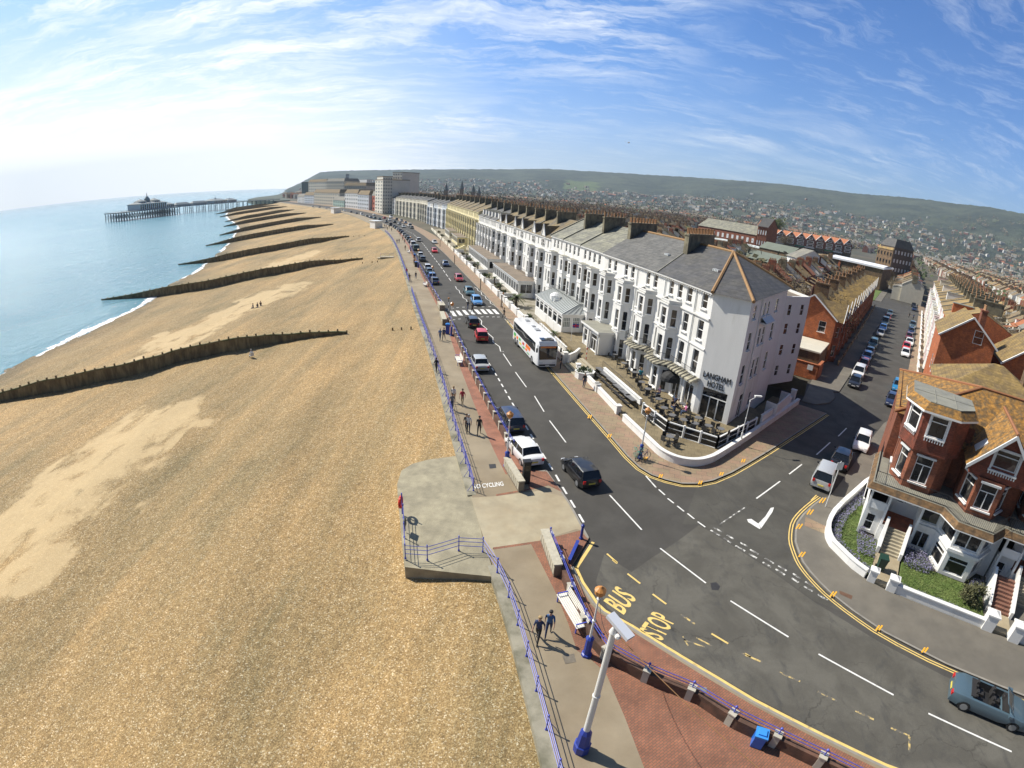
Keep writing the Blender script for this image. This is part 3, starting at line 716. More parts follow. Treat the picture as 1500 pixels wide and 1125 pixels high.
# bus stop bay
yl_.ribbon(offset(BUSK[::-1], .32), .17, mk)
yl_.ribbon([(5.75, 26.1), (4.45, 23.5)], .2, mk)
def z3p(x, y): return (700+x/3.75, 820+y/3.75)
for a, b in [((740, 0), (765, 20)), ((822, 76), (892, 130)), ((960, 188), (1035, 243)), ((1283, 405), (1375, 460))]: dash(yl_, z3p(*a), z3p(*b), .12)
dash(yl_, (889, 811), (904, 824), .12)
for a, b in [((1115, 300), (1192, 352)), ((1465, 513), (1500, 535))]: dash(yw_, z3p(*a), z3p(*b), .12)
for a, b in [((1086, 957), (1117, 970)), ((1142, 985), (1172, 998)), ((1198, 1013), (1226, 1027)), ((1253, 1041), (1280, 1054)), ((1305, 1066), (1332, 1078)), ((1332, 1079), (1332, 1101))]: dash(yw_, a, b, .12)
for a, b in [((1000, 932), (1008, 946)), ((1000, 936), (1032, 948)), ((1020, 934), (1043, 946))]: dash(yw_, a, b, .09)
# short orange marks across the kerbs
for x, y in [(945.5, 671.5), (864, 610), (893, 638), (968, 697), (1026, 706.5), (1057, 694), (1089, 674.5)]:
 for k in (-1.6, 1.6):
  og_.ribbon([G(x+k-1.2, y+2.6, .012), G(x+k+1.0, y-2.4, .012)], .10, .012)
for x, y in [(1205, 733), (1187, 750), (1171, 771), (1175, 812), (1221, 870), (1288, 919.5), (1355, 952)]:
 for k in (-2.4, 2.0):
  og_.ribbon([G(x+k-2.6, y+3.6, .012), G(x+k+2.6, y-3.6, .012)], .10, .012)
wl_.build('lane_marking', M_white, kind='structure'); wn_.build('lane_marking', M_worn, kind='structure')
yl_.build('lane_marking', M_yel, kind='structure'); yw_.build('lane_marking', M_yelworn, kind='structure'); og_.build('kerb_marking', M_orange, kind='structure')
def text_mesh(s, extr=0.0, offset_=0.0):
 cu = bpy.data.curves.new('lettering', 'FONT'); cu.body = s; cu.size = 1; cu.extrude = extr; cu.offset = offset_; cu.resolution_u = 3
 o = bpy.data.objects.new('lettering', cu); COL.objects.link(o)
 dg = bpy.context.evaluated_depsgraph_get(); me = bpy.data.meshes.new_from_object(o.evaluated_get(dg))
 bpy.data.objects.remove(o); return me
def text_quad(s, p00, p10, p01, z, m, name='lettering', off=0.0, **kw):
 """text stretched so that its box has corners p00 (bottom left), p10 (bottom right), p01 (top left)"""
 me = text_mesh(s, 0, off); co = np.array([v.co[:] for v in me.vertices]); mn_, mx = co.min(0), co.max(0)
 for v in me.vertices:
  a = (v.co.x-mn_[0])/(mx[0]-mn_[0]); b = (v.co.y-mn_[1])/(mx[1]-mn_[1])
  x = p00[0]+(p10[0]-p00[0])*a+(p01[0]-p00[0])*b; y = p00[1]+(p10[1]-p00[1])*a+(p01[1]-p00[1])*b
  v.co = (x, y, z)
 me.materials.clear(); me.materials.append(m)
 return inst(me, name, **kw)
text_quad('BUS', G(*z3p(803, 303), mk), G(*z3p(874, 213), mk), G(*z3p(688, 224), mk), mk, M_yel, 'lane_marking', .02, kind='structure')
text_quad('STOP', G(*z3p(1013, 447), mk), G(*z3p(1088, 335), mk), G(*z3p(882, 385), mk), mk, M_yel, 'lane_marking', .015, kind='structure')
def z2p(x, y): return (560+x/3.75, 640+y/3.75)
text_quad('NO CYCLING', G(*z2p(498, 286), .012), G(*z2p(668, 268), .012), G(*z2p(494, 262), .012), .012, M_white, 'lane_marking', .02, kind='structure')
# iron covers and the dark pentagon patch in the road
M_iron = mat('iron_cover', (.035, .033, .032), .6, .2, 6)
structure('manhole_cover', MB().sheet([G(*zz(*p), mk) for p in [(527, 652), (560, 648), (582, 672), (570, 692), (535, 690)]], mk), M_iron)
for q in ([(1235, 693), (1308, 722), (1302, 742), (1238, 712)],): structure('inspection_cover', MB().sheet([G(*zz(*p), .012) for p in q], .012), mat('brown_cover', (.14, .075, .045), .8, .2, 4))
for q in ([(585, 150), (622, 148), (626, 170), (590, 174)],): structure('inspection_cover', MB().sheet([G(*z2p(*p), .012) for p in q], .012), M_iron)
structure('inspection_cover', MB().sheet([G(*z3p(*p), .012) for p in [(462, 525), (528, 515), (540, 560), (480, 572)]], .012), mat('worn_cover', (.17, .145, .11), .85, .3, 4))
structure('inspection_cover', MB().sheet([G(*z3p(*p), .012) for p in [(1205, 700), (1258, 700), (1255, 738), (1200, 735)]], .012), mat('grey_cover', (.22, .21, .17), .85, .3, 4))
# ================================================================== BUILDING KIT
M_stucco = mat('white_stucco', (.76, .75, .72), .75, .05, 1.3, (.54, .52, .46), .55, (.56, .76), stretch=(1, 1, .22))
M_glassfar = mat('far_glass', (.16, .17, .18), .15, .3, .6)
M_stucco2 = mat('cream_stucco', (.70, .66, .55), .75, .07, 1.3, (.56, .52, .40), .35, (.52, .72))
M_yellow = mat('yellow_stucco', (.72, .64, .38), .75, .08, 1.3, (.62, .54, .32), .35, (.5, .7))
M_paleblue = mat('pale_blue_stucco', (.62, .66, .70), .75, .07, 1.3)
M_blue = mat('blue_stucco', (.12, .28, .52), .7, .08, 1.3)
M_slate = mat('grey_slate', (.066, .064, .064), .7, .20, .9, (.092, .086, .074), .5, (.4, .65), courses=4.2, course_amt=.28, blocks=2.6)
M_slate_l = mat('light_slate', (.250, .240, .175), .8, .24, .8, (.160, .155, .125), .6, (.4, .6), courses=4.2, course_amt=.30, blocks=2.6)
M_slate_b = mat('brown_slate', (.215, .155, .065), .85, .28, .8, (.120, .100, .070), .35, (.42, .6), courses=4.2, course_amt=.25, blocks=2.6)
M_tile = mat('lichen_tile', (.265, .180, .062), .85, .28, 1.6, (.150, .105, .050), .8, (.42, .6), courses=5.0, course_amt=.34, blocks=3.2, bump=.3)
M_tile_o = mat('orange_lichen_tile', (.33, .165, .035), .9, .34, 3.2, (.13, .085, .04), 2.8, (.40, .60), courses=6.0, course_amt=.28, blocks=4.5, bump=.4)
M_tile_r = mat('red_tile', (.30, .085, .040), .85, .18, 1.2, (.22, .075, .04), .8, courses=5.0, course_amt=.3, blocks=3)
M_ridge = mat('ridge_tile', (.30, .175, .075), .85, .18, 2.5)
M_lead = mat('lead_flat', (.26, .25, .20), .75, .12, 1.1, (.20, .195, .165), .6)
M_gravelroof = mat('gravel_flat_roof', (.22, .175, .13), .95, .18, 1.0, (.15, .12, .09), .5)
M_brick = mat('red_brick', (.240, .080, .040), .88, .18, 1.4, (.160, .060, .036), 1.1, (.42, .62), courses=12.0, course_amt=.22, blocks=5.0)
M_brick_l = mat('orange_brick', (.44, .135, .048), .88, .16, 1.4, (.33, .105, .045), 1.1, (.42, .62), courses=12.0, course_amt=.18, blocks=5.0)
M_tilehang = mat('hung_tile', (.185, .050, .028), .85, .16, 2.0, (.12, .040, .025), 1.2, courses=8.0, course_amt=.45, blocks=5.0)
M_brick_d = mat('brown_brick', (.13, .085, .050), .9, .2, 1.2, (.19, .12, .06), .6, courses=12, course_amt=.15, blocks=5)
M_render_dk = mat('weathered_render', (.215, .190, .125), .9, .25, 1.4, (.12, .105, .07), .9, (.42, .6))
M_pot = mat('chimney_pot', (.36, .20, .10), .85, .15, 5)
M_paint = mat('white_paint', (.80, .80, .78), .5, .03, 2)
M_paintg = mat('grey_white_paint', (.62, .64, .64), .5, .05, 2)
M_black = mat('black_iron', (.012, .012, .013), .55)
M_dark = mat('painted_gap_shade', (.018, .017, .018), .8)
M_blackcloth = mat('black_canvas', (.014, .014, .015), .75)
M_glassroof = mat('conservatory_roof', (.46, .48, .46), .35, .06, 2.0)
M_curtain = mat('net_curtain', (.60, .57, .50), .8, .1, 3)
M_patio = m_pavers('patio_slabs', (.190, .150, .085), (.235, .185, .105), (.10, .085, .055), 1.0, radians(14), .6, .6, .22)
M_step = mat('stone_step', (.36, .315, .225), .85, .15, 2.0)
def m_glass():
 m = bpy.data.materials.new('window_glass'); m.use_nodes = True; nt = m.node_tree; b = nt.nodes['Principled BSDF']
 P = nd(nt, 'ShaderNodeNewGeometry').outputs['Position']
 n = noise(nt, mapping(nt, P, (.9, .9, .55)), 1.0, 2, .5)
 c = ramp(nt, n, [(.40, (.012, .013, .016)), (.56, (.035, .034, .034)), (.60, (.16, .145, .12)), (.66, (.10, .09, .08))])
 lk(nt, c, b.inputs['Base Color']); b.inputs['Roughness'].default_value = .06; b.inputs['Specular IOR Level'].default_value = .5
 return m
M_glass = m_glass()
M_glass2 = mat('dark_glass', (.012, .014, .018), .05, .1, .5, spec=.6)
def wall(mb, p0, p1, z0, z1, holes=(), m=0, rev=.16, mr=None):
 """wall seen from outside with p0 on the left; holes (u0,u1,z0,z1) get reveals"""
 L = hypot(p1[0]-p0[0], p1[1]-p0[1]); dx, dy = (p1[0]-p0[0])/L, (p1[1]-p0[1])/L; ix, iy = -dy, dx
 us = sorted({0, L, *[h[0] for h in holes], *[h[1] for h in holes]}); zs = sorted({z0, z1, *[h[2] for h in holes], *[h[3] for h in holes]})
 us = [u for u in us if -1e-6 <= u <= L+1e-6]; zs = [z for z in zs if z0-1e-6 <= z <= z1+1e-6]
 P = lambda u, z, d=0: (p0[0]+dx*u+ix*d, p0[1]+dy*u+iy*d, z)
 for a, b in zip(us, us[1:]):
  run = None
  for c, d in zip(zs, zs[1:]):
   mu, mz = (a+b)/2, (c+d)/2
   if not any(h[0] < mu < h[1] and h[2] < mz < h[3] for h in holes):
    mb.face([P(a, c), P(b, c), P(b, d), P(a, d)], m)
 for h in holes:
  a, b, c, d = h[:4]; q = m if mr is None else mr
  mb.face([P(a, c), P(a, c, rev), P(a, d, rev), P(a, d)][::-1], q); mb.face([P(b, c), P(b, d), P(b, d, rev), P(b, c, rev)][::-1], q)
  mb.face([P(a, d), P(a, d, rev), P(b, d, rev), P(b, d)][::-1], q); mb.face([P(a, c), P(b, c), P(b, c, rev), P(a, c, rev)][::-1], q)
 return mb
WCACHE = {}
def win_mesh(w, h, style='sash', fm=None, gm=None, back=.16):
 fm = fm or M_paint; gm = gm or M_glass
 k = (round(w, 2), round(h, 2), style, fm.name, gm.name)
 if k in WCACHE: return WCACHE[k]
 b = MB(); t = .065 if w > .7 else .05; W = w/2
 b.face([(-W, .03, 0), (W, .03, 0), (W, .03, h), (-W, .03, h)], 1)
 b.box(-W, -W+t, -.03, .028, 0, h); b.box(W-t, W, -.03, .028, 0, h)
 b.box(-W+t, W-t, -.03, .028, 0, t); b.box(-W+t, W-t, -.03, .028, h-t, h)
 if style in ('sash', 'arch'): b.box(-W+t, W-t, -.02, .026, h*.5-.03, h*.5+.03)
 if style == 'arch':
  n = 8; r = W
  for sgn in (-1, 1):
   pts = [(sgn*W, -.045, h+.001), (sgn*W, -.045, h-r)]+[(sgn*r*cos(pi/2*i/n), -.045, h-r+r*sin(pi/2*i/n)) for i in range(1, n+1)]
   if sgn < 0: pts = pts[::-1]
   b.face(pts[::-1] if sgn > 0 else pts[::-1], 0)
 if style == 'trans':
  b.box(-W+t, W-t, -.02, .026, h*.70-.03, h*.70+.03); b.box(-.03, .03, -.02, .026, t, h*.70-.03)
 if style == 'trans1': b.box(-W+t, W-t, -.02, .026, h*.72-.03, h*.72+.03)
 if style == 'french':
  for i in (1, 2): b.box(-W+w*i/3-.05, -W+w*i/3+.05, -.02, .026, t, h*.72-.04)
  b.box(-W+t, W-t, -.02, .026, h*.72-.04, h*.72+.04)
 if style == 'two': b.box(-.04, .04, -.02, .026, t, h-t)
 if style == 'grid':
  b.box(-W+t, W-t, -.02, .026, h*.6-.02, h*.6+.02)
  for i in (1, 2, 3): b.box(-W+w*i/4-.02, -W+w*i/4+.02, -.018, .024, t, h-t)
 WCACHE[k] = b.mesh('window', [fm, gm]); return WCACHE[k]
SCACHE = {}
def sill_mesh(w, m=None, d=.16, h=.10):
 m = m or M_stucco; k = (round(w, 2), m.name, d)
 if k not in SCACHE: SCACHE[k] = MB().box(-w/2-.1, w/2+.1, -d, .0, -h, -.003).mesh('sill', [m])
 return SCACHE[k]
def put_wins(parent, p0, p1, holes, style='sash', fm=None, gm=None, sill=None, rev=.13, name='window'):
 L = hypot(p1[0]-p0[0], p1[1]-p0[1]); dx, dy = (p1[0]-p0[0])/L, (p1[1]-p0[1])/L; a = atan2(dy, dx)
 for h in holes:
  st = h[4] if len(h) > 4 else style; um = (h[0]+h[1])/2
  me = win_mesh(h[1]-h[0], h[3]-h[2], st, fm, gm)
  o = inst(me, name, parent, (p0[0]+dx*um-dy*rev, p0[1]+dy*um+dx*rev, h[2]), a)
  if sill: inst(sill_mesh(h[1]-h[0], sill), 'sill', o, (0, -rev, 0))
def canted(cx, wid, front, proj, y0=0.0):
 """corner points of a three-sided bay, left to right seen from outside"""
 return [(cx-wid/2, y0), (cx-front/2, y0-proj), (cx+front/2, y0-proj), (cx+wid/2, y0)]
def bay(parent, cx, floors, z0, z1, gm=None, wid=3.2, front=1.7, proj=1.0, m=None, roofm=None, lip=.14, sill=None, cap='flat', winw=(.62, .95), fm=None, y0=0.0, band=True):
 """floors: (zlo, zhi, style)"""
 m = m or M_stucco; pts = canted(cx, wid, front, proj, y0); mb = MB(); H = []
 for i in range(3):
  a, b = pts[i], pts[i+1]; L = hypot(b[0]-a[0], b[1]-a[1]); w = min(winw[1] if i == 1 else winw[0], L-.2)
  hs = [((L-w)/2, (L+w)/2, f[0], f[1], f[2]) for f in floors]; H.append((a, b, hs)); wall(mb, a, b, z0, z1, hs)
 big = canted(cx, wid+lip*2, front+lip*1.2, proj+lip, y0)
 mb.prism(big+[(big[3][0], y0+.02), (big[0][0], y0+.02)], z1-.02, z1+.16, 0, top=1)
 if band:
  for f in floors[1:]:
   bb = canted(cx, wid+.14, front+.10, proj+.08, y0); mb.prism(bb+[(bb[3][0], y0+.01), (bb[0][0], y0+.01)], f[0]-.42, f[0]-.28)
 o = mb.build('bay_window', [m, roofm or M_lead], parent)
 for a, b, hs in H: put_wins(o, a, b, hs, fm=fm, gm=gm, sill=sill)
 return o
def chimney(parent, x, y0, y1, zb, zt, w=.75, m=None, pots=7, shear=0.0):
 m = m or M_render_dk; b = MB()
 P = lambda x_, y_: (x_-shear*(y_-y0), y_)
 b.prism([P(x-w/2, y0), P(x+w/2, y0), P(x+w/2, y1), P(x-w/2, y1)], zb, zt, 0)
 b.prism([P(x-w/2-.1, y0-.1), P(x+w/2+.1, y0-.1), P(x+w/2+.1, y1+.1), P(x-w/2-.1, y1+.1)], zt+.002, zt+.20, 0)
 n = pots
 for i in range(n):
  for s in ((-.16, .16) if w > .9 else (0,)):
   yy = y0+.2+(y1-y0-.4)*i/max(1, n-1); q = P(x+s, yy)
   b.lathe([(.15, 0), (.11, .1), (.10, .55), (.14, .6), (.13, .7)], (q[0], q[1], zt+.2), 7, 1)
 return b.build('chimney', [m, M_pot], parent)
def rail_run(mb, pts, z, h=1.0, step=.14, r=.012, m=0, posts=True):
 for a, b in zip(pts, pts[1:]):
  L = hypot(b[0]-a[0], b[1]-a[1]); n = max(1, int(L/step))
  mb.tube((*a, z+h), (*b, z+h), .022, n=5, m=m); mb.tube((*a, z+.08), (*b, z+.08), .015, n=4, m=m)
  for i in range(n+1):
   q = lerp(a, b, i/n); mb.tube((*q, z), (*q, z+h), r, n=4, m=m, cap=False)
# ================================================================== THE SEAFRONT TERRACE
FC = np.array([18.08, 46.09]); FD = np.array([-.249, .9685]); FD = FD/np.linalg.norm(FD)
FAC = [(18.08, 46.09), tuple(FC+FD*228.0), (-52.5, 299), (-67.0, 340), (-101.5, 407), (-145, 504), (-205, 590), (-254, 660), (-348, 787)]
def Fp(u):
 x, y, a = along(FAC, u); return x, y, a
def Froot(name, u1, **kw):
 x, y, a = Fp(u1); return thing(name, (x, y, 0), a+pi, **kw)     # local +x runs back towards the camera end
SHR = .65
def shp(pts): return [(x-SHR*y, y) for x, y in pts]
T1 = [(.95, 3.25, 'sash'), (4.45, 6.85, 'arch'), (7.95, 9.8, 'sash')]
def build_langham():
 r = Froot('hotel', 0.0, label='white corner hotel with LANGHAM HOTEL lettering and grey hipped slate roof', cat='hotel')
 A = (0, 0); B = (3.21, 1.97); C = (-3.94, 12.78); D = (-4.9, 17.5); EZC = 13.35; RZB = 11.9
 EZ = 12.9
 w = MB()
 X0 = -26.5
 # front wall
 cols = []
 def hole(x, wdt, z0, z1, st): return (x-X0-wdt/2, x-X0+wdt/2, z0, z1, st)
 H = []
 for x in (-1.35, -4.15):
  H += [hole(x, 1.0, 11.0, 12.5, 'sash'), hole(x, 1.0, 7.95, 9.85, 'sash'), hole(x, 1.05, 4.45, 6.9, 'sash' if x > -2 else 'arch')]
 H += [hole(-1.5, 1.7, .85, 3.3, 'two'), hole(-4.0, 1.5, .85, 3.2, 'two')]
 for x in (-6.0, -7.8, -11.4, -13.2, -17.3, -19.2, -22.5, -24.4): H.append(hole(x, .9, 11.0, 12.5, 'sash'))
 for x in (-9.6, -15.2, -21.0):
  H += [hole(x, .62, 7.95, 9.8, 'sash'), hole(x, .62, 4.45, 6.85, 'arch'), hole(x, .8, 1.0, 3.0, 'sash')]
 H.append(hole(-15.2, .62, 11.0, 12.5, 'sash')) if False else None
 wall(w, (X0, 0), A, 0, EZ, H)
 # corner wall, side wall, rear block
 Lab = hypot(3.21, 1.97); hab = [(Lab/2-1.35, Lab/2+1.35, .75, 3.75, 'french')]
 wall(w, A, B, 0, EZ, hab)
 sx, sy = (C[0]-B[0]), (C[1]-B[1]); Lbc = hypot(sx, sy)
 hbc = []
 for z0, z1 in ((11.0, 12.4), (8.0, 9.8), (4.6, 6.6)):
  for u, wd_ in ((1.5, 1.0), (4.6, .8), (6.0, .8), (9.2, 1.0)): hbc.append((u-wd_/2, u+wd_/2, z0, z1, 'sash'))
 for z0, z1 in ((9.4, 10.7), (6.9, 8.2), (4.2, 5.5)): hbc.append((11.2, 11.95, z0, z1, 'sash')) if z0 < 0 else None
 hbc += [(2.3, 3.5, .8, 3.3, 'trans'), (5.6, 6.3, 1.2, 2.8, 'sash')]
 wall(w, B, C, 0, EZ, hbc, rev=.06); w.face([(*B, EZ), (*C, EZ), (*C, EZC)])
 Lcd = hypot(D[0]-C[0], D[1]-C[1])
 hcd = [(u, u+.7, z, z+1.3, 'sash') for z in (2.9, 5.4, 7.9, 10.1) for u in (.7, 3.2)]
 wall(w, C, D, 1.9, RZB, hcd, rev=.06)
 D2 = (D[0]-9, D[1]+1.5); C2 = (-15.0, 15.9)
 w.face([(*D, 1.9), (*D2, 1.9), (*D2, RZB), (*D, RZB)]); w.face([(*C2, RZB-.3), (*C, RZB-.3), (*C, EZC), (*C2, EZ)][::-1])
 w.face([(*C2, 1.9), (*D2, 1.9), (*D2, RZB), (*C2, RZB)][::-1])
 w.face([(*C, 1.9), (*C2, 1.9), (*D2, 1.9), (*D, 1.9)], 1)  # shade of the gap under the rear block painted as near-black faces
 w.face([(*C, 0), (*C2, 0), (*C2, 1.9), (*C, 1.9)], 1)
 w.face([(X0-SHR*15.9, 15.9, 0), (*C2, 0), (*C2, EZ), (X0-SHR*15.9, 15.9, EZ)][::-1])
 # string courses and cornice
 for z, d, t in ((10.15, .16, .18), (7.2, .10, .14), (3.85, .12, .2)):
  w.box(X0, .0, -d, -.003, z, z+t)
 w.box(X0, .1, -.30, -.002, EZ-.22, EZ-.02)
 q = 10.15
 for i in range(0, 66): w.box(X0+.2+i*.4, X0+.3+i*.4, -.24, -.004, EZ-.42, EZ-.23)
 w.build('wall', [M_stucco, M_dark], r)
 put_wins(r, (X0, 0), A, H, sill=M_stucco); put_wins(r, A, B, hab); put_wins(r, B, C, hbc, sill=M_stucco, rev=.045); put_wins(r, C, D, hcd, rev=.045)
 for cx in (-6.9, -12.3, -18.2, -23.9):
  bay(r, cx, T1, .0, 10.2, wid=3.3, front=1.75, proj=1.05, sill=M_stucco)
  # pierced parapet of the balcony over each bay
  c = canted(cx, 3.2, 1.75, 1.05); p = MB()
  for a, b in zip(c, c[1:]):
   L = hypot(b[0]-a[0], b[1]-a[1]); dx, dy = (b[0]-a[0])/L, (b[1]-a[1])/L
   p.prism([a, b, (b[0]-dy*.1, b[1]+dx*.1), (a[0]-dy*.1, a[1]+dx*.1)], 10.365, 10.62)
   p.prism([(a[0]+dy*.04, a[1]-dx*.04), (b[0]+dy*.04, b[1]-dx*.04), (b[0]-dy*.14, b[1]+dx*.14), (a[0]-dy*.14, a[1]+dx*.14)], 10.625, 10.70)
  p.build('balcony', [M_stucco], r)
 # roof: two slopes, hip at the corner
 e = .35; P0 = (-8.1, 7.6, 16.1)
 f0 = (X0, -e, EZ-.03); f1 = (.15, -e, EZ-.03); b1 = (B[0]+.35, B[1]-.1, EZ-.03); c1 = (C[0]+.4, C[1]+.3, EZC-.03)
 RX0 = X0-SHR*7.6; r0 = (RX0, 7.6, 16.1); bk0 = (X0-SHR*15.9, 16.2, EZ-.03)
 rf = MB(); mid = -10.7
 m0 = (mid, -e, EZ-.03); m1 = (mid-SHR*7.6, 7.6, 16.1)
 rf.face([m0, f1, P0, m1], 0); rf.face([f0, m0, m1, r0], 1); rf.face([f1, b1, P0], 0); rf.face([b1, c1, P0], 0)
 rf.face([c1, bk0, r0, P0], 0)
 rf.face([f0, f1, (f1[0], f1[1], f1[2]-.02)], 0)
 ro = rf.build('roof', [M_slate, mat('mid_slate', (.135, .130, .118), .8, .2, .8, (.10, .098, .09), .6, (.4, .6), courses=4.2, course_amt=.28, blocks=2.6)], r)
 rd = MB()
 for a, b in ((f1, P0), (b1, P0), (c1, P0), (P0, r0)):
  rd.tube((a[0], a[1], a[2]+.03), (b[0], b[1], b[2]+.05), .17, n=6)
 rd.build('ridge_tiles', [M_ridge], ro)
 rd = MB(); rd.tube((m0[0], m0[1], m0[2]+.05), (m1[0], m1[1], m1[2]+.05), .07, n=4, m=0)
 rd.build('valley_gutter', [M_lead], ro)
 for gx, gy in ((-4.9, 3.0), (-15.6, 3.2)):
  v = MB(); z = EZ+(gy+e)/(7.6+e)*3.2
  for i in range(4): v.box(gx+i*.27-.06, gx+i*.27+.06, gy-.1, gy+.3, z, z+.24)
  v.build('roof_vent', [M_paintg], ro)
 chimney(r, -10.7-SHR*4.2, 4.6, 11.2, 14.2, 17.1, .95, pots=9, shear=SHR)
 chimney(r, -26.3-SHR*4.2, 4.6, 11.2, 14.2, 17.1, .95, pots=9, shear=SHR)
 rb = MB(); rb.prism([C, D, D2, C2], RZB+.002, RZB+.12, 0, top=1); rb.build('flat_roof', [M_stucco, M_gravelroof], r)
 pp = MB()
 for a, b in ((C, D), (D, D2)):
  L = hypot(b[0]-a[0], b[1]-a[1]); dx, dy = (b[0]-a[0])/L, (b[1]-a[1])/L
  pp.prism([a, b, (b[0]-dy*.22, b[1]+dx*.22), (a[0]-dy*.22, a[1]+dx*.22)], RZB+.125, RZB+.4)
 pp.build('parapet', [M_stucco], r)
 # small lean-to ledge of the side wall and downpipes
 ux, uy = sx/Lbc, sy/Lbc
 q = (B[0]+ux*3.2+uy*.08, B[1]+uy*3.2-ux*.08)
 for px_, py_, zb, zt in [(q[0], q[1], .2, EZ-.1)]+[(x, -.09, .8, EZ-.3) for x in (-9.0, -2.8, -15.8)]:
  MB().tube((px_, py_, zb), (px_, py_, zt), .055, n=6).build('downpipe', [M_paintg], r)
 lg = MB(); a = (B[0]+ux*3.9, B[1]+uy*3.9); b = (B[0]+ux*6.9, B[1]+uy*6.9)
 lg.face([(a[0]+uy*.02, a[1]-ux*.02, 11.0), (a[0]+uy*.7, a[1]-ux*.7, 10.45), (b[0]+uy*.7, b[1]-ux*.7, 10.45), (b[0]+uy*.02, b[1]-ux*.02, 11.0)][::-1])
 lg.prism([(a[0]+uy*.02, a[1]-ux*.02), (a[0]+uy*.7, a[1]-ux*.7), (b[0]+uy*.7, b[1]-ux*.7), (b[0]+uy*.02, b[1]-ux*.02)], 10.3, 10.44)
 lg.build('ledge', [M_paintg], r)
 # lettering
 ang = atan2(B[1], B[0])
 for s, z, h, x0, x1 in (('LANGHAM', 4.72, .58, .35, 3.25), ('HOTEL', 3.93, .58, .95, 2.75)):
  me = text_mesh(s, .03, .0); co = np.array([v.co[:] for v in me.vertices]); lo, hi = co.min(0), co.max(0)
  for v in me.vertices: v.co = (x0+(v.co.x-lo[0])/(hi[0]-lo[0])*(x1-x0), -.03-v.co.z, z+(v.co.y-lo[1])/(hi[1]-lo[1])*h)
  me.materials.clear(); me.materials.append(M_black)
  inst(me, 'lettering', r, (0, 0, 0), ang)
 # first floor veranda: iron balcony with a striped canopy below
 vp = []
 for cx in (-23.9, -18.2, -12.3, -6.9):
  vp += [(cx-2.1, -.9), (cx-1.25, -1.95), (cx+1.25, -1.95), (cx+2.1, -.9)]
 vp = vp[8:]; vp = [(-14.9, -.9)]+vp+[(-1.0, -.9), (.2, -.9)]
 v = MB(); ca = MB()
 for a, b in zip(vp, vp[1:]):
  L = hypot(b[0]-a[0], b[1]-a[1]); n = max(1, int(L/.28))
  for i in range(n):
   p = lerp(a, b, i/n); q = lerp(a, b, (i+1)/n)
   pi_, qi = (p[0]*.93+(-9)*.07 if False else p[0], max(p[1]+.95, p[1]*.30)), (q[0], max(q[1]+.95, q[1]*.30))
   mmm = i % 2
   ca.face([(p[0], p[1], 4.02), (q[0], q[1], 4.02), (qi[0], qi[1], 4.40), (pi_[0], pi_[1], 4.40)], mmm)
   ca.face([(p[0], p[1], 3.86), (q[0], q[1], 3.86), (q[0], q[1], 4.018), (p[0], p[1], 4.018)], mmm)
 rail_run(v, [(p[0], p[1]+.1) for p in vp], 4.42, .85, .16, .012)
 for p in vp: v.tube((p[0], p[1]+.12, .8), (p[0], p[1]+.12, 4.0), .035, n=5) if False else None
 cv = ca.build('veranda_canopy', [mat('canopy_cream', (.36, .33, .24), .7, .1, 2), mat('canopy_brown', (.05, .045, .035), .8, .1, 2)], r)
 v.build('balcony_railing', [M_black], r)
 # black half-dome entrance awning
 aw = MB(); c = (-4.5, -.05, 2.55)
 for i in range(8):
  for j in range(5):
   def S(i_, j_):
    a_ = pi*i_/8; b_ = pi/2*j_/5
    return (c[0]-1.15*cos(a_)*1.0, c[1]-1.5*sin(a_)*cos(b_), c[2]+1.15*sin(b_)*(.35+.65*sin(a_)) if i_ not in (0, 8) else c[2]+1.15*sin(b_)*.35)
   aw.face([S(i, j), S(i+1, j), S(i+1, j+1), S(i, j+1)])
 aw.build('entrance_awning', [M_blackcloth], r, smooth=True)
 return r
langham = build_langham()
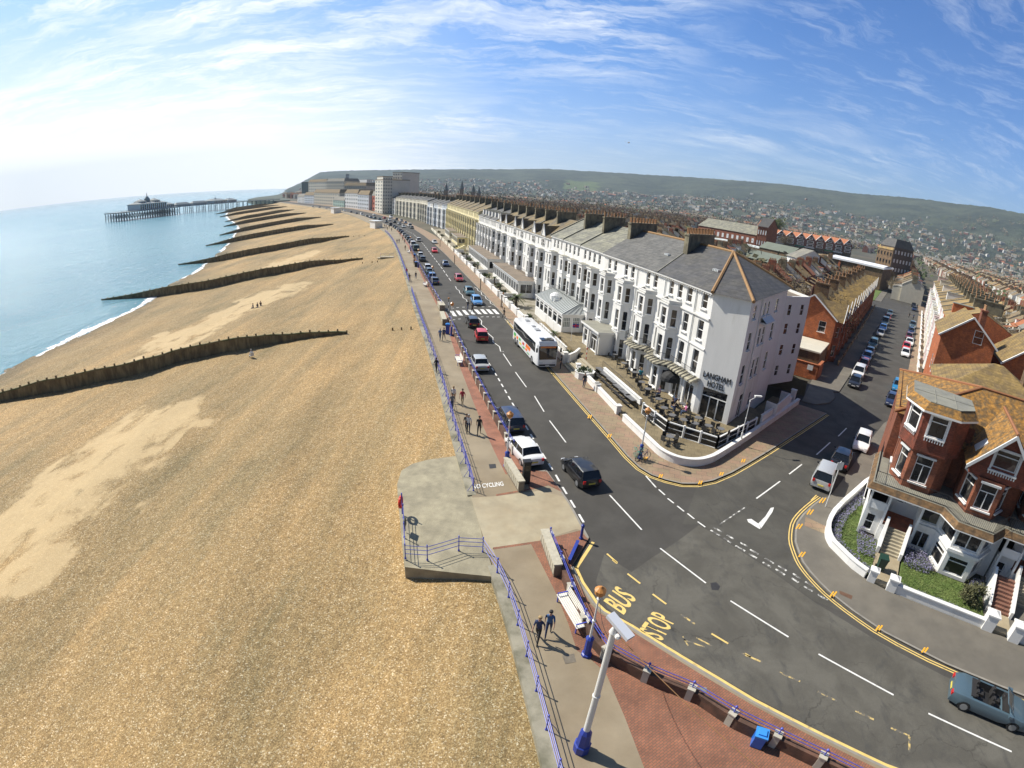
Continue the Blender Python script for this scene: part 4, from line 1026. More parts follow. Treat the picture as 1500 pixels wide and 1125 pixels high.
def terrace_house(name, label, u0, u1, style='gable', wm=None, rm=None, bays=None, group=None, EZ=12.4, ridge=15.9, chim=True, det=True, base=.8, fm=None, top=None, depth=14.0, chim_u=None, sx=SHR, cat='terraced house', root=None, bayz=None, narrow=.62, pots=7, porch=True, singles=True, gm=None):
 W = u1-u0; wm = wm or M_stucco; rm = rm or M_slate_b
 r = root or Froot(name, u1)
 tag(r, label=label, cat=cat, group=group)
 bays = bays if bays is not None else [W*.28, W*.76]
 k = EZ/12.9
 F1, F2, F3 = (4.45*k, 6.85*k), (7.95*k, 9.8*k), (11.0*k, 12.4*k)
 G0 = (1.0, 3.2*k)
 hs = []; topz = EZ
 for b in bays:
  for d in (-.95, .95) if style != 'gable' else (-.5, .5): hs.append((b+d-.42, b+d+.42, F3[0], min(F3[1], EZ-.15), 'sash'))
 xs = [b for b in bays]; sing = []
 if singles:
  e = sorted([0]+xs+[W])
  for a, b in zip(xs, xs[1:]):
   if b-a > 4.6: sing.append((a+b)/2)
  if xs and xs[0] > 3.3: sing.append((xs[0]-1.65)/2)
  if xs and W-xs[-1] > 3.3: sing.append((xs[-1]+1.65+W)/2)
  if not xs: sing = [W*(i+.5)/max(1, round(W/2.2)) for i in range(max(1, round(W/2.2)))]
 for s in sing:
  for f, st in ((F1, 'arch'), (F2, 'sash'), (F3, 'sash')): hs.append((s-narrow/2, s+narrow/2, f[0], min(f[1], EZ-.15), st))
  hs.append((s-.45, s+.45, G0[0]-.1, G0[1], 'two'))
 wb = MB(); wall(wb, (0, 0), (W, 0), 0, EZ, hs)
 bk = depth
 wb.face([(W, 0, 0), (W-sx*bk, bk, 0), (W-sx*bk, bk, EZ), (W, 0, EZ)]); wb.face([(0, 0, 0), (-sx*bk, bk, 0), (-sx*bk, bk, EZ), (0, 0, EZ)][::-1])
 wb.face([(W-sx*bk, bk, 0), (-sx*bk, bk, 0), (-sx*bk, bk, EZ), (W-sx*bk, bk, EZ)])
 hy = bk*.5
 wb.face([(W, 0, EZ), (W-sx*bk, bk, EZ), (W-sx*hy, hy, ridge-.05)]); wb.face([(0, 0, EZ), (-sx*hy, hy, ridge-.05), (-sx*bk, bk, EZ)])
 zc = F3[0]-.75
 wb.box(.002, W-.002, -.14, -.003, zc, zc+.16); wb.box(.002, W-.002, -.10, -.003, F2[0]-.6, F2[0]-.48)
 wb.box(.002, W-.002, -.24, -.003, EZ-.20, EZ+.02)
 wb.build('wall', [wm], r)
 put_wins(r, (0, 0), (W, 0), hs, fm=fm, gm=gm)
 fl = [(G0[0], G0[1], 'sash'), (F1[0], F1[1], 'arch' if style != 'gable' else 'sash'), (F2[0], F2[1], 'sash')]
 for b in bays: bay(r, b, fl, 0, zc+.02, wid=3.0, front=1.6, proj=1.0, m=wm, fm=fm, gm=gm)
 # roof
 e = .3; rf = MB(); RY = hy
 rf.face([(0, -e, EZ+.02), (W, -e, EZ+.02), (W-sx*RY, RY, ridge), (-sx*RY, RY, ridge)]); rf.face([(-sx*RY, RY, ridge), (W-sx*RY, RY, ridge), (W-sx*bk, bk+e, EZ), (-sx*bk, bk+e, EZ)])
 for x in (0,):
  rf.prism([(x-.14, -e), (x+.14, -e), (x+.14-sx*RY, RY), (x-.14-sx*RY, RY)], EZ-.1, lambda X, Y: EZ+.20+(Y+e)/(RY+e)*(ridge-EZ), 1)
 if style == 'dormer':
  for b in bays:
   for d in (-.1,):
    x = b+d; zd = EZ+.5
    rf.box(x-.7, x+.7, .9, 4.2, zd, zd+1.5, 2, top=1); rf.box(x-.8, x+.8, .8, 4.4, zd+1.51, zd+1.62, 1)
 ro = rf.build('roof', [rm, M_lead, wm], r)
 if style == 'gable':
  for b in bays:
   g = MB(); hw = 1.35; gz = EZ+2.35
   g.face([(b-hw, -.06, EZ-1.4), (b+hw, -.06, EZ-1.4), (b+hw, -.06, EZ+.05), (b, -.06, gz), (b-hw, -.06, EZ+.05)])
   g.face([(b-hw, -.06, EZ-1.4), (b-hw, .1, EZ-1.4), (b-hw, .1, EZ+.05), (b-hw, -.06, EZ+.05)][::-1]); g.face([(b+hw, -.06, EZ-1.4), (b+hw, .1, EZ-1.4), (b+hw, .1, EZ+.05), (b+hw, -.06, EZ+.05)])
   yb = 3.9
   g.face([(b-hw-.15, -.04, EZ-.22), (b, -.04, gz-.35), (b-sx*yb, yb, gz-.35), (b-hw-.15, .3, EZ+.05)][::-1], 1)
   g.face([(b+hw+.15, -.04, EZ-.22), (b, -.04, gz-.35), (b-sx*yb, yb, gz-.35), (b+hw+.15, .3, EZ+.05)], 1)
   for s in (-1, 1): g.tube((b+s*(hw+.08), -.10, EZ-.04), (b, -.10, gz+.04), .11, n=4)
   go = g.build('gable', [wm, rm], r)
   put_wins(go, (b-hw, -.2), (b+hw, -.2), [(hw-.92, hw-.12, F3[0], F3[0]+1.35, 'sash'), (hw+.12, hw+.92, F3[0], F3[0]+1.35, 'sash')], fm=fm, rev=.10)
 if chim:
  for cu in (chim_u if chim_u is not None else [0.0]):
   chimney(r, cu-sx*4.4, 4.4, 9.6, EZ+1.6, ridge+1.2, .7, pots=pots, shear=sx)
 return r
# the three white bays-and-slate houses next to the hotel
terrace_house('seafront_house', 'white bow-fronted house next to the corner hotel, with a pale mossy slate roof', 26.5, 35.4, 'plain', M_stucco, M_slate_l, [2.6, 6.4], EZ=12.9, ridge=16.1, depth=15.9, singles=False)
terrace_house('seafront_house', 'white bay-fronted house behind the striped-roof conservatory, pale mossy slate roof', 35.4, 43.8, 'plain', M_stucco, M_slate_l, [2.2, 6.2], EZ=12.9, ridge=16.1, depth=15.9, singles=False)
terrace_house('seafront_house', 'white bay-fronted house at the conservatory far end with stacked iron balconies', 43.8, 51.0, 'plain', M_stucco, M_slate_l, [3.0], EZ=12.9, ridge=16.1, depth=15.9, chim_u=[])
_ord = ['first', 'second', 'third', 'fourth', 'fifth', 'sixth', 'seventh', 'eighth', 'ninth', 'tenth', 'eleventh', 'twelfth', 'thirteenth', 'fourteenth', 'fifteenth', 'sixteenth', 'seventeenth', 'eighteenth', 'nineteenth', 'twentieth']
for i in range(3):
 u = 51.2+i*16.6
 terrace_house('gabled_house', f'{_ord[i]} white twin-gabled seafront house, counted from the mossy slate roofs', u, u+16.6, 'gable', M_stucco, M_slate_b, [16.6-12.0+.3, 16.6-4.9], group='white gabled houses on the seafront', EZ=12.3, ridge=15.6, chim_u=[0.0, 8.3], pots=6)
for i in range(3):
 u = 101.0+i*9.8
 terrace_house('seafront_house', f'{_ord[i]} white seafront house with flat-topped dormers, beyond the pointed gables', u, u+9.8, 'dormer', M_stucco, M_slate, [2.4, 7.4], group='white dormered seafront houses', EZ=12.3, ridge=15.6, pots=5)
for i in range(8):
 u = 130.4+i*11.9
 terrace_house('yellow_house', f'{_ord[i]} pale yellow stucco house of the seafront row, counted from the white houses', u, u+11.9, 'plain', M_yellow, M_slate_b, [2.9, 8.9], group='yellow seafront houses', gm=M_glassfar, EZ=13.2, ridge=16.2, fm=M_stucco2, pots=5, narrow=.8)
for i in range(5):
 u = 228.5+i*9.4
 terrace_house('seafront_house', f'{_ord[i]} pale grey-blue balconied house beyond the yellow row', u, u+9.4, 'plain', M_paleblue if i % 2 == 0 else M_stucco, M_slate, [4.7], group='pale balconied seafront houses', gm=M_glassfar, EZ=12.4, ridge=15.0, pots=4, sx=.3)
for i in range(10):
 u = 276+i*9.6
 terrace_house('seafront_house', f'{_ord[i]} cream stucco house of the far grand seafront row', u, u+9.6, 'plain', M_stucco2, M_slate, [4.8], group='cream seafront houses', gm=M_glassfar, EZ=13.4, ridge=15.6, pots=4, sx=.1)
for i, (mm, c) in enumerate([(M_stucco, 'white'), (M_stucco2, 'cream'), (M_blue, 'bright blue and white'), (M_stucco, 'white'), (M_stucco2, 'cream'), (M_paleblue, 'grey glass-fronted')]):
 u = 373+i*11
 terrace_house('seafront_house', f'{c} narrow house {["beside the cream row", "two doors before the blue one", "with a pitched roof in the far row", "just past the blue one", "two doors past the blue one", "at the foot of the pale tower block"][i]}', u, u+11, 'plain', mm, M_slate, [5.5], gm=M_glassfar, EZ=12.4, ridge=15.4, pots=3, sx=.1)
# ================================================================== FORECOURTS, WALLS AND CONSERVATORIES OF THE TERRACE
def Up(u, perp):      # point beside the terrace: u along the facade from the hotel corner, perp out from it (negative = street side)
 x, y, a = Fp(u); return (x+sin(a)*perp, y-cos(a)*perp)
PZ = .22
fore = [(7.2, 61.0), (10.35, 47.0), (11.2, 44.9), (12.7, 39.7), (13.2, 38.2), (14.1, 37.2), (15.2, 36.9), (16.3, 37.15), (18.0, 38.4), (33.0, 52.4), (31.0, 54.0), (21.2, 44.0), (18.4, 46.4), (14.6, 61.4)]
structure('forecourt', MB().prism(fore, -.3, PZ), M_patio)
ter = [(9.3, 61.0), (10.5, 56.56), (12.95, 47.1), (13.45, 45.4), (14.5, 42.35), (18.4, 39.6), (24.3, 44.5), (26.0, 48.0), (25.0, 49.0), (21.2, 44.0), (18.3, 46.3), (14.4, 61.2)]
structure('hotel_terrace', MB().prism(ter, .1, .8), M_patio)
def low_wall(name, pts, h, t=.26, z=0.0, m=None, cope=.08, piers=0.0, parent=None, **kw):
 m = m or M_stucco; b = MB()
 b.ribbon(pts, t, z+h, thick=h+.1 if z < .05 else h); b.ribbon(pts, t+.12, z+h+cope, thick=cope-.003)
 if piers:
  L = plen(pts); n = max(1, int(L/piers))
  for i in range(n+1):
   x, y, a = along(pts, L*i/n*.999); ca, sa = cos(a), sin(a); s = .24
   q = [(x+ca*dx-sa*dy, y+sa*dx+ca*dy) for dx, dy in ((-s, -s), (s, -s), (s, s), (-s, s))]
   b.prism(q, z-.05, z+h+.22); s = .30
   q = [(x+ca*dx-sa*dy, y+sa*dx+ca*dy) for dx, dy in ((-s, -s), (s, -s), (s, s), (-s, s))]
   b.prism(q, z+h+.222, z+h+.30)
 return b.build(name, [m], parent, **kw)
gwi = offset(GW, -.16)
i0 = GW.index((11.0, 44.9))
curve = smooth_line(offset(GW[i0:], -.16), 2)
low_wall('garden_wall', curve, .62, label='low white curved wall round the hotel corner forecourt', cat='wall', piers=0)
low_wall('garden_wall', [(7.75, 58.6), (9.2, 52.4)], .62, piers=6.2, label='low white wall by the black picnic tables, ending at the stone steps', cat='wall')
low_wall('garden_wall', [(9.25, 52.2), (10.55, 46.5)], .62, piers=5.8, label='low white wall by the black picnic tables, ending at the forecourt gap', cat='wall')
low_wall('terrace_wall', [(10.5, 56.4), (12.9, 47.2)], .55, t=.18, z=.8, label='white rail wall between the picnic tables and upper hotel terrace', cat='wall')
low_wall('side_wall', [(25.2, 45.0), (31.9, 51.3)], 1.35, t=.2, label='white wall beside the hotel area steps on the side street', cat='wall')
enc = MB()
for a, b in (((27.7, 46.9), (31.2, 50.6)), ((31.2, 50.6), (30.4, 51.3)), ((27.7, 46.9), (26.9, 47.8))): enc.ribbon([a, b], .16, 1.9, thick=2.0)
enc.build('yard_enclosure', [M_stucco], label='open-topped white walled yard box against the hotel side wall', cat='enclosure')
low_wall('gate_pier', [(32.6, 52.3), (33.0, 52.7)], 1.7, t=.55, label='white gate pier at the far end of the hotel side wall', cat='pier')
# glazed balustrade in front of the raised terrace
bl = thing('terrace_balustrade', (14.5, 42.35), label='white balustrade with dark glass panels round the raised hotel terrace', cat='balustrade')
bp = [(13.0, 46.3), (14.45, 42.3), (18.4, 39.5), (24.3, 44.35)]
fr = MB(); gl = MB()
for a, b in zip(bp, bp[1:]):
 L = hypot(b[0]-a[0], b[1]-a[1]); n = max(1, round(L/1.9))
 for i in range(n+1):
  q = lerp(a, b, i/n); fr.box(q[0]-.09, q[0]+.09, q[1]-.09, q[1]+.09, PZ, 1.42)
 for i in range(n):
  p = lerp(a, b, (i+.06)/n); q = lerp(a, b, (i+.94)/n)
  gl.ribbon([p, q], .04, 1.22, thick=.42); gl.ribbon([p, q], .04, .74, thick=.46); fr.ribbon([p, q], .10, .80, thick=.055)
 fr.ribbon([a, b], .14, 1.34, thick=.09); fr.ribbon([a, b], .16, PZ+.06, thick=.08)
def shift(o, p):
 for v in o.data.vertices: v.co.x -= p[0]; v.co.y -= p[1]
shift(fr.build('frame', [M_paint], bl), (14.5, 42.35)); shift(gl.build('glass_panel', [M_glass2], bl), (14.5, 42.35))
# upper terrace railing
rr = MB(); rail_run(rr, [(10.45, 57.6), (12.9, 48.0)], .80, 1.0, .35, .014)
rr.build('terrace_railing', [M_black], label='thin dark railing along the upper hotel terrace above the picnic tables', cat='railing')
# steps up from the pavement
st = MB(); cx, cy, a = along([(6.3, 62.9), (7.6, 57.9)], 0); 
def steps(name, label, c, ang, w, n, rise, run, m=None, side=None, cat='steps'):
 r = thing(name, (c[0], c[1], 0), ang, label=label, cat=cat); b = MB()
 for i in range(n): b.box(-w/2, w/2, i*run, n*run+.05, i*rise-.02 if i else -.05, (i+1)*rise)
 b.build('treads', [m or M_step], r)
 if side:
  for sg in (-1, 1):
   s = MB()
   x0, x1 = (-w/2-.22, -w/2-.01) if sg < 0 else (w/2+.01, w/2+.22)
   o = s._a([(x0, -.1, -.05), (x1, -.1, -.05), (x1, n*run+.1, -.05), (x0, n*run+.1, -.05), (x0, -.1, .5), (x1, -.1, .5), (x1, n*run+.1, n*rise+.5), (x0, n*run+.1, n*rise+.5)])
   for q in ((3, 2, 1, 0), (4, 5, 6, 7), (0, 1, 5, 4), (1, 2, 6, 5), (2, 3, 7, 6), (3, 0, 4, 7)): s.f.append(tuple(o+i for i in q)); s.m.append(0)
   s.build('side_wall', [side], r)
 return r
fa = atan2(-FD[1], -FD[0])
steps('stone_steps', 'broad stone steps up from the pavement to the hotel entrance', Up(14.9, -8.0), fa, 4.4, 6, .135, .42, M_step)
structure('hotel_terrace', MB().prism([Up(13.0, -5.4), Up(29, -5.4), Up(29, -.02), Up(16.2, -.02)], -.1, .795), M_patio)
# octagonal white planter
def planter(c, r_, h, label, z=.0, leaf=True, n=8):
 t = thing('planter', (c[0], c[1], z), label=label, cat='planter')
 MB().lathe([(r_, 0), (r_, h), (r_+.06, h+.003), (r_+.06, h+.08), (r_-.16, h+.08), (r_-.16, h-.02)], n=n).build('tub', [M_stucco], t)
 foliage_blob(t, 'foliage', (0, 0, h+.15), (r_-.2, r_-.2, .4), 220, .13, M_leafd)
 return t
M_leafd = mat('leaf_dark', (.040, .065, .018), .8, .35, 3.0, (.09, .11, .03), 1.5)
M_leafb = mat('leaf_brown', (.095, .080, .035), .9, .3, 2.0, (.06, .07, .03), 1.2)
M_leafg = mat('leaf_bright', (.10, .15, .03), .8, .3, 2.0, (.15, .19, .05), 1.2)
M_bark = mat('bark', (.10, .080, .055), .95, .25, 5)
def foliage_mesh(c, rad, n, s, seed=0, hollow=.35, clump=5):
 R = random.Random(seed); b = MB(); cl = []
 for _ in range(clump*3):
  while True:
   p = Vector((R.uniform(-1, 1), R.uniform(-1, 1), R.uniform(-1, 1)))
   if hollow < p.length < 1: break
  cl.append((p*.82, R.uniform(.22, .42)))
 for i in range(n):
  k, kr = cl[R.randrange(len(cl))]
  p = k+Vector((R.gauss(0, 1), R.gauss(0, 1), R.gauss(0, 1)))*kr*.55
  q = Vector((c[0]+p.x*rad[0], c[1]+p.y*rad[1], c[2]+p.z*rad[2]))
  a = Vector((R.gauss(0, 1), R.gauss(0, 1), R.gauss(0, .7))).normalized(); d = a.orthogonal().normalized()
  e = a.cross(d); t = R.uniform(0, 6.28); u = d*cos(t)+e*sin(t); w = a.cross(u); ss = s*R.uniform(.6, 1.4)
  b.face([q-u*ss-w*ss*.4, q+w*ss*.8, q+u*ss-w*ss*.4]) if i % 2 else b.face([q-u*ss, q-w*ss*.6, q+u*ss, q+w*ss*.6])
 return b
def foliage_blob(parent, name, c, rad, n, s, m, seed=0, **kw):
 return foliage_mesh(c, rad, n, s, seed).build(name, [m], parent, **kw)
planter(Up(12.4, -6.9), 1.15, .75, 'white octagonal planter beside the hotel entrance steps')
def palm(c, h, label, z=0.0, seed=1, L=1.7, n=26, trunk=.16):
 R = random.Random(seed); t = thing('palm_tree', (c[0], c[1], z), label=label, cat='palm tree')
 MB().lathe([(trunk*1.3, 0), (trunk, h*.3), (trunk*.9, h*.8), (trunk*1.25, h)], n=8).build('trunk', [M_bark], t)
 b = MB()
 for i in range(n):
  a = 2*pi*i/n*2.39; up = R.uniform(-.35, 1.1); pr = Vector((0, 0, h)); d = Vector((cos(a), sin(a), up)).normalized()
  w = .10; side = Vector((-sin(a), cos(a), 0))
  for k in range(5):
   nx = pr+d*(L/5); d = (d+Vector((0, 0, -.22))).normalized(); w2 = .16*(1-k/5)+.02
   b.face([pr-side*w, pr+side*w, nx+side*w2, nx-side*w2]); w = w2; pr = nx
 b.build('fronds', [M_leafd], t); return t
palm(Up(49, -6.3), 1.6, 'spiky palm tree in the garden beyond the striped conservatory', seed=3, L=2.1, n=40, trunk=.22)
palm(Up(26.8, -6.2), .9, 'small reddish palm in the white-walled bed by the hotel ramp', z=.3, seed=5, L=.9, n=18)
# hotel entrance porch
def porch_box(name, label, u0, u1, proj, z0, z1, cat='porch', roofm=None, wm=None):
 x, y, a = Fp(u1); W = u1-u0; r = thing(name, (x, y, 0), a+pi, label=label, cat=cat); wm = wm or M_stucco
 b = MB(); H = [(.4, 1.5, z0+.5, z1-.6, 'sash'), (W-2.9, W-.5, z0+.02, z1-.55, 'french')]
 wall(b, (0, -proj), (W, -proj), z0-.9, z1-.02, H); wall(b, (W, -proj), (W, -.02), z0-.9, z1-.02); wall(b, (0, -.02), (0, -proj), z0-.9, z1-.02)
 b.build('wall', [wm], r); put_wins(r, (0, -proj), (W, -proj), H)
 MB().box(-.25, W+.25, -proj-.35, -.01, z1, z1+.28, 0, top=1).build('flat_roof', [wm, roofm or M_lead], r)
 for xx in (W-3.2, W-.15): MB().lathe([(.16, 0), (.13, .2), (.11, z1-z0-.2), (.17, z1-z0)], (xx, -proj-.18, z0), 10).build('column', [M_stucco], r)
 return r
porch_box('entrance_porch', 'white hotel entrance porch with flat grey roof and dark doors', 18.2, 24.0, 3.0, .8, 3.55)
# striped glass-roofed conservatory
def conservatory(u0, u1, proj, z0, ze, zr, label, n=6):
 x, y, a = Fp(u1); W = u1-u0; r = thing('conservatory', (x, y, 0), a+pi, label=label, cat='conservatory')
 b = MB(); H = [(W*(i+.12)/n, W*(i+.88)/n, z0+.7, ze-.35, 'trans1') for i in range(n)]
 wall(b, (0, -proj), (W, -proj), -.05, ze, H, rev=.1)
 H2 = [(proj*(i+.12)/3, proj*(i+.88)/3, z0+.7, ze-.35, 'grid') for i in range(3)]
 wall(b, (W, -proj), (W, -.02), -.05, ze, H2, rev=.1); wall(b, (0, -.02), (0, -proj), -.05, ze)
 b.box(-.15, W+.15, -proj-.15, -proj+.05, ze+.002, ze+.14); b.box(W-.05, W+.15, -proj+.06, -.03, ze+.002, ze+.14)
 b.build('wall', [M_stucco], r); put_wins(r, (0, -proj), (W, -proj), H, gm=M_glass2, rev=.08); put_wins(r, (W, -proj), (W, -.02), H2, gm=mat('pale_glass', (.30, .33, .31), .12, .2, 1.5), rev=.08)
 g = MB(); hp = 1.6
 A_, B_, C_, D_ = (0, -proj-.1, ze+.15), (W+.1, -proj-.1, ze+.15), (W-hp, -1.3, zr), (0, -1.3, zr)
 g.face([A_, B_, C_, D_]); g.face([B_, (W+.1, -.05, ze+.15), (W-hp, -.05, zr), C_]); g.face([D_, C_, (W-hp, -.05, zr), (0, -.05, zr)])
 g.build('roof', [M_glassroof], r)
 s = MB(); k = int(W/.62)
 for i in range(k+1):
  t = i/k; p = Vector(A_).lerp(Vector(B_), t); q = Vector(D_).lerp(Vector(C_), t); s.tube(p+Vector((0, 0, .03)), q+Vector((0, 0, .03)), .045, n=4)
 for i in range(6):
  t = i/5; p = Vector(B_).lerp(Vector((W+.1, -.05, ze+.15)), t); q = Vector(C_).lerp(Vector((W-hp, -.05, zr)), t); s.tube(p+Vector((0, 0, .03)), q+Vector((0, 0, .03)), .04, n=4)
 s.build('glazing_bars', [mat('grey_bar', (.16, .17, .17), .5, .05)], r)
 gb = MB(); gx = W*.45
 gb.prism([(gx-1.1, -proj*.82), (gx+1.1, -proj*.82), (gx+1.1, -proj*.60), (gx-1.1, -proj*.60)], ze+.35, ze+.95)
 gb.lathe([(.9, 0), (.85, .4), (.45, .75), (.02, .9)], (gx, -proj*.71, ze+.96), 12); gb.build('gablet', [M_paint], r)
 return r
conservatory(29.0, 43.2, 4.4, .8, 3.35, 4.7, 'long white conservatory with striped glass roof beyond the hotel porch')
rr = MB(); rail_run(rr, [Up(28.5, -1.6), Up(43.5, -1.6)], 4.72, .8, .2, .012); rr.build('balcony_railing', [M_black], label='black balcony rail above the striped conservatory roof', cat='railing')
# ramp with railings and white walls in front of it
low_wall('ramp_wall', [Up(17.6, -7.6), Up(36.5, -7.75)], 1.15, t=.24, label='sloping white wall along the hotel ramp by the pavement', cat='wall', piers=9)
low_wall('ramp_wall', [Up(21, -6.3), Up(33.5, -6.3)], .95, t=.2, label='inner white wall of the hotel ramp', cat='wall')
rr = MB(); rail_run(rr, [Up(20, -6.9), Up(36, -6.9)], .55, 1.15, 1.1, .02); rr.build('ramp_railing', [mat('dull_steel', (.22, .19, .14), .5, .1)], label='brown metal handrail of the hotel ramp', cat='railing')
structure('ramp_floor', MB().prism([Up(17.6, -7.6), Up(37, -7.7), Up(37, -4.5), Up(17.6, -5.3)], -.3, .3), M_patio)
wb = MB(); wb.ribbon([Up(16.9, -7.4), Up(18.1, -6.1), Up(19.6, -5.0)], .3, 1.35, thick=1.4); wb.build('planter_wall', [M_stucco], label='curved white wall of the flower bed beside the hotel steps', cat='wall')
foliage_blob(None, 'shrub', (*Up(18.2, -6.9), 1.0), (.9, .6, .45), 260, .14, M_leafd, 4, label='low green shrub in the bed beside the hotel steps', cat='shrub')
# gardens and walls of the rest of the row
structure('front_gardens', MB().prism([Up(37, -7.7), Up(228, -7.6), Up(228, -.1), Up(37, -.1)], -.3, .08), mat('garden_paving', (.30, .27, .21), .9, .25, .5, (.16, .14, .09), .35))
for k, (a, b, h) in enumerate([(37.5, 47, .95), (47.8, 56, .95), (58, 71, .9), (73.5, 85, .9), (87.5, 99, .9), (101, 113, .85), (115, 128, .85), (131, 148, .8), (150, 170, .8), (172, 192, .8), (194, 226, .8)]):
 low_wall('garden_wall', [Up(a, -7.75), Up(b, -7.7)], h, t=.3, m=M_stucco if k < 7 else M_stucco2, piers=(b-a)/2-.1, label=f'{_ord[k]} white front wall along the pavement, counted from the ramp', cat='wall', group='front walls of the seafront row')
def sun_lounge(u0, u1, proj, z, label, wm=None, glassy=True, zr=.3):
 x, y, a = Fp(u1); W = u1-u0; r = thing('sun_lounge', (x, y, 0), a+pi, label=label, cat='sun lounge'); wm = wm or M_stucco
 b = MB(); n = max(2, round(W/2.2)); H = [(W*(i+.07)/n, W*(i+.93)/n, .95, z-.45, 'two') for i in range(n)]
 wall(b, (0, -proj), (W, -proj), 0, z, H, rev=.08); H2 = [(.4, proj-1.4, .95, z-.45, 'two')]
 wall(b, (W, -proj), (W, -.05), 0, z, H2, rev=.08); b.build('wall', [wm], r)
 put_wins(r, (0, -proj), (W, -proj), H, gm=M_glass2, rev=.06); put_wins(r, (W, -proj), (W, -.05), H2, gm=M_glass2, rev=.06)
 MB().box(-.1, W+.2, -proj-.25, -.02, z+.002, z+.2, 0, top=1).build('flat_roof', [M_paintg, M_gravelroof], r)
 rr = MB(); rail_run(rr, [(0, -.9), (W, -.9)], z+.21, .9, .5, .015); rr.build('railing', [M_black], r)
 return r
sun_lounge(56.5, 82, 4.2, 3.2, 'long flat brown-roofed glazed lounge under the white gabled houses')
sun_lounge(88, 120, 4.4, 3.2, 'farther flat brown-roofed glazed lounge under the dormered houses')
sun_lounge(150, 168, 4.2, 3.0, 'glazed cream lounge below the yellow houses', wm=M_yellow)
sun_lounge(178, 196, 4.0, 3.0, 'farther glazed lounge below the yellow houses', wm=M_stucco2)
steps('yellow_steps', 'yellow stone steps up to the yellow houses', Up(134, -7), fa, 3.4, 8, .22, .42, M_yellow, M_yellow)
for k, u in enumerate((64, 70, 76, 92, 104, 112)):
 palm(Up(u, -6.2), 1.1+.5*(k % 2), f'{_ord[k]} small palm in the white row front gardens, counted from the hotel', z=.08, seed=20+k, L=1.0, n=16)
for k, (u, p, s) in enumerate([(39, -6.7, .8), (52, -6.5, 1.0), (60, -6.4, .7), (67, -6.0, .8), (80, -6.5, .9), (97, -6.3, .8), (109, -6.2, .9), (121, -6.1, .9), (140, -6, 1.0), (160, -6, .9), (186, -6, 1.0), (205, -6, 1.1)]):
 foliage_blob(None, 'shrub', (*Up(u, p), .55), (s, s, .6), 160, .18, [M_leafd, M_leafb][k % 2], 30+k, label=f'{_ord[k]} garden shrub in front of the seafront row, counted from the hotel', cat='shrub', group='front garden shrubs')
# gabled white walls breaking the gardens (dwarf partitions)
for k, u in enumerate((56.2, 72.2, 86, 100, 114, 129.5)):
 low_wall('partition_wall', [Up(u, -7.4), Up(u, -4.6)], .9, t=.2, z=.05, label=f'{_ord[k]} white partition wall between the row front gardens', cat='wall', group='garden partition walls')
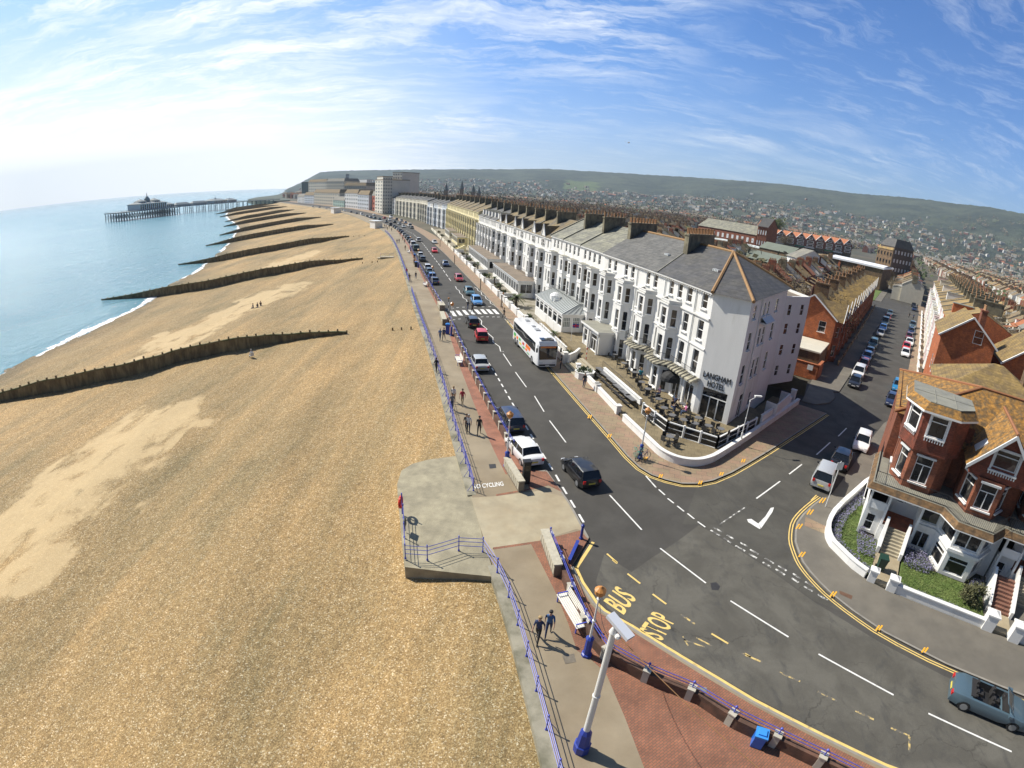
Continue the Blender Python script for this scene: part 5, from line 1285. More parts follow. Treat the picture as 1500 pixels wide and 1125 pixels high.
# ================================================================== THE CORNER BRICK HOUSE
def HW(w, v): return WV(w, v)
def brick_house(w0=0.0, label='red brick corner house with flat-topped turret, tiled gable and white glazed porch', full=True):
 o = WV(w0, 0); rz = atan2(ST[1], ST[0])
 r = thing('brick_house', (o[0], o[1], 0), rz, label=label, cat='brick house')
 # local x = w (across), y = v (away from the main road)
 GZ, FZ, EZ2 = 1.35, 4.25, 7.55
 # --- ground storey: white painted, entrance at the left and a bay at the right
 b = MB(); V0 = 39.2
 Hl = [(.35, 1.5, GZ+.95, 3.55, 'trans1')]; 
 pv = [(2.2, V0-1.4), (3.55, V0-1.4)]
 H1 = [(.1, 1.25, 2.35, 3.9, 'two')]
 wall(b, (2.1, 38.0), (3.55, 38.0), 0, 2.2, [(.3, .95, .2, 1.5, 'sash')]); 
 # recessed entrance
 HD = [(.55, 1.65, GZ+.02, 3.35, 'door'), (1.75, 2.15, GZ+1.2, 3.3, 'sash')]
 wall(b, (3.55, 39.9), (6.0, 39.9), 0, FZ-.15, [h[:4] for h in HD])
 b.face([(3.55, 39.9, 0), (3.55, 38.0, 0), (3.55, 38.0, 2.2), (3.55, 39.9, 2.2)][::-1]); b.face([(6.0, 38.0, 0), (6.0, 39.9, 0), (6.0, 39.9, FZ-.15), (6.0, 38.0, FZ-.15)][::-1])
 wall(b, (2.1, 41.5), (2.1, 38.0), 0, 2.2); wall(b, (2.1, 46), (2.1, 41.5), 0, FZ-.15, [(.9, 2.2, 1.9, 3.6)])
 H6 = [(.15, 1.45, 2.35, 3.85, 'trans1'), (.2, 1.3, .25, 1.55, 'two')]
 wall(b, (6.0, 38.0), (7.6, 38.0), 0, FZ-.15, H6)
 by = [(7.6, 38.0), (8.55, 36.1), (10.65, 35.3 if False else 36.1), (11.7, 38.0)]
 HB = []
 for i, (a, c) in enumerate(zip(by, by[1:])):
  L = hypot(c[0]-a[0], c[1]-a[1]); hs = [(.15, L-.15, 2.35, 3.85, 'trans1' if i != 1 else 'two'), (.3, L-.3, .25, 1.55, 'trans1')]
  HB.append((a, c, hs)); wall(b, a, c, 0, FZ-.15, hs)
 wall(b, (11.7, 38.0), (12.3, 38.0), 0, FZ-.15)
 b.ribbon([(2.1, 37.9), (3.55, 37.9)], .16, 2.24, thick=.16); b.ribbon([(6.05, 37.92), (7.62, 37.92), (8.5, 36.02), (10.7, 36.02), (11.75, 37.95)], .26, 2.16, thick=.22)
 b.build('ground_floor_wall', [M_stucco], r)
 put_wins(r, (6.0, 38.0), (7.6, 38.0), H6, fm=M_paintg); put_wins(r, (3.55, 39.9), (6.0, 39.9), HD[1:])
 for a, c, hs in HB: put_wins(r, a, c, hs)
 put_wins(r, (2.1, 46), (2.1, 41.5), [(.9, 2.2, 1.9, 3.6, 'sash')])
 put_wins(r, (2.1, 38.0), (3.55, 38.0), [(.3, .95, .2, 1.5, 'sash')])
 d = MB(); d.box(-.55, .55, 0, .06, 0, 2.3)
 for x, z in ((-.32, .25), (.10, .25)): d.box(x, x+.24, -.03, -.003, z, z+.7)
 dm = [M_paint]; do = d.build('front_door', dm, r); do.location = (3.55+1.1, 39.9+.1, GZ)
 dg = MB()
 for x in (-.36, -.02): dg.box(x+.02, x+.32, -.035, -.004, 1.55, 2.0)
 dg.build('door_glass', [M_glass2], do); MB().box(.22, .30, -.06, -.004, 1.05, 1.12).build('door_handle', [M_black], do); MB().box(-.35, .1, -.03, -.004, .95, 1.0).build('letter_slot', [M_black], do)
 # porch posts, rail with white spindles, lattice frieze
 for x in (2.15, 3.55, 6.0): MB().box(x-.08, x+.08, 37.35, 37.51, (0 if x < 3 else GZ-.1), FZ-.15).build('porch_post', [M_paint], r)
 MB().box(2.24, 3.46, 37.36, 37.46, 2.85, 2.95).box(2.24, 3.46, 37.38, 37.44, 2.3, 2.849).build('porch_rail', [M_paint], r)
 p = MB().box(2.24, 5.9, 37.36, 37.46, 3.62, 3.70)
 for i in range(17): p.box(2.1+3.95*i/16-.025, 2.1+3.95*i/16+.025, 37.38, 37.44, 3.68, FZ-.16)
 for a, c in zip(by, by[1:]):
  L = hypot(c[0]-a[0], c[1]-a[1]); p.tube((a[0], a[1]-.12, 3.88), (c[0], c[1]-.12, 3.88), .03, n=4)
  for i in range(int(L/.28)+1):
   q = lerp(a, c, min(1, i*.28/L)); p.tube((q[0], q[1]-.12, 3.86), (q[0], q[1]-.12, FZ-.16), .03, n=4)
 p.build('frieze', [M_paint], r)
 MB().box(3.5, 6.05, 37.4, 39.88, 0, GZ, 0, top=1).build('porch_floor', [M_stucco, M_tile_r], r)
 sb = MB(); ns = 8
 for i in range(ns): sb.box(4.05, 5.5, 35.75+i*.21, 37.38, (i and i*GZ/ns-.02) or -.05, (i+1)*GZ/ns)
 sb.build('porch_steps', [M_step], r)
 ss = MB()
 for x in (3.82, 5.51):
  o_ = ss._a([(x, 35.6, 0), (x+.22, 35.6, 0), (x+.22, 37.38, 0), (x, 37.38, 0), (x, 35.6, .55), (x+.22, 35.6, .55), (x+.22, 37.38, GZ+.75), (x, 37.38, GZ+.75)])
  for q in ((3, 2, 1, 0), (4, 5, 6, 7), (0, 1, 5, 4), (1, 2, 6, 5), (2, 3, 7, 6), (3, 0, 4, 7)): ss.f.append(tuple(o_+i for i in q)); ss.m.append(0)
 ss.build('step_walls', [M_stucco], r)
 # --- balcony over the ground floor, tiled fascia
 bal = [(1.9, 43.6), (1.9, 37.25), (7.3, 37.25), (8.3, 35.75), (10.85, 35.75), (11.9, 37.4), (12.3, 37.4)]
 bb = MB(); bb.prism(bal+[(12.3, 43.6)], FZ-.14, FZ, 0, top=0)
 bb.build('balcony_floor', [M_lead], r)
 fa_ = MB()
 ob = offset(bal, -.28)
 ob = [(1.6, 43.6), (1.6, 36.95), (7.15, 36.95), (8.15, 35.45), (11.0, 35.45), (12.05, 37.1), (12.3, 37.1)]
 for (a, c), (a2, c2) in zip(zip(bal, bal[1:]), zip(ob, ob[1:])):
  fa_.face([(*a2, FZ-.42), (*c2, FZ-.42), (*c, FZ-.01), (*a, FZ-.01)]); fa_.face([(*a2, FZ-.50), (*c2, FZ-.50), (*c2, FZ-.421), (*a2, FZ-.421)], 1)
 fa_.build('tiled_fascia', [mat('brown_fascia', (.17, .10, .045), .9, .3, 3, (.10, .065, .035), 2, courses=6, course_amt=.3, blocks=4.5), M_paint], r)
 br = MB(); rail_run(br, [(q[0]+.1, q[1]+.12) for q in bal[:1]]+[(2.0, 37.37), (7.32, 37.37), (8.36, 35.87), (10.8, 35.87), (11.85, 37.5), (12.3, 37.5)], FZ, .85, .13, .011)
 br.build('balcony_railing', [M_black], r)
 # --- first floor: brick turret (lower), recess, brick bay and return
 t1 = [(2.9, 42.6), (2.9, 39.9), (3.9, 38.35), (6.0, 38.35), (6.9, 39.5)]
 w1 = MB(); TH = []
 for i, (a, c) in enumerate(zip(t1, t1[1:])):
  L = hypot(c[0]-a[0], c[1]-a[1]); hs = [] if i in (3,) else [(L/2-(.5 if i != 2 else .62), L/2+(.5 if i != 2 else .62), FZ+.55, 6.75, 'trans' if i == 2 else 'trans1')]
  TH.append((a, c, hs)); wall(w1, a, c, FZ, EZ2, hs, rev=.14)
 wall(w1, (6.9, 39.5), (6.9, 41.0), FZ, 10.2); wall(w1, (6.9, 41.0), (8.0, 41.0), FZ, 9)
 b1 = [(8.0, 41.0), (8.0, 39.2), (8.8, 37.6), (10.7, 37.6), (11.6, 39.2), (12.3, 39.2)]; B1 = []
 for i, (a, c) in enumerate(zip(b1, b1[1:])):
  L = hypot(c[0]-a[0], c[1]-a[1]); hs = [(L/2-.62, L/2+.62, FZ+.55, 6.65, 'trans' if i == 2 else 'trans1')] if i in (1, 2, 3) else []
  B1.append((a, c, hs)); wall(w1, a, c, FZ, 7.0, hs, rev=.14)
 wall(w1, (2.2, 56), (2.2, 42.6), 0, 8.6, [(2, 3, 5, 6.6), (6, 7, 5, 6.6), (9.5, 10.6, 1.6, 3.6)])
 wall(w1, (2.2, 42.6), (2.9, 42.6), FZ, 8.6)
 w1.face([(2.2, 56, 0), (12.3, 56, 0), (12.3, 56, 8.6), (2.2, 56, 8.6)][::-1])
 if full: w1.face([(12.3, 38.2, 0), (12.3, 56, 0), (12.3, 56, 8.6), (12.3, 39, 8.6)])
 w1.build('first_floor_wall', [M_brick], r)
 for a, c, hs in TH+B1: put_wins(r, a, c, hs, sill=M_paint, rev=.10)
 put_wins(r, (2.2, 56), (2.2, 42.6), [(2, 3, 5, 6.6, 'sash'), (6, 7, 5, 6.6, 'sash'), (9.5, 10.6, 1.6, 3.6, 'sash')])
 for a, c, hs in TH+B1:
  if not hs: continue
  lt = MB()
  L = hypot(c[0]-a[0], c[1]-a[1]); h = hs[0]; p_ = lerp(a, c, (h[0]-.12)/L); q_ = lerp(a, c, (h[1]+.12)/L); lt.ribbon([p_, q_], .26, h[3]+.16, thick=.14); lt.build('lintel', [M_paintg], r)
 # --- turret upper storey, tile hung and jettied
 t2 = [(2.7, 42.8), (2.7, 39.85), (3.8, 38.1), (6.15, 38.1), (7.2, 39.3), (7.2, 41.5)]
 w2 = MB(); T2 = []
 for i, (a, c) in enumerate(zip(t2, t2[1:])):
  L = hypot(c[0]-a[0], c[1]-a[1]); hs = [(L/2-.62, L/2+.62, 8.35, 9.85, 'trans1')] if i in (1, 2) else []
  T2.append((a, c, hs)); wall(w2, a, c, 7.15, 10.2, hs, rev=.1)
 w2.prism(t2+[(5, 43.2)], 7.12, 7.16)
 w2.build('turret_wall', [M_tilehang], r)
 for a, c, hs in T2: put_wins(r, a, c, hs, sill=M_paint, rev=.05)
 fr = MB()
 for a, c, hs in T2:
  if hs:
   L = hypot(c[0]-a[0], c[1]-a[1]); h = hs[0]; dx, dy = (c[0]-a[0])/L, (c[1]-a[1])/L
   for u0, u1, z0, z1 in ((h[0]-.13, h[0]-.005, h[2]-.12, h[3]+.12), (h[1]+.005, h[1]+.13, h[2]-.12, h[3]+.12), (h[0], h[1], h[3]+.005, h[3]+.12)):
    fr.prism([(a[0]+dx*u0+dy*.06, a[1]+dy*u0-dx*.06), (a[0]+dx*u1+dy*.06, a[1]+dy*u1-dx*.06), (a[0]+dx*u1+dy*.002, a[1]+dy*u1-dx*.002), (a[0]+dx*u0+dy*.002, a[1]+dy*u0-dx*.002)], z0, z1)
   for i in range(8):
    u = h[0]-.05+(h[1]-h[0]+.1)*i/7; x_, y_ = a[0]+dx*u+dy*.1, a[1]+dy*u-dx*.1; fr.box(x_-.035, x_+.035, y_-.035, y_+.035, h[2]-.32, h[2]-.12)
 fr.build('window_surround', [M_paint], r)
 tr = MB(); o1 = [(2.35, 43.4), (2.35, 39.7), (3.65, 37.7), (6.3, 37.7), (7.65, 39.1), (7.65, 42.4)]; i1 = [(2.75, 43.2), (2.75, 39.95), (3.95, 38.2), (6.1, 38.2), (7.25, 39.4), (7.25, 42.2)]
 for a, c, a2, c2 in zip(o1, o1[1:], i1, i1[1:]):
  tr.face([(*a, 10.12), (*c, 10.12), (*c2, 10.62), (*a2, 10.62)], 1); tr.face([(*a, 10.02), (*c, 10.02), (*c, 10.118), (*a, 10.118)], 2)
 tr.prism(o1, 9.98, 10.02, 2)
 tr.prism(i1, 10.0, 10.68, 0)
 for y in (40.4,): tr.box(2.8, 7.2, y, y+.05, 10.682, 10.71, 0)
 for x in (4.3, 5.8): tr.box(x, x+.05, 38.3, 42.0, 10.683, 10.72, 0)
 tr.build('turret_roof', [M_lead, M_tile_o, M_paint, M_paintg], r)
 # --- gabled attic storey over the bay
 gx0, gx1, gv = 7.55, 12.7, 37.75; ap = (10.15, 10.35)
 ga = MB(); zb = 7.0; ze = 7.9
 H = [(9.3-7.95, 11.0-7.95, 7.65, 8.95)]
 # front with window hole, triangular top
 wall(ga, (7.95, gv), (12.35, gv), zb, ze+.001, [])
 hx0, hx1, hz0, hz1 = 9.3, 11.0, 7.9, 9.15
 zl = lambda x: ze+(ap[1]-ze)*(x-7.95)/(ap[0]-7.95) if x < ap[0] else ze+(ap[1]-ze)*(12.35-x)/(12.35-ap[0])
 ga.face([(7.95, gv, ze), (hx0, gv, ze), (hx0, gv, zl(hx0))]); ga.face([(hx1, gv, ze), (12.35, gv, ze), (hx1, gv, zl(hx1))])
 ga.face([(hx0, gv, hz1), (hx1, gv, hz1), (hx1, gv, zl(hx1)), ap[0:1]+(gv, ap[1]), (hx0, gv, zl(hx0))])
 ga.face([(7.95, gv+3.4, zb), (7.95, gv, zb), (7.95, gv, ze), (7.95, gv+3.4, ze)])
 ga.face([(12.35, gv, zb), (12.35, gv+3.4, zb), (12.35, gv+3.4, ze), (12.35, gv, ze)])
 ga.face([(7.95, gv, zb), (7.95, gv+3.4, zb), (12.35, gv+3.4, zb), (12.35, gv, zb)])
 ga.build('gable_wall', [M_tilehang], r)
 wm_ = win_mesh(1.7, 1.25, 'trans1', M_paintg); inst(wm_, 'window', r, ((hx0+hx1)/2, gv+.06, hz0), 0)
 gf = MB()
 gf.box(hx0-.16, hx0-.005, gv-.07, gv-.002, hz0-.15, hz1+.14); gf.box(hx1+.005, hx1+.16, gv-.07, gv-.002, hz0-.15, hz1+.14); gf.box(hx0, hx1, gv-.07, gv-.002, hz1+.005, hz1+.14); gf.box(hx0-.2, hx1+.2, gv-.14, gv-.002, hz0-.28, hz0-.155)
 for i in range(11): x_ = hx0-.1+(hx1-hx0+.2)*i/10; gf.box(x_-.035, x_+.035, gv-.12, gv-.003, hz0-.48, hz0-.285)
 gf.build('window_surround', [M_paintg], r)
 rf = MB(); yv = gv-.4; yb = 47.5; rz_ = 11.9
 A0 = (gx0, yv, 7.55); A1 = (ap[0], yv, ap[1]+.12); A2 = (gx1, yv, 7.55)
 vy = 44.0
 rf.face([A0, A1, (ap[0], vy, ap[1]+.12), (gx0, 40.5, 7.55)][::-1]); rf.face([A2, (gx1, 40.5, 7.55), (ap[0], vy, ap[1]+.12), A1][::-1])
 # main hipped roof behind
 e0 = (1.9, 42.2, 8.55); e1 = (12.6, 40.6, 7.6); e2 = (12.6, 56.3, 8.4); e3 = (1.9, 56.3, 8.4)
 R0 = (8.3, 45.6, 11.1); R1 = (12.6, 45.6, 11.1); 
 rf.face([(1.9, 41.6, 8.3), (12.6, 41.6, 8.3), R1, R0]); rf.face([e3, (1.9, 41.6, 8.3), R0]); rf.face([(12.6, 56.3, 8.4), (1.9, 56.3, 8.4), R0, R1])
 rf.face([(7.4, 40.4, 7.5), (12.6, 40.4, 7.5), (12.6, 41.6, 8.3), (7.4, 41.6, 8.3)])
 ro = rf.build('roof', [M_tile_o], r)
 rg = MB()
 for a, c in ((A1, (ap[0], vy, ap[1]+.12)), (R0, R1), (R0, (1.9, 41.6, 8.3)), (R0, e3)): rg.tube((a[0], a[1], a[2]+.04), (c[0], c[1], c[2]+.04), .12, n=6)
 rg.build('ridge_tiles', [mat('rust_ridge', (.27, .115, .05), .85, .15, 3)], ro)
 bg = MB()
 for a, c in ((A0, A1), (A2, A1)):
  bg.face([(a[0], a[1]-.02, a[2]-.28), (c[0], c[1]-.02, c[2]-.28), (c[0], c[1]-.02, c[2]+.02), (a[0], a[1]-.02, a[2]+.02)]); bg.face([(a[0], a[1]-.02, a[2]+.02), (c[0], c[1]-.02, c[2]+.02), (c[0], c[1]+.12, c[2]+.03), (a[0], a[1]+.12, a[2]+.03)])
  bg.face([(a[0], a[1]+.0, a[2]-.28), (c[0], c[1]+.0, c[2]-.28), (c[0], c[1], c[2]+.02), (a[0], a[1], a[2]+.02)][::-1])
 bg.build('bargeboard', [M_paintg], ro)
 sk = MB(); sk.prism([(8.1, 38.9), (8.75, 38.9), (8.75, 39.9), (8.1, 39.9)], 8.2, lambda x, y: 7.55+(x-7.55)/2.6*2.92+.12); sk.build('roof_light', [M_paintg], ro)
 pass
 return r
bh = brick_house()
def bh_copy(dw, label):
 c = tree_copy(bh); o = WV(dw, 0); c.location = (o[0], o[1], 0); c['label'] = label; return c
bh_copy(10.35, 'red brick bay-fronted house adjoining the corner house, with red brick porch steps')
bh_copy(20.7, 'third red brick house along the main road, farthest from the corner')
# front garden: low white walls, piers, grass, flowers, bin
gz = .05
fl = [G(1262, 716, 0), G(1222, 752, 0), G(1211, 771, 0), G(1209.5, 785, 0), G(1215, 799, 0), G(1226, 810, 0), G(1247, 831, 0), G(1266, 845, 0)]
cw = smooth_line([WV(2.05, 46), WV(2.05, 40.5), G(1275, 704, 0)]+fl, 1)
low_wall('garden_wall', cw, .55, t=.24, label='curved white garden wall round the brick corner house', cat='wall')
low_wall('garden_wall', [WV(5.55, 31.75), WV(12.0, 31.75)], .55, t=.24, label='straight white garden wall in front of the bay, between the two gate piers', cat='wall')
def gate_pier(w, v, s, h, label):
 b = MB(); c = WV(w, v); a = atan2(ST[1], ST[0]); b.M = Matrix.Translation((c[0], c[1], 0)) @ Matrix.Rotation(a, 4, 'Z')
 b.box(-s, s, -s, s, -.05, h); b.box(-s-.06, s+.06, -s-.06, s+.06, h+.002, h+.10); b.face([(-s, -s, h+.101), (s, -s, h+.101), (0, 0, h+.3)]); b.face([(s, -s, h+.101), (s, s, h+.101), (0, 0, h+.3)]); b.face([(s, s, h+.101), (-s, s, h+.101), (0, 0, h+.3)]); b.face([(-s, s, h+.101), (-s, -s, h+.101), (0, 0, h+.3)])
 return b.build('gate_pier', [M_stucco], label=label, cat='gate pier')
gate_pier(5.35, 31.85, .30, .85, 'white gate pier by the green bin path, at the end of the straight wall')
gate_pier(12.2, 31.85, .38, 1.1, 'stout white gate pier by the red steps, garden side')
gate_pier(14.1, 31.7, .38, 1.1, 'stout white gate pier by the red steps, farther from the corner')
gate_pier(3.95, 32.0, .26, .8, 'white gate pier where the curved wall ends by the green bin')
low_wall('garden_wall', [WV(14.5, 31.7), WV(22, 31.7)], .55, t=.24, label='white garden wall of the third brick house, past the red steps', cat='wall')
g1 = [G(1266, 722, 0), G(1230, 752, 0), G(1220, 770, 0), G(1219, 783, 0), G(1224, 797, 0), G(1240, 816, 0), G(1262, 838, 0), WV(3.8, 32.6), WV(3.8, 37.2), WV(2.2, 37.2), WV(2.3, 40)]
structure('lawn', MB().prism(g1, -.2, gz), M_grassm)
g2 = [WV(5.8, 32.1), WV(12.0, 32.1), WV(12.0, 37.4), WV(11.0, 35.9), WV(8.2, 35.9), WV(7.4, 37.6), WV(5.9, 37.6)]
structure('lawn', MB().prism(g2, -.2, gz), M_grassm)
structure('garden_path', MB().prism([WV(3.85, 31.9), WV(5.7, 31.9), WV(5.7, 37.4), WV(3.85, 37.4)], -.2, .03), M_conc)
structure('garden_path', MB().prism([WV(12.4, 31.9), WV(14.0, 31.9), WV(14.0, 36.2), WV(12.4, 36.2)], -.2, .03), M_conc)
structure('yard', MB().prism([WV(12.1, 32), WV(34, 32), WV(34, 40), WV(12.1, 40)], -.3, -.02), M_foot)
M_flower = mat('lavender_flowers', (.22, .20, .34), .9, .25, 6, (.13, .15, .10), 5)
def scatter(name, poly, n, s, m, z0=.1, zh=.3, seed=1, **kw):
 R = random.Random(seed); b = MB(); xs = [p[0] for p in poly]; ys = [p[1] for p in poly]; k = 0
 while k < n:
  p = (R.uniform(min(xs), max(xs)), R.uniform(min(ys), max(ys)))
  if not inside(p, poly): continue
  k += 1; z = z0+R.random()*zh; a = R.uniform(0, 6.28); u = Vector((cos(a), sin(a), R.uniform(-.5, .5)))*s*R.uniform(.6, 1.3); w = Vector((-sin(a), cos(a), R.uniform(-.3, .9)))*s*.6
  q = Vector((p[0], p[1], z)); b.face([q-u, q-w, q+u, q+w])
 return b.build(name, [m], None, kind='stuff', **kw)
def border(pts, wdt, n, seed): 
 l = offset(pts, wdt); return scatter('flower_bed', pts+l[::-1], n, .055, M_flower, .08, .28, seed)
border([(p[0], p[1]) for p in offset(fl, .2)], .9, 2600, 3)
scatter('flower_bed', [WV(2.2, 39.5), WV(2.2, 36.5), WV(2.6, 34.4), WV(3.8, 34.6), WV(3.7, 37.1), WV(2.9, 37.2)], 900, .055, M_flower, .08, .25, 4)
scatter('flower_bed', [WV(5.9, 35.2), WV(7.6, 35.1), WV(8.3, 35.8), WV(7.4, 37.5), WV(5.9, 37.5)], 1500, .055, M_flower, .1, .5, 5)
scatter('flower_bed', [WV(5.7, 31.95), WV(11.2, 31.95), WV(11.2, 32.6), WV(5.7, 32.7)], 900, .055, M_flower, .08, .22, 6)
scatter('flower_bed', [WV(10.8, 35.3), WV(12.0, 35.0), WV(12.0, 36.5), WV(11.2, 36.4)], 500, .055, M_flower, .1, .5, 7)
scatter('lawn_grass', g1, 9000, .05, M_leafg, .05, .05, 8); scatter('lawn_grass', g2, 9000, .05, M_leafg, .05, .05, 9)
foliage_blob(None, 'bush', (*WV(11.0, 33.9), .75), (.95, .9, .75), 3200, .07, mat('olive_leaf', (.13, .125, .055), .85, .35, 4, (.07, .08, .03), 2.5), 11, label='rounded olive-green bush in the garden corner by the stout gate pier', cat='bush')
def wheelie():
 c = WV(4.35, 33.6); t = thing('wheelie_bin', (c[0], c[1], .03), atan2(ST[1], ST[0])+.2, label='dark green wheelie bin on the path by the porch steps', cat='wheelie bin')
 m1 = mat('bin_green', (.015, .05, .035), .5, .1, 5)
 b = MB(); o = b._a([(-.22, -.25, .08), (.22, -.25, .08), (.22, .25, .08), (-.22, .25, .08), (-.29, -.34, .98), (.29, -.34, .98), (.29, .34, .98), (-.29, .34, .98)])
 for q in ((3, 2, 1, 0), (4, 5, 6, 7), (0, 1, 5, 4), (1, 2, 6, 5), (2, 3, 7, 6), (3, 0, 4, 7)): b.f.append(tuple(o+i for i in q)); b.m.append(0)
 b.build('body', [m1], t); MB().box(-.31, .31, -.37, .36, .985, 1.05).box(-.24, .24, .37, .43, .96, 1.0).build('lid', [m1], t)
 for s in (-.27, .27): MB().tube((s-.03, .25, .11), (s+.03, .25, .11), .11, n=10).build('wheel', [M_black], t)
wheelie()
steps('brick_steps', 'red brick steps with white side walls up to the second brick house', WV(13.2, 33.9), atan2(ST[1], ST[0]), 1.5, 9, .16, .26, m_pavers('step_brick', (.27, .12, .08), (.20, .09, .06), (.10, .07, .05), 1, 0), M_stucco)
# ================================================================== SIDE STREET AND TOWN
M_cream = mat('cream_render', (.58, .54, .44), .85, .1, 1)
M_pink = mat('pink_render', (.62, .50, .48), .8, .07, 1)
M_roof_br = mat('brown_roof', (.240, .175, .095), .9, .28, .9, (.16, .13, .085), .4)
M_roof_oc = mat('ochre_roof', (.335, .225, .085), .9, .3, 1.0, (.21, .155, .08), .5)
M_roof_gr = mat('grey_roof', (.20, .19, .165), .85, .22, .9, (.26, .24, .19), .4)
M_roof_or = mat('orange_roof', (.36, .13, .055), .9, .2, 1.0)
M_roof_gn = mat('green_grey_roof', (.150, .170, .135), .85, .15, .5)
WALLS = [M_stucco2, M_brick, M_cream, M_brick_d, M_paint, M_brick_l]; ROOFS = [M_roof_br, M_roof_oc, M_roof_gr, M_roof_or, M_slate_b]
SRZ = atan2(SS[1], SS[0])
def simple_house(mb, W, D, H, R, wi, ri, gi, axis='x', wins=True, chim=True, ci=None, gable=False, floors=2, nw=2):
 """terraced house with its front on y=0 facing -y, x from 0 to W"""
 mb.face([(0, 0, 0), (W, 0, 0), (W, 0, H), (0, 0, H)], wi); mb.face([(W, D, 0), (0, D, 0), (0, D, H), (W, D, H)], wi)
 if axis == 'x':
  mb.face([(W, 0, 0), (W, D, 0), (W, D, H), (W, D/2, R-.05), (W, 0, H)], wi); mb.face([(0, D, 0), (0, 0, 0), (0, 0, H), (0, D/2, R-.05), (0, D, H)], wi)
  mb.face([(-.1, -.3, H-.08), (W+.1, -.3, H-.08), (W+.1, D/2, R), (-.1, D/2, R)], ri); mb.face([(W+.1, D+.3, H-.08), (-.1, D+.3, H-.08), (-.1, D/2, R), (W+.1, D/2, R)], ri)
 else:
  mb.face([(W, 0, 0), (W, D, 0), (W, D, H), (W, 0, H)], wi); mb.face([(0, D, 0), (0, 0, 0), (0, 0, H), (0, D, H)], wi)
  mb.face([(0, 0, H), (W, 0, H), (W/2, 0, R-.05)], wi); mb.face([(W, D, H), (0, D, H), (W/2, D, R-.05)], wi)
  mb.face([(-.2, -.2, H-.1), (W/2, -.2, R), (W/2, D+.2, R), (-.2, D+.2, H-.1)][::-1], ri); mb.face([(W/2, -.2, R), (W+.2, -.2, H-.1), (W+.2, D+.2, H-.1), (W/2, D+.2, R)][::-1], ri)
 if chim:
  c = ci if ci is not None else wi; mb.box(.1, .8, D/2-.9, D/2+.9, H, R+1.1, c)
  for k in range(3): mb.box(.3, .6, D/2-.65+k*.55, D/2-.35+k*.55, R+1.1, R+1.5, 3 if len(mb.m) else ri)
 if wins:
  for f in range(floors):
   z = .9+f*(H-.4)/floors; h = min(1.5, (H-.4)/floors-1.0)
   for k in range(nw):
    x = W*(k+.5)/nw
    mb.box(x-.62, x+.62, -.06, -.004, z-.08, z+h+.08, 3); mb.box(x-.5, x+.5, -.075, -.062, z, z+h, gi)
    mb.box(x-.62, x+.62, D+.004, D+.06, z-.08, z+h+.08, 3); mb.box(x-.5, x+.5, D+.062, D+.075, z, z+h, gi)
# --- red brick row on the far side of the side street
def row_house(i, n):
 v = 86.7+i*6.35; o = WV(-8.6, v)       # front faces +w, local x runs away from the hotel
 r = thing('brick_terraced_house', (o[0], o[1], 0), SRZ, label='red brick terraced house at the near end, orange brick gable end towards the hotel' if i == 0 else f'{_ord[i]} red brick house of the shaded side street row, counted from the gable end', cat='terraced house', group='brick row on the shaded side of the side street')
 W, D, H, R = 6.35, 8.2, 6.9, 10.1; b = MB(); hs = [(4.6, 5.4, 4.2, 5.7, 'sash')]; e = .25*(i == 0)
 wall(b, (0, 0), (W, 0), 0, H, hs); b.face([(W, D, 0), (0, D, 0), (0, D, H), (W, D, H)])
 b.face([(W, 0, 0), (W, D, 0), (W, D, H), (W, D/2, R-.05), (W, 0, H)])
 if i == 0:
  gh = [(D-2.6, D-1.4, 4.55, 6.3, 'sash'), (D-2.7, D-1.5, 1.3, 3.2, 'sash')]
  wall(b, (0, D), (0, 0), 0, H, gh, m=1); b.face([(0, D, H), (0, 0, H), (0, D/2, R-.05)], 1)
 else: b.face([(0, D, 0), (0, 0, 0), (0, 0, H), (0, D/2, R-.05), (0, D, H)])
 b.build('wall', [M_brick, M_brick_l], r); put_wins(r, (0, 0), (W, 0), hs)
 if i == 0: put_wins(r, (0, D), (0, 0), gh, sill=M_stucco)
 rf = MB(); rf.face([(-e, -.3, H-.08), (W+.02, -.3, H-.08), (W+.02, D/2, R), (-e, D/2, R)]); rf.face([(W+.02, D+.3, H-.08), (-e, D+.3, H-.08), (-e, D/2, R), (W+.02, D/2, R)])
 ro = rf.build('roof', [M_tile], r)
 if i == 0:
  bg = MB()
  for y0 in (-.3, D+.3): bg.tube((-e-.02, y0, H-.1), (-e-.02, D/2, R), .13, n=4)
  bg.build('bargeboard', [M_paint], ro)
 bc = W*.38; bay(r, bc, [(.9, 2.7, 'sash'), (4.0, 5.7, 'sash')], 0, 6.5, wid=2.9, front=1.5, proj=.95, m=M_brick, roofm=M_paintg, lip=.06, winw=(.6, .95))
 g = MB(); g.face([(bc-1.6, -1.05, 6.66), (bc+1.6, -1.05, 6.66), (bc, -1.05, 9.3)]); g.face([(bc-1.75, -1.2, 6.6), (bc, -1.2, 9.42), (bc, 3.0, 9.42), (bc-1.75, .4, 6.6)][::-1], 1); g.face([(bc+1.75, -1.2, 6.6), (bc+1.75, .4, 6.6), (bc, 3.0, 9.42), (bc, -1.2, 9.42)][::-1], 1)
 for s in (-1, 1): g.tube((bc+s*1.75, -1.22, 6.58), (bc, -1.22, 9.4), .07, n=4, m=2)
 g.build('gable', [M_tilehang, M_tile, M_paint], r)
 if i % 2 == 1: chimney(r, .1, D/2-1.2, D/2+1.2, 9.2, 11.4, .8, M_brick_d, pots=4)
for i in range(15): row_house(i, 15)
o = WV(-8.9, 86.5); b = MB(); b.M = Matrix.Translation((o[0], o[1], 0)) @ Matrix.Rotation(SRZ, 4, 'Z')
b.box(-8.6, -.02, 0, 8.5, 0, 3.0, 0); b.box(-8.8, .0, -.1, 8.7, 3.003, 3.22, 1)
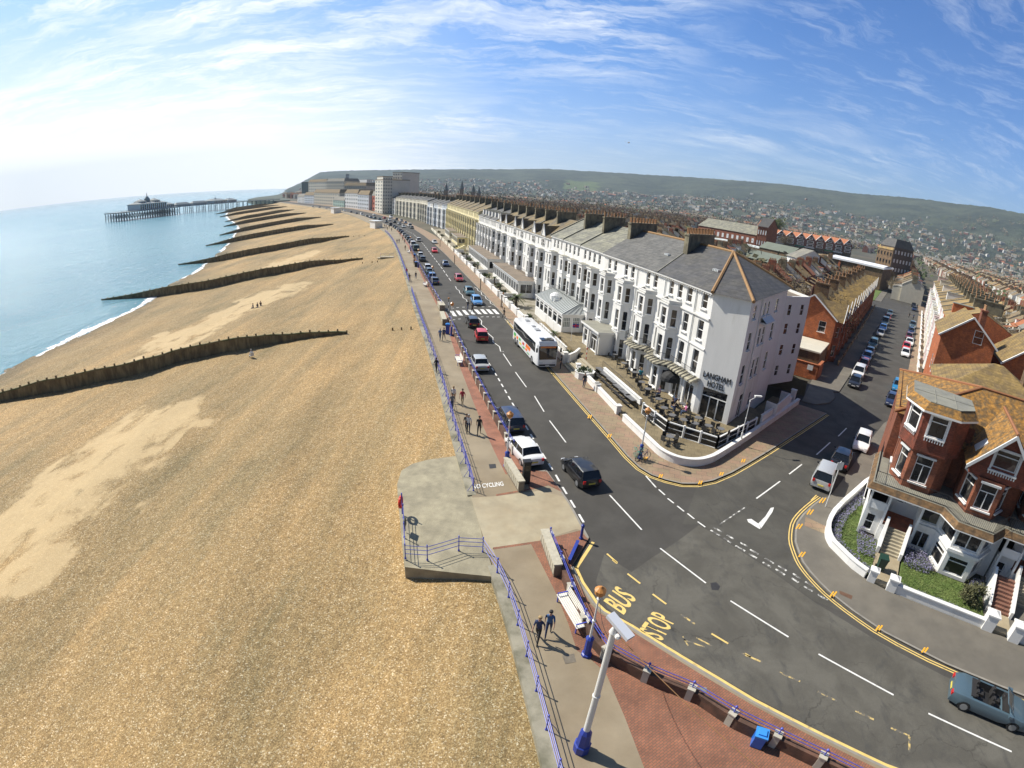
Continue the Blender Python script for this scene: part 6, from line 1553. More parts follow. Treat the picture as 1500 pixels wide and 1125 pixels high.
b.build('brick_annexe', [M_brick_d, M_cream], label='low flat-topped brick annexe below the orange gable end', cat='annexe')
low_wall('yard_wall', [WV(-8.3, 74.6), WV(-8.2, 77.9)], 2.1, t=.3, m=M_brick_l, label='orange brick yard wall facing the alley behind the hotel', cat='wall')
low_wall('yard_wall', [WV(-8.3, 74.6), WV(-15, 74.6)], 2.1, t=.3, m=M_brick_l, label='long orange brick yard wall carrying a small white notice', cat='wall')
q = WV(-9.4, 74.4); nb = MB(); nb.M = Matrix.Translation((q[0], q[1], 1.2)) @ Matrix.Rotation(atan2(ST[1], ST[0]), 4, 'Z'); nb.box(-.4, .4, -.05, -.01, 0, .7); nb.build('notice_board', [M_paint], label='small white notice on the orange brick yard wall', cat='sign')
low_wall('fence', [WV(-8.2, 66.0), WV(-13, 66.0)], 1.8, t=.1, m=mat('old_fence', (.14, .125, .075), .9, .2, 2), cope=.04, label='weathered board fence behind the hotel rear block', cat='fence')
for k in range(15):
 low_wall('front_wall', [WV(-6.7, 87+k*6.35), WV(-6.7, 91.8+k*6.35)], .7, t=.2, m=M_brick_d, label=f'{_ord[k]} low brick front wall of the shaded row, counted from the hotel', cat='wall', group='front walls of the shaded brick row')
# --- right side of the street: tiled brick pair, tall gable house, white terrace
def big_gable(w, v, W, D, H, R, label, name='gabled_brick_house'):
 o = WV(w, v); r = thing(name, (o[0], o[1], 0), atan2(ST[1], ST[0]), label=label, cat='brick house')
 b = MB(); hs = [(W*.60, W*.60+1.3, H-.9, H+.9, 'sash')]
 h0 = (W*.62, W*.62+1.25, H-.55, H+1.15)
 wall(b, (0, 0), (W, 0), 0, H-1.2, [(1.0, 2.1, 5.0, 6.8, 'sash')])
 # upper band up to the verge
 wall(b, (0, 0), (W, 0), H-1.2, H, []); b.face([(0, 0, H), (W, 0, H), (W/2, 0, R-.05)], 0)
 b.face([(W, 0, 0), (W, D, 0), (W, D, H), (W, 0, H)]); wall(b, (0, D), (0, 0), 0, H, [(D-2.2, D-1.0, 1.2, 3.2, 's'), (D-2.2, D-1.0, 5.0, 7.0, 's'), (D-5.4, D-4.2, 5.0, 7.0, 's'), (D-5.4, D-4.2, 1.2, 3.2, 's')])
 b.face([(W, D, 0), (0, D, 0), (0, D, H), (W/2, D, R), (W, D, H)]); b.build('wall', [M_brick_l], r)
 inst(win_mesh(1.25, 1.7, 'sash'), 'window', r, (W*.66, -.03, H-.2)); inst(win_mesh(1.1, 1.8, 'sash'), 'window', r, (1.55, .1, 5.0))
 put_wins(r, (0, D), (0, 0), [(D-2.2, D-1.0, 1.2, 3.2, 'sash'), (D-2.2, D-1.0, 5.0, 7.0, 'sash'), (D-5.4, D-4.2, 5.0, 7.0, 'sash'), (D-5.4, D-4.2, 1.2, 3.2, 'sash')], rev=.05)
 rf = MB(); rf.face([(-.4, -.35, H-.25), (W/2, -.35, R+.05), (W/2, D, R+.05), (-.4, D, H-.25)][::-1]); rf.face([(W/2, -.35, R+.05), (W+.4, -.35, H-.25), (W+.4, D, H-.25), (W/2, D, R+.05)][::-1])
 ro = rf.build('roof', [M_tile], r); bg = MB()
 for x in (-.4, W+.4): bg.tube((x, -.38, H-.27), (W/2, -.38, R+.03), .14, n=4)
 bg.build('bargeboard', [M_paint], ro); chimney(r, W*.8, D*.5, D*.5+2, R-2.2, R+.6, .8, M_brick, pots=5)
 return r
big_gable(6.6, 75.5, 7.2, 13, 10.6, 13.5, 'tall orange brick gabled house with white bargeboards beyond the corner house')
def hip_house(w, v, W, D, H, R, label, m=None, rm=None, name='brick_house', n=2):
 o = WV(w, v); r = thing(name, (o[0], o[1], 0), atan2(ST[1], ST[0]), label=label, cat='house'); b = MB()
 hs = [(D*(k+.5)/3-.6, D*(k+.5)/3+.6, z, z+1.7, 'sash') for k in range(3) for z in (1.2, 4.8)]
 f = [(W*(k+.5)/n-.6, W*(k+.5)/n+.6, z, z+1.6, 'sash') for k in range(n) for z in (1.2, 4.8)]
 wall(b, (0, 0), (W, 0), 0, H, f); wall(b, (0, D), (0, 0), 0, H, hs); b.face([(W, 0, 0), (W, D, 0), (W, D, H), (W, 0, H)]); b.face([(W, D, 0), (0, D, 0), (0, D, H), (W, D, H)])
 b.build('wall', [m or M_brick], r); put_wins(r, (0, 0), (W, 0), f); put_wins(r, (0, D), (0, 0), hs, rev=.06)
 k = min(W, D)/2; q = [(-.35, -.35), (W+.35, -.35), (W+.35, D+.35), (-.35, D+.35)]; A = (k, D/2) if W > D else (W/2, k); B = (W-k, D/2) if W > D else (W/2, D-k)
 rf = MB()
 if W > D: fs = [(q[0], q[1], B, A), (q[1], q[2], B), (q[2], q[3], A, B), (q[3], q[0], A)]
 else: fs = [(q[0], q[1], A), (q[1], q[2], B, A), (q[2], q[3], B), (q[3], q[0], A, B)]
 for f_ in fs: rf.face([(p[0], p[1], R if p in (A, B) else H-.1) for p in f_])
 rf.build('roof', [rm or M_tile], r); chimney(r, W*.75, D*.4, D*.4+1.8, R-2, R+1.0, .8, M_brick_d, pots=4); return r
hip_house(6.3, 59.5, 13.5, 12.5, 7.0, 10.2, 'brick house with broad mossy hipped tile roof right behind the corner house')
for k in range(13):
 v = 90.5+k*8.4; w = 8.2+k*.22; o = WV(w, v); r = thing('white_terraced_house', (o[0], o[1], 0), atan2(-SS[1], -SS[0])+pi)
 mm = M_brick_l if k < 1 else [M_stucco, M_stucco, M_pink, M_stucco, M_stucco2][k % 5]
 terrace_house('white_terraced_house', f'{_ord[k]} tall {"red brick" if k < 1 else "pink" if mm is M_pink else "cream" if mm is M_stucco2 else "white"} house of the sunlit side street row beyond the brick gable', 0, 8.4, 'plain' if k % 3 else 'dormer', mm, M_tile if k % 2 else M_roof_oc, [2.6], group='sunlit white row on the side street', EZ=11.2, ridge=13.4, root=r, sx=0.0, depth=10.5, pots=4, singles=True)
 # fronts face the street (-w): rotate so local -y points to -w
 r.rotation_euler = (0, 0, atan2(SS[1], SS[0])+pi); o2 = WV(w, v+8.4); r.location = (o2[0], o2[1], 0)
 low_wall('front_wall', [WV(w-2.0, v+.4), WV(w-2.0, v+6.6)], .8, t=.2, m=M_stucco, label=f'{_ord[k]} white front wall of the sunlit side street row, counted from the tall brick gable', cat='wall', group='front walls of the sunlit row')
low_wall('front_wall', [WV(4.3, 65), WV(2.5, 50)], .9, t=.22, m=mat('blue_hoarding', (.05, .07, .35), .6, .2, .8, (.6, .6, .62), .35, (.45, .5)), label='blue and white painted wall beside the corner house on the side street', cat='wall')
foliage_blob(None, 'hedge', (*WV(5.8, 66), .9), (1.6, 1.2, .8), 700, .12, M_leafg, 51, label='yellow-green hedge by the lane mouth behind the corner house', cat='hedge')
foliage_blob(None, 'hedge', (*WV(6.3, 80), .9), (.8, 1.6, .8), 500, .12, M_leafd, 52, label='dark hedge in front of the tall orange brick gable', cat='hedge')
# --- prototypes for the packed rows of the town
from itertools import product
def in_view(x, y, z=4, m=60):
 px, py = projp(x, y, z); return -m < px < 1500+m and 200 < py < 1200
def projp(X, Y, Z):
 w = np.array([X, Y, Z-CH]); v = w[0]*RX+w[1]*FY+w[2]*UPV; n = np.linalg.norm(v)
 t = math.acos(v[2]/n); r = FPX*(t+KF*t**3); q = hypot(v[0], v[1]); return CX+r*v[0]/q, CY+r*v[1]/q
def fac_side(x, y):      # signed distance inland of the seafront row
 best = 1e9; sg = 1
 for a, b in zip(FAC+[(-560, 1090), (-880, 1880), (-1700, 3700)], (FAC+[(-560, 1090), (-880, 1880), (-1700, 3700)])[1:]):
  ex, ey = b[0]-a[0], b[1]-a[1]; t = max(0, min(1, ((x-a[0])*ex+(y-a[1])*ey)/(ex*ex+ey*ey))); dx, dy = x-a[0]-ex*t, y-a[1]-ey*t
  d = hypot(dx, dy)
  if d < best: best = d; sg = 1 if ex*dy-ey*dx < 0 else -1
 return best*sg
YARD = [G(1150, 388, 0), G(1170, 372, 0), G(1215, 372, 0), G(1240, 386, 0), G(1205, 400, 0), G(1165, 400, 0)]
SHOPA, SHOPB = G(1117, 351, 0), G(1246, 374, 0)
CLEAR = [YARD, [G(1190, 410, 0), G(1185, 372, 0), G(1250, 366, 0), G(1325, 382, 0), G(1300, 412, 0)],
         [G(1100, 365, 0), G(1105, 350, 0), G(1255, 370, 0), G(1250, 385, 0)], [G(1005, 356, 0), G(1010, 336, 0), G(1130, 345, 0), G(1125, 362, 0)],
         [G(1265, 398, 0), G(1270, 380, 0), G(1345, 380, 0), G(1345, 400, 0)], [G(1040, 380, 0), G(1060, 345, 0), G(1190, 375, 0), G(1170, 400, 0)]]
cand = []
R = random.Random(11)
for blk in range(-34, 34):
 wb = blk*36.0
 for side in (0, 1):
  wf = wb+(0 if side else 9.0)
  v = 58.0
  while v < 1500:
   seg = int(v//126); gap = (v % 126) > 114
   W = 6.2 if v < 420 else 8.5
   x, y = WV(wf+(4.5 if side else -4.5), v+W/2)
   D = hypot(x, y)
   if gap or D > 1450 or R.random() < .05: v += W; continue
   w_ = wf
   ok = in_view(x, y) and fac_side(x, y) > 25+W and not (-19 < wf < 24 and v < 208) and not (-20 < wf < 13 and 180 < v < 215) and not (-6 < wf < 9 and v < 430) and not (-1 < wf < 27 and v < 90)
   if ok and any(inside((x, y), c) for c in CLEAR): ok = False
   if ok and -90 < wf < -14 and 150 < v < 330 and False: ok = False
   if ok: cand.append((D, wf, v, W, side, R.random(), R.random()))
   v += W*(1.0 if R.random() < .96 else 1.3)
cand.sort()
PRO = []
def make_proto(k, wins_as_parts):
 wi = WALLS[k % len(WALLS)]; ri = ROOFS[(k*2+1) % len(ROOFS)]; W, D, H, Rz = 6.2, 8.6, 5.9, 8.7
 r = thing('terraced_house', (0, 0, -50))
 b = MB(); simple_house(b, W, D, H, Rz, 0, 1, 2, wins=False, chim=False)
 me = b.mesh('house_body', [wi, ri])
 # split wall / roof / chimney into parts
 wbm = MB(); wbm.face([(0, 0, 0), (W, 0, 0), (W, 0, H), (0, 0, H)]); wbm.face([(W, D, 0), (0, D, 0), (0, D, H), (W, D, H)]); wbm.face([(W, 0, 0), (W, D, 0), (W, D, H), (W, D/2, Rz-.05), (W, 0, H)]); wbm.face([(0, D, 0), (0, 0, 0), (0, 0, H), (0, D/2, Rz-.05), (0, D, H)])
 wbm.box(.8, 3.2, D+.01, D+3.4, 0, 4.6)
 wbm.build('wall', [wi], r)
 rb = MB(); rb.face([(-.1, -.3, H-.08), (W+.1, -.3, H-.08), (W+.1, D/2, Rz), (-.1, D/2, Rz)]); rb.face([(W+.1, D+.3, H-.08), (-.1, D+.3, H-.08), (-.1, D/2, Rz), (W+.1, D/2, Rz)])
 rb.face([(.7, D, 5.7), (3.3, D, 5.7), (3.3, D+3.6, 4.6), (.7, D+3.6, 4.6)][::-1])
 if k % 3 == 0:
  rb.box(W/2-.9, W/2+.9, .6, 3.2, H+.2, H+1.9, 1); rb.box(W/2-1.0, W/2+1.0, .5, 3.4, H+1.905, H+2.0)
 rb.build('roof', [ri, M_paint], r)
 cb = MB(); cb.box(-.35, .35, D/2-1.0, D/2+1.0, H+1.2, Rz+1.2); 
 for q in range(4): cb.box(-.12, .12, D/2-.8+q*.45, D/2-.55+q*.45, Rz+1.203, Rz+1.6, 1)
 cb.build('chimney', [[M_brick_d, M_brick, M_render_dk][k % 3], M_pot], r)
 for x, z, y, a in ((1.5, 3.6, -.02, 0), (4.3, 3.6, -.02, 0), (4.3, 1.0, -.02, 0), (1.9, 3.0, D+3.43, pi), (4.8, 3.4, D+.03, pi), (4.8, .9, D+.03, pi)):
  inst(win_mesh(1.2, 1.45, 'sash'), 'window', r, (x, y, z), a)
 return r
PROS = [make_proto(k, True) for k in range(10)]
near = cand[:300]; far_ = cand[300:]
LBL = {0: 'cream-walled terraced house', 1: 'brick-walled terraced house'}
for i, (D, wf, v, W, side, a, b_) in enumerate(near):
 k = int(a*10) % 10; p = PROS[k]; c = tree_copy(p) if D < 330 else None
 if c is None:
  c = p.copy(); COL.objects.link(c)
  for ch in KIDS[p.name]:
   if not ch.name.startswith('window'): q = ch.copy(); COL.objects.link(q); adopt(q, c)
 if side: o = WV(wf, v+W); rz = SRZ+pi
 else: o = WV(wf, v); rz = SRZ
 if side: c.location = (WV(wf, v+W)[0], WV(wf, v+W)[1], 0); c.rotation_euler = (0, 0, SRZ+pi)
 else: c.location = (WV(wf, v)[0], WV(wf, v)[1], 0); c.rotation_euler = (0, 0, SRZ)
 s = 1.0 if W < 7 else W/6.2
 c.scale = (s, s, s*(.92+.2*b_))
 tag(c, label='small pitched-roof terraced house in the packed rows of town behind the seafront', cat='terraced house', group='terraced houses of the town')
for p in PROS:
 for ch in KIDS[p.name]: bpy.data.objects.remove(ch)
 bpy.data.objects.remove(p)
# the rest of the rows as one mass
fm = [mat('far_cream', (.56, .51, .41), .9), M_brick, mat('far_grey', (.44, .41, .36), .9), mat('far_white', (.58, .57, .54), .9), M_roof_br, M_roof_oc, M_roof_gr, M_roof_or, M_glass2, M_brick_d]
fb = MB()
def quick(x, y, rz, W, D, H, Rz, wi, ri, chim=True):
 ca, sa = cos(rz), sin(rz); P = lambda a, b, z: (x+ca*a-sa*b, y+sa*a+ca*b, z); v = fb.v; o = len(v)
 v.extend([P(0, 0, -1), P(W, 0, -1), P(W, D, -1), P(0, D, -1), P(0, 0, H), P(W, 0, H), P(W, D, H), P(0, D, H), P(0, D/2, Rz), P(W, D/2, Rz)])
 fb.f.extend([(o, o+1, o+5, o+4), (o+2, o+3, o+7, o+6), (o+1, o+2, o+6, o+9, o+5), (o+3, o, o+4, o+8, o+7), (o+4, o+5, o+9, o+8), (o+6, o+7, o+8, o+9)]); fb.m.extend([wi, wi, wi, wi, ri, ri])
 if chim:
  o = len(v); v.extend([P(a, b, z) for z in (H, Rz+1.4) for a, b in ((-.4, D/2-1), (.5, D/2-1), (.5, D/2+1), (-.4, D/2+1))])
  fb.f.extend([(o, o+1, o+5, o+4), (o+1, o+2, o+6, o+5), (o+2, o+3, o+7, o+6), (o+3, o, o+4, o+7), (o+4, o+5, o+6, o+7)]); fb.m.extend([9]*5)
def zt(x, y): return 0
for D, wf, v, W, side, a, b_ in far_:
 o = WV(wf, v+W) if side else WV(wf, v); quick(o[0], o[1], SRZ+pi if side else SRZ, W, 9, 6.2+1.5*b_, 9+2*b_, R.choice([0, 1, 2, 3, 1, 9]), R.choice([4, 5, 4, 6, 5, 7, 4]), D < 900)
n = 0
while n < 5200:      # farther districts climbing towards the downs
 az = radians(R.uniform(-24, 62)); d = 1350+(R.random()**1.7)*2000; x, y = sin(az)*d, cos(az)*d
 n += 1
 hz0 = hillz(x, y)
 if fac_side(x, y) < 60 or hz0 > 80+120*R.random()**2: continue
 t = max(0, (d-1750)/1800); z = -1 if d < 1850 else 0
 W = R.uniform(9, 24); fbz = len(fb.v); quick(x, y, R.choice([SRZ, SRZ+pi/2])+R.gauss(0, .25), W, 11, R.uniform(6, 9), R.uniform(9, 13), R.choice([0, 2, 2, 1, 9, 9, 3]), R.choice([4, 6, 4, 6, 6, 4, 7]), False)
 zz_ = hillz(x, y) if 'hillz' in globals() else 0
 for q in range(fbz, len(fb.v)): p = fb.v[q]; fb.v[q] = (p[0], p[1], p[2]+zz_)
fb.build('town_houses', fm, kind='stuff')
# --- trees
def tree_mesh(seed, h, r, n, s, bare=True):
 Rr = random.Random(seed); b = MB(); b.tube((0, 0, -.2), (0, 0, h*.35), .22, .16, 6)
 tips = []
 for i in range(9):
  a = Rr.uniform(0, 6.28); e = Rr.uniform(.5, 1.2); p0 = Vector((0, 0, h*Rr.uniform(.25, .4))); p1 = p0+Vector((cos(a)*r*.6, sin(a)*r*.6, h*.35*e)); b.tube(p0, p1, .10, .05, 5, cap=False)
  for j in range(5):
   p2 = p1+Vector((Rr.gauss(0, .4)*r, Rr.gauss(0, .4)*r, abs(Rr.gauss(.2, .25))*h*.6)); b.tube(p1, p2, .045, .015, 4, cap=False); tips.append(p2); tips.append(p1.lerp(p2, .5))
 c = MB()
 for i in range(n):
  t = tips[Rr.randrange(len(tips))]; q = t+Vector((Rr.gauss(0, 1), Rr.gauss(0, 1), Rr.gauss(0, 1)))*r*.20
  a = Vector((Rr.gauss(0, 1), Rr.gauss(0, 1), Rr.gauss(0, 1))).normalized(); w = a.orthogonal().normalized()*s*(.25 if bare else .7); a = a*s*Rr.uniform(.6, 1.5)
  c.face([q-a, q+w, q+a, q-w])
 return b, c
M_twig = mat('winter_twigs', (.17, .13, .075), .95, .3, 1.5, (.11, .09, .055), .8)
M_spring = mat('spring_leaf', (.17, .21, .035), .85, .3, 1.0, (.11, .14, .03), .6)
TP = []
for k in range(4):
 b, c = tree_mesh(60+k, 8, 3.2, 1500, .28); TP.append((b.mesh('trunk', [M_bark]), c.mesh('crown', [M_twig])))
b, c = tree_mesh(70, 9, 3.6, 2600, .32, False); GR = (b.mesh('trunk', [M_bark]), c.mesh('crown', [M_spring])); DG = (GR[0], c.mesh('crown', [M_leafd]))
def tree(x, y, s, pr, label, group=None, z=0, name='bare_tree'):
 t = thing(name, (x, y, z), R.uniform(0, 6.28), label=label, cat='tree', group=group); t.scale = (s, s, s)
 inst(pr[0], 'trunk', t); inst(pr[1], 'crown', t); return t
for k, (px, py, s) in enumerate([(1302, 418, .9), (1306, 432, .8), (1312, 408, .9), (1296, 402, 1.0), (1318, 398, 1.0)]):
 g = G(px, py, 0); tree(g[0], g[1], s, TP[k % 4], f'{_ord[k]} bare tree by the grass strip past the shaded brick row', 'bare trees by the grass strip')
for k, (u, p, s) in enumerate([(30, 40, 1.15), (36, 44, 1.25), (42, 42, 1.2), (48, 50, 1.2), (54, 46, 1.1), (62, 52, 1.0), (24, 44, 1.1)]):
 g = Up(u, p); tree(g[0], g[1], s, TP[k % 4], f'{_ord[k]} tall bare tree behind the roofs of the seafront row', 'bare trees behind the seafront row')
for k, (px, py, s, pr, l) in enumerate([(1131, 336, 4.2, GR, 'bright yellow-green tree behind the orange-gabled shops'), (1334, 341, 4.5, GR, 'yellow-green tree far off above the right-hand roofs'), (1218, 318, 5.5, DG, 'dark evergreen clump in the middle of the town'), (1236, 322, 5.5, DG, 'second dark evergreen clump in the middle of the town'), (1150, 368, 1.3, TP[0], 'bare tree on the yard edge before the long shed')]):
 g = G(px, py, 0); 
 hp = (g if s < 2 else tuple(q*min(1, 620/hypot(*g)) for q in g))
 tree(hp[0], hp[1], s*.62 if s > 2 else s*1.2, pr, l, name='tree' if s > 2 else 'bare_tree')
for k in range(26):
 while True:
  az = radians(R.uniform(2, 56)); d = R.uniform(150, 420); x, y = sin(az)*d, cos(az)*d; w, v = x*ST[0]+y*ST[1], x*SS[0]+y*SS[1]
  if fac_side(x, y) > 40 and not (-20 < w < 26 and v < 430) and not any(inside((x, y), c) for c in CLEAR): break
 tree(x, y, R.uniform(.8, 1.3), TP[k % 4], 'bare garden tree among the terraced roofs of the town', 'bare garden trees in the town')
tb = MB(); tr2 = MB()
def tuft(mb, x, y, z, r, h, n, mi):
 for i in range(n):
  q = Vector((x+R.gauss(0, .45)*r, y+R.gauss(0, .45)*r, z+abs(R.gauss(.45, .3))*h)); a = Vector((R.gauss(0, 1), R.gauss(0, 1), R.gauss(0, 1))).normalized(); w = a.orthogonal().normalized()*r*.22; a *= r*.3
  mb.face([q-a, q+w, q+a, q-w], mi)
for k in range(2600):
 az = radians(R.uniform(-20, 62)); d = 200+3300*R.random()**1.1; x, y = sin(az)*d, cos(az)*d; w, v = x*ST[0]+y*ST[1], x*SS[0]+y*SS[1]
 if fac_side(x, y) < 45 or (-20 < w < 26 and v < 430) or any(inside((x, y), c) for c in CLEAR): continue
 if d > 2900: continue
 s = 1+d/900; z = hillz(x, y) if d > 1500 and 'hillz' in globals() else 0
 tuft(tb, x, y, z, 4*s, 6*s, 26 if d < 900 else 14, R.choice([0, 0, 1, 2]))
tb.build('distant_trees', [M_twig, M_leafd, M_leafb], kind='stuff')
for k, (w, v, W_, D_, H_, R_, c) in enumerate([(15.5, 76, 7.5, 12, 9.2, 12.4, 'second'), (24, 74, 7.5, 12, 8.6, 11.8, 'third')]):
 big_gable(w, v, W_, D_, H_, R_, f'{c} orange brick gabled house in the line behind the corner houses')
hip_house(21.5, 59, 11, 12, 6.8, 9.8, 'second brick house with mossy hipped tile roof behind the corner houses')
# ================================================================== MID-DISTANCE BUILDINGS
def top_z(base, ytop):
 """height whose top shows at picture row ytop above a base point"""
 lo, hi = 0, 150
 for _ in range(40):
  m = (lo+hi)/2
  if projp(base[0], base[1], m)[1] > ytop: lo = m
  else: hi = m
 return lo
def block(name, label, cat, x0, y0, x1, y1, ytop, depth, wm, rm=None, rows=4, cols=8, roof='flat', rise=3, group=None, winm=None, strip=False, base=None):
 a = base[0] if base else G(x0, y0, 0); b = base[1] if base else G(x1, y1, 0); W = hypot(b[0]-a[0], b[1]-a[1]); rz = atan2(b[1]-a[1], b[0]-a[0])
 H = top_z(a, ytop); r = thing(name, (a[0], a[1], 0), rz, label=label, cat=cat, group=group)
 w = MB(); w.box(0, W, 0, depth, 0, H, 0)
 winm = winm or (M_glassfar if 'seafront' in name or 'tower' in name or 'grand' in name else M_glass2)
 w.build('wall', [wm], r)
 k = 0
 cw, rh = W/cols, H/rows
 wf = MB(); ww, wh = cw*.42, rh*.42
 for j in range(rows):
  if strip:
   MB().box(.02*W, .98*W, -.12, -.01, rh*(j+.3), rh*(j+.75)).build('window_band', [winm], r)
   continue
  for i in range(cols):
   if k >= 96: break
   k += 1; key = ('blk', round(ww, 1), round(wh, 1), winm.name)
   if key not in WCACHE: WCACHE[key] = MB().box(-ww/2, ww/2, -.10, -.01, 0, wh).box(-ww/2-.15, ww/2+.15, -.14, -.01, wh+.01, wh+.18, 1).box(-ww/2-.15, ww/2+.15, -.2, -.01, -.2, -.01, 1).mesh('window', [winm, wm])
   inst(WCACHE[key], 'window', r, (cw*(i+.5), 0, rh*(j+.25)))
 rb = MB()
 if roof == 'flat': rb.box(-.2, W+.2, -.2, depth+.2, H+.004, H+.5)
 elif roof == 'pitch': rb.face([(-.4, -.5, H), (W+.4, -.5, H), (W+.4, depth/2, H+rise), (-.4, depth/2, H+rise)]); rb.face([(W+.4, depth+.5, H), (-.4, depth+.5, H), (-.4, depth/2, H+rise), (W+.4, depth/2, H+rise)]); rb.face([(W, 0, H), (W, depth, H), (W, depth/2, H+rise)], 1); rb.face([(0, depth, H), (0, 0, H), (0, depth/2, H+rise)], 1)
 elif roof == 'mansard':
  i_ = 2.0; q = [(-.3, -.3), (W+.3, -.3), (W+.3, depth+.3), (-.3, depth+.3)]; p = [(i_, i_), (W-i_, i_), (W-i_, depth-i_), (i_, depth-i_)]
  for n in range(4): rb.face([(*q[n], H), (*q[(n+1) % 4], H), (*p[(n+1) % 4], H+rise), (*p[n], H+rise)])
  rb.face([(*c, H+rise) for c in p])
 rb.build('roof', [rm or M_roof_gr, wm], r)
 return r, W, H
# orange-gabled shops
SHA = tuple(q*.80 for q in G(1119, 351, 0)); SHB = tuple(q*.86 for q in G(1246, 374, 0))
def Gd(x, y, D):
 w = ray(x, y); l = hypot(w[0], w[1]); return (w[0]/l*D, w[1]/l*D)
def shops():
 n = 9
 for i in range(n):
  a = lerp(SHA, SHB, i/n); b = lerp(SHA, SHB, (i+1)/n); W = hypot(b[0]-a[0], b[1]-a[1]); rz = atan2(b[1]-a[1], b[0]-a[0]); H = top_z(a, 334+16*i/8)/1.42; Rr = H*1.42
  r = thing('gabled_shop', (a[0], a[1], 0), rz, label=f'{_ord[i]} orange-roofed gabled shop house of the row behind the yard, from the white turret', cat='shop', group='orange-gabled shop houses')
  w = MB(); w.box(0, W, 0, 14, 0, H); w.face([(W*.08, -.02, H), (W*.92, -.02, H), (W*.5, -.02, Rr*.97)], 1); w.build('wall', [M_brick, M_tilehang], r)
  rf = MB(); rf.face([(-.1, -1, H-.5), (W/2, -1, Rr), (W/2, 14, Rr), (-.1, 14, H-.5)][::-1]); rf.face([(W/2, -1, Rr), (W+.1, -1, H-.5), (W+.1, 14, H-.5), (W/2, 14, Rr)][::-1])
  for s in (-.1, W+.1): rf.tube((s, -1.1, H-.5), (W/2, -1.1, Rr), .3, n=4, m=1)
  rf.build('roof', [M_roof_or, M_paint], r)
  MB().box(.06*W, .94*W, -.6, -.05, 0, H*.26).box(.02*W, .98*W, -.9, -.02, H*.27, H*.36, 1).build('shopfront', [M_glass2, [mat('shop_green', (.03, .22, .10), .6), M_paint, M_brick_d][i % 3]], r)
  m = W*.32
  for z0, z1 in ((.40, .60), (.66, .88), (.98, 1.15)):
   MB().box(W/2-m*(1 if z1 < 1 else .6), W/2+m*(1 if z1 < 1 else .6), -1.2, -.05, H*z0, H*z1).box(W/2-m*(.8 if z1 < 1 else .45), W/2+m*(.8 if z1 < 1 else .45), -1.25, -1.21, H*(z0+.04), H*(z1-.04), 1).build('bay_window', [M_paint, M_glass2], r)
shops()
_a = (SHA[0]-5, SHA[1]+1); tt = thing('turret', (_a[0], _a[1], 0), label='white corner turret with orange cone roof at the end of the gabled shops', cat='turret'); _h = top_z(_a, 340)
MB().lathe([(5, 0), (5, _h)], n=10).build('wall', [M_paint], tt); MB().lathe([(5.6, 0), (.1, 11)], (0, 0, _h+.01), 10).build('cone_roof', [M_roof_or], tt)
# white-roofed hall in the side street
ha, hb = Gd(1209, 400, 252), Gd(1290, 412, 246)
hl = thing('hall', (ha[0], ha[1], 0), atan2(hb[1]-ha[1], hb[0]-ha[0]), label='brown brick hall with bright white flat roof at the end of the shaded row', cat='hall')
Wd = hypot(hb[0]-ha[0], hb[1]-ha[1]); Hh = top_z(ha, 377)
MB().box(0, Wd, 0, 22, 0, Hh).build('wall', [M_brick_d], hl)
MB().box(-.6, Wd+.6, -.6, 22.6, Hh+.004, Hh+.7).face([(0, 0, Hh+.72), (Wd, 0, Hh+.72), (Wd, 11, Hh+1.4), (0, 11, Hh+1.4)]).face([(Wd, 22, Hh+.72), (0, 22, Hh+.72), (0, 11, Hh+1.4), (Wd, 11, Hh+1.4)]).build('white_roof', [mat('white_sheet_roof', (.82, .83, .86), .6)], hl)
for _x in (.2, .55): MB().box(Wd*_x, Wd*(_x+.04), -.3, -.02, 0, Hh).build('pilaster', [M_brick_l], hl)
structure('gravel_yard', MB().prism(YARD, -.4, .02), mat('sandy_gravel', (.40, .30, .165), .95, .2, .3))
block('flats', 'brown brick block of flats with white dormers beside the dark one', 'flats', 0, 0, 0, 0, 362, 14, M_brick_d, M_roof_oc, 4, 5, 'mansard', 4.5, base=(Gd(1280, 395, 335), Gd(1303, 395, 322)))
block('flats', 'brick block of flats darkened for shade, with white dormers and tall white windows at the street end', 'flats', 0, 0, 0, 0, 362, 14, mat('shadow_brick', (.10, .075, .06), .9, .15, 1), M_slate, 4, 6, 'mansard', 4.5, winm=M_paintg, base=(Gd(1304.5, 395, 322), Gd(1333, 395, 330)))  # shade on this wing is painted into its brick colour
block('school', 'long red brick school with grey slate roof and white window bands', 'school', 0, 0, 0, 0, 330, 16, M_brick, M_slate_l, 2, 12, 'pitch', 5, winm=M_paintg, base=(Gd(1022, 341, 330), Gd(1106, 355, 300)))
block('school', 'short red brick wing with dark pitched roof beside the long school', 'school', 0, 0, 0, 0, 331, 16, M_brick, M_slate, 3, 4, 'pitch', 5, winm=M_paintg, base=(Gd(1107, 355, 298), Gd(1122, 352, 296)))
block('shed', 'long low shed with white roof edge in front of the school', 'shed', 0, 0, 0, 0, 349, 9, M_brick_d, mat('pale_roof', (.62, .66, .64), .7), 1, 9, 'flat', base=(Gd(1040, 350, 290), Gd(1112, 362, 262)))
block('shed', 'long grey-green flat-roofed shed left of the sandy yard', 'shed', 0, 0, 0, 0, 366, 16, M_brick_d, M_roof_gn, 1, 10, 'pitch', 3, base=(Gd(1050, 372, 235), Gd(1146, 388, 205)))
block('shed', 'green-roofed shed in front of the gabled shops', 'shed', 0, 0, 0, 0, 362, 10, M_brick_d, M_roof_gn, 1, 6, 'pitch', 3, base=(Gd(1112, 366, 258), Gd(1158, 374, 246)))
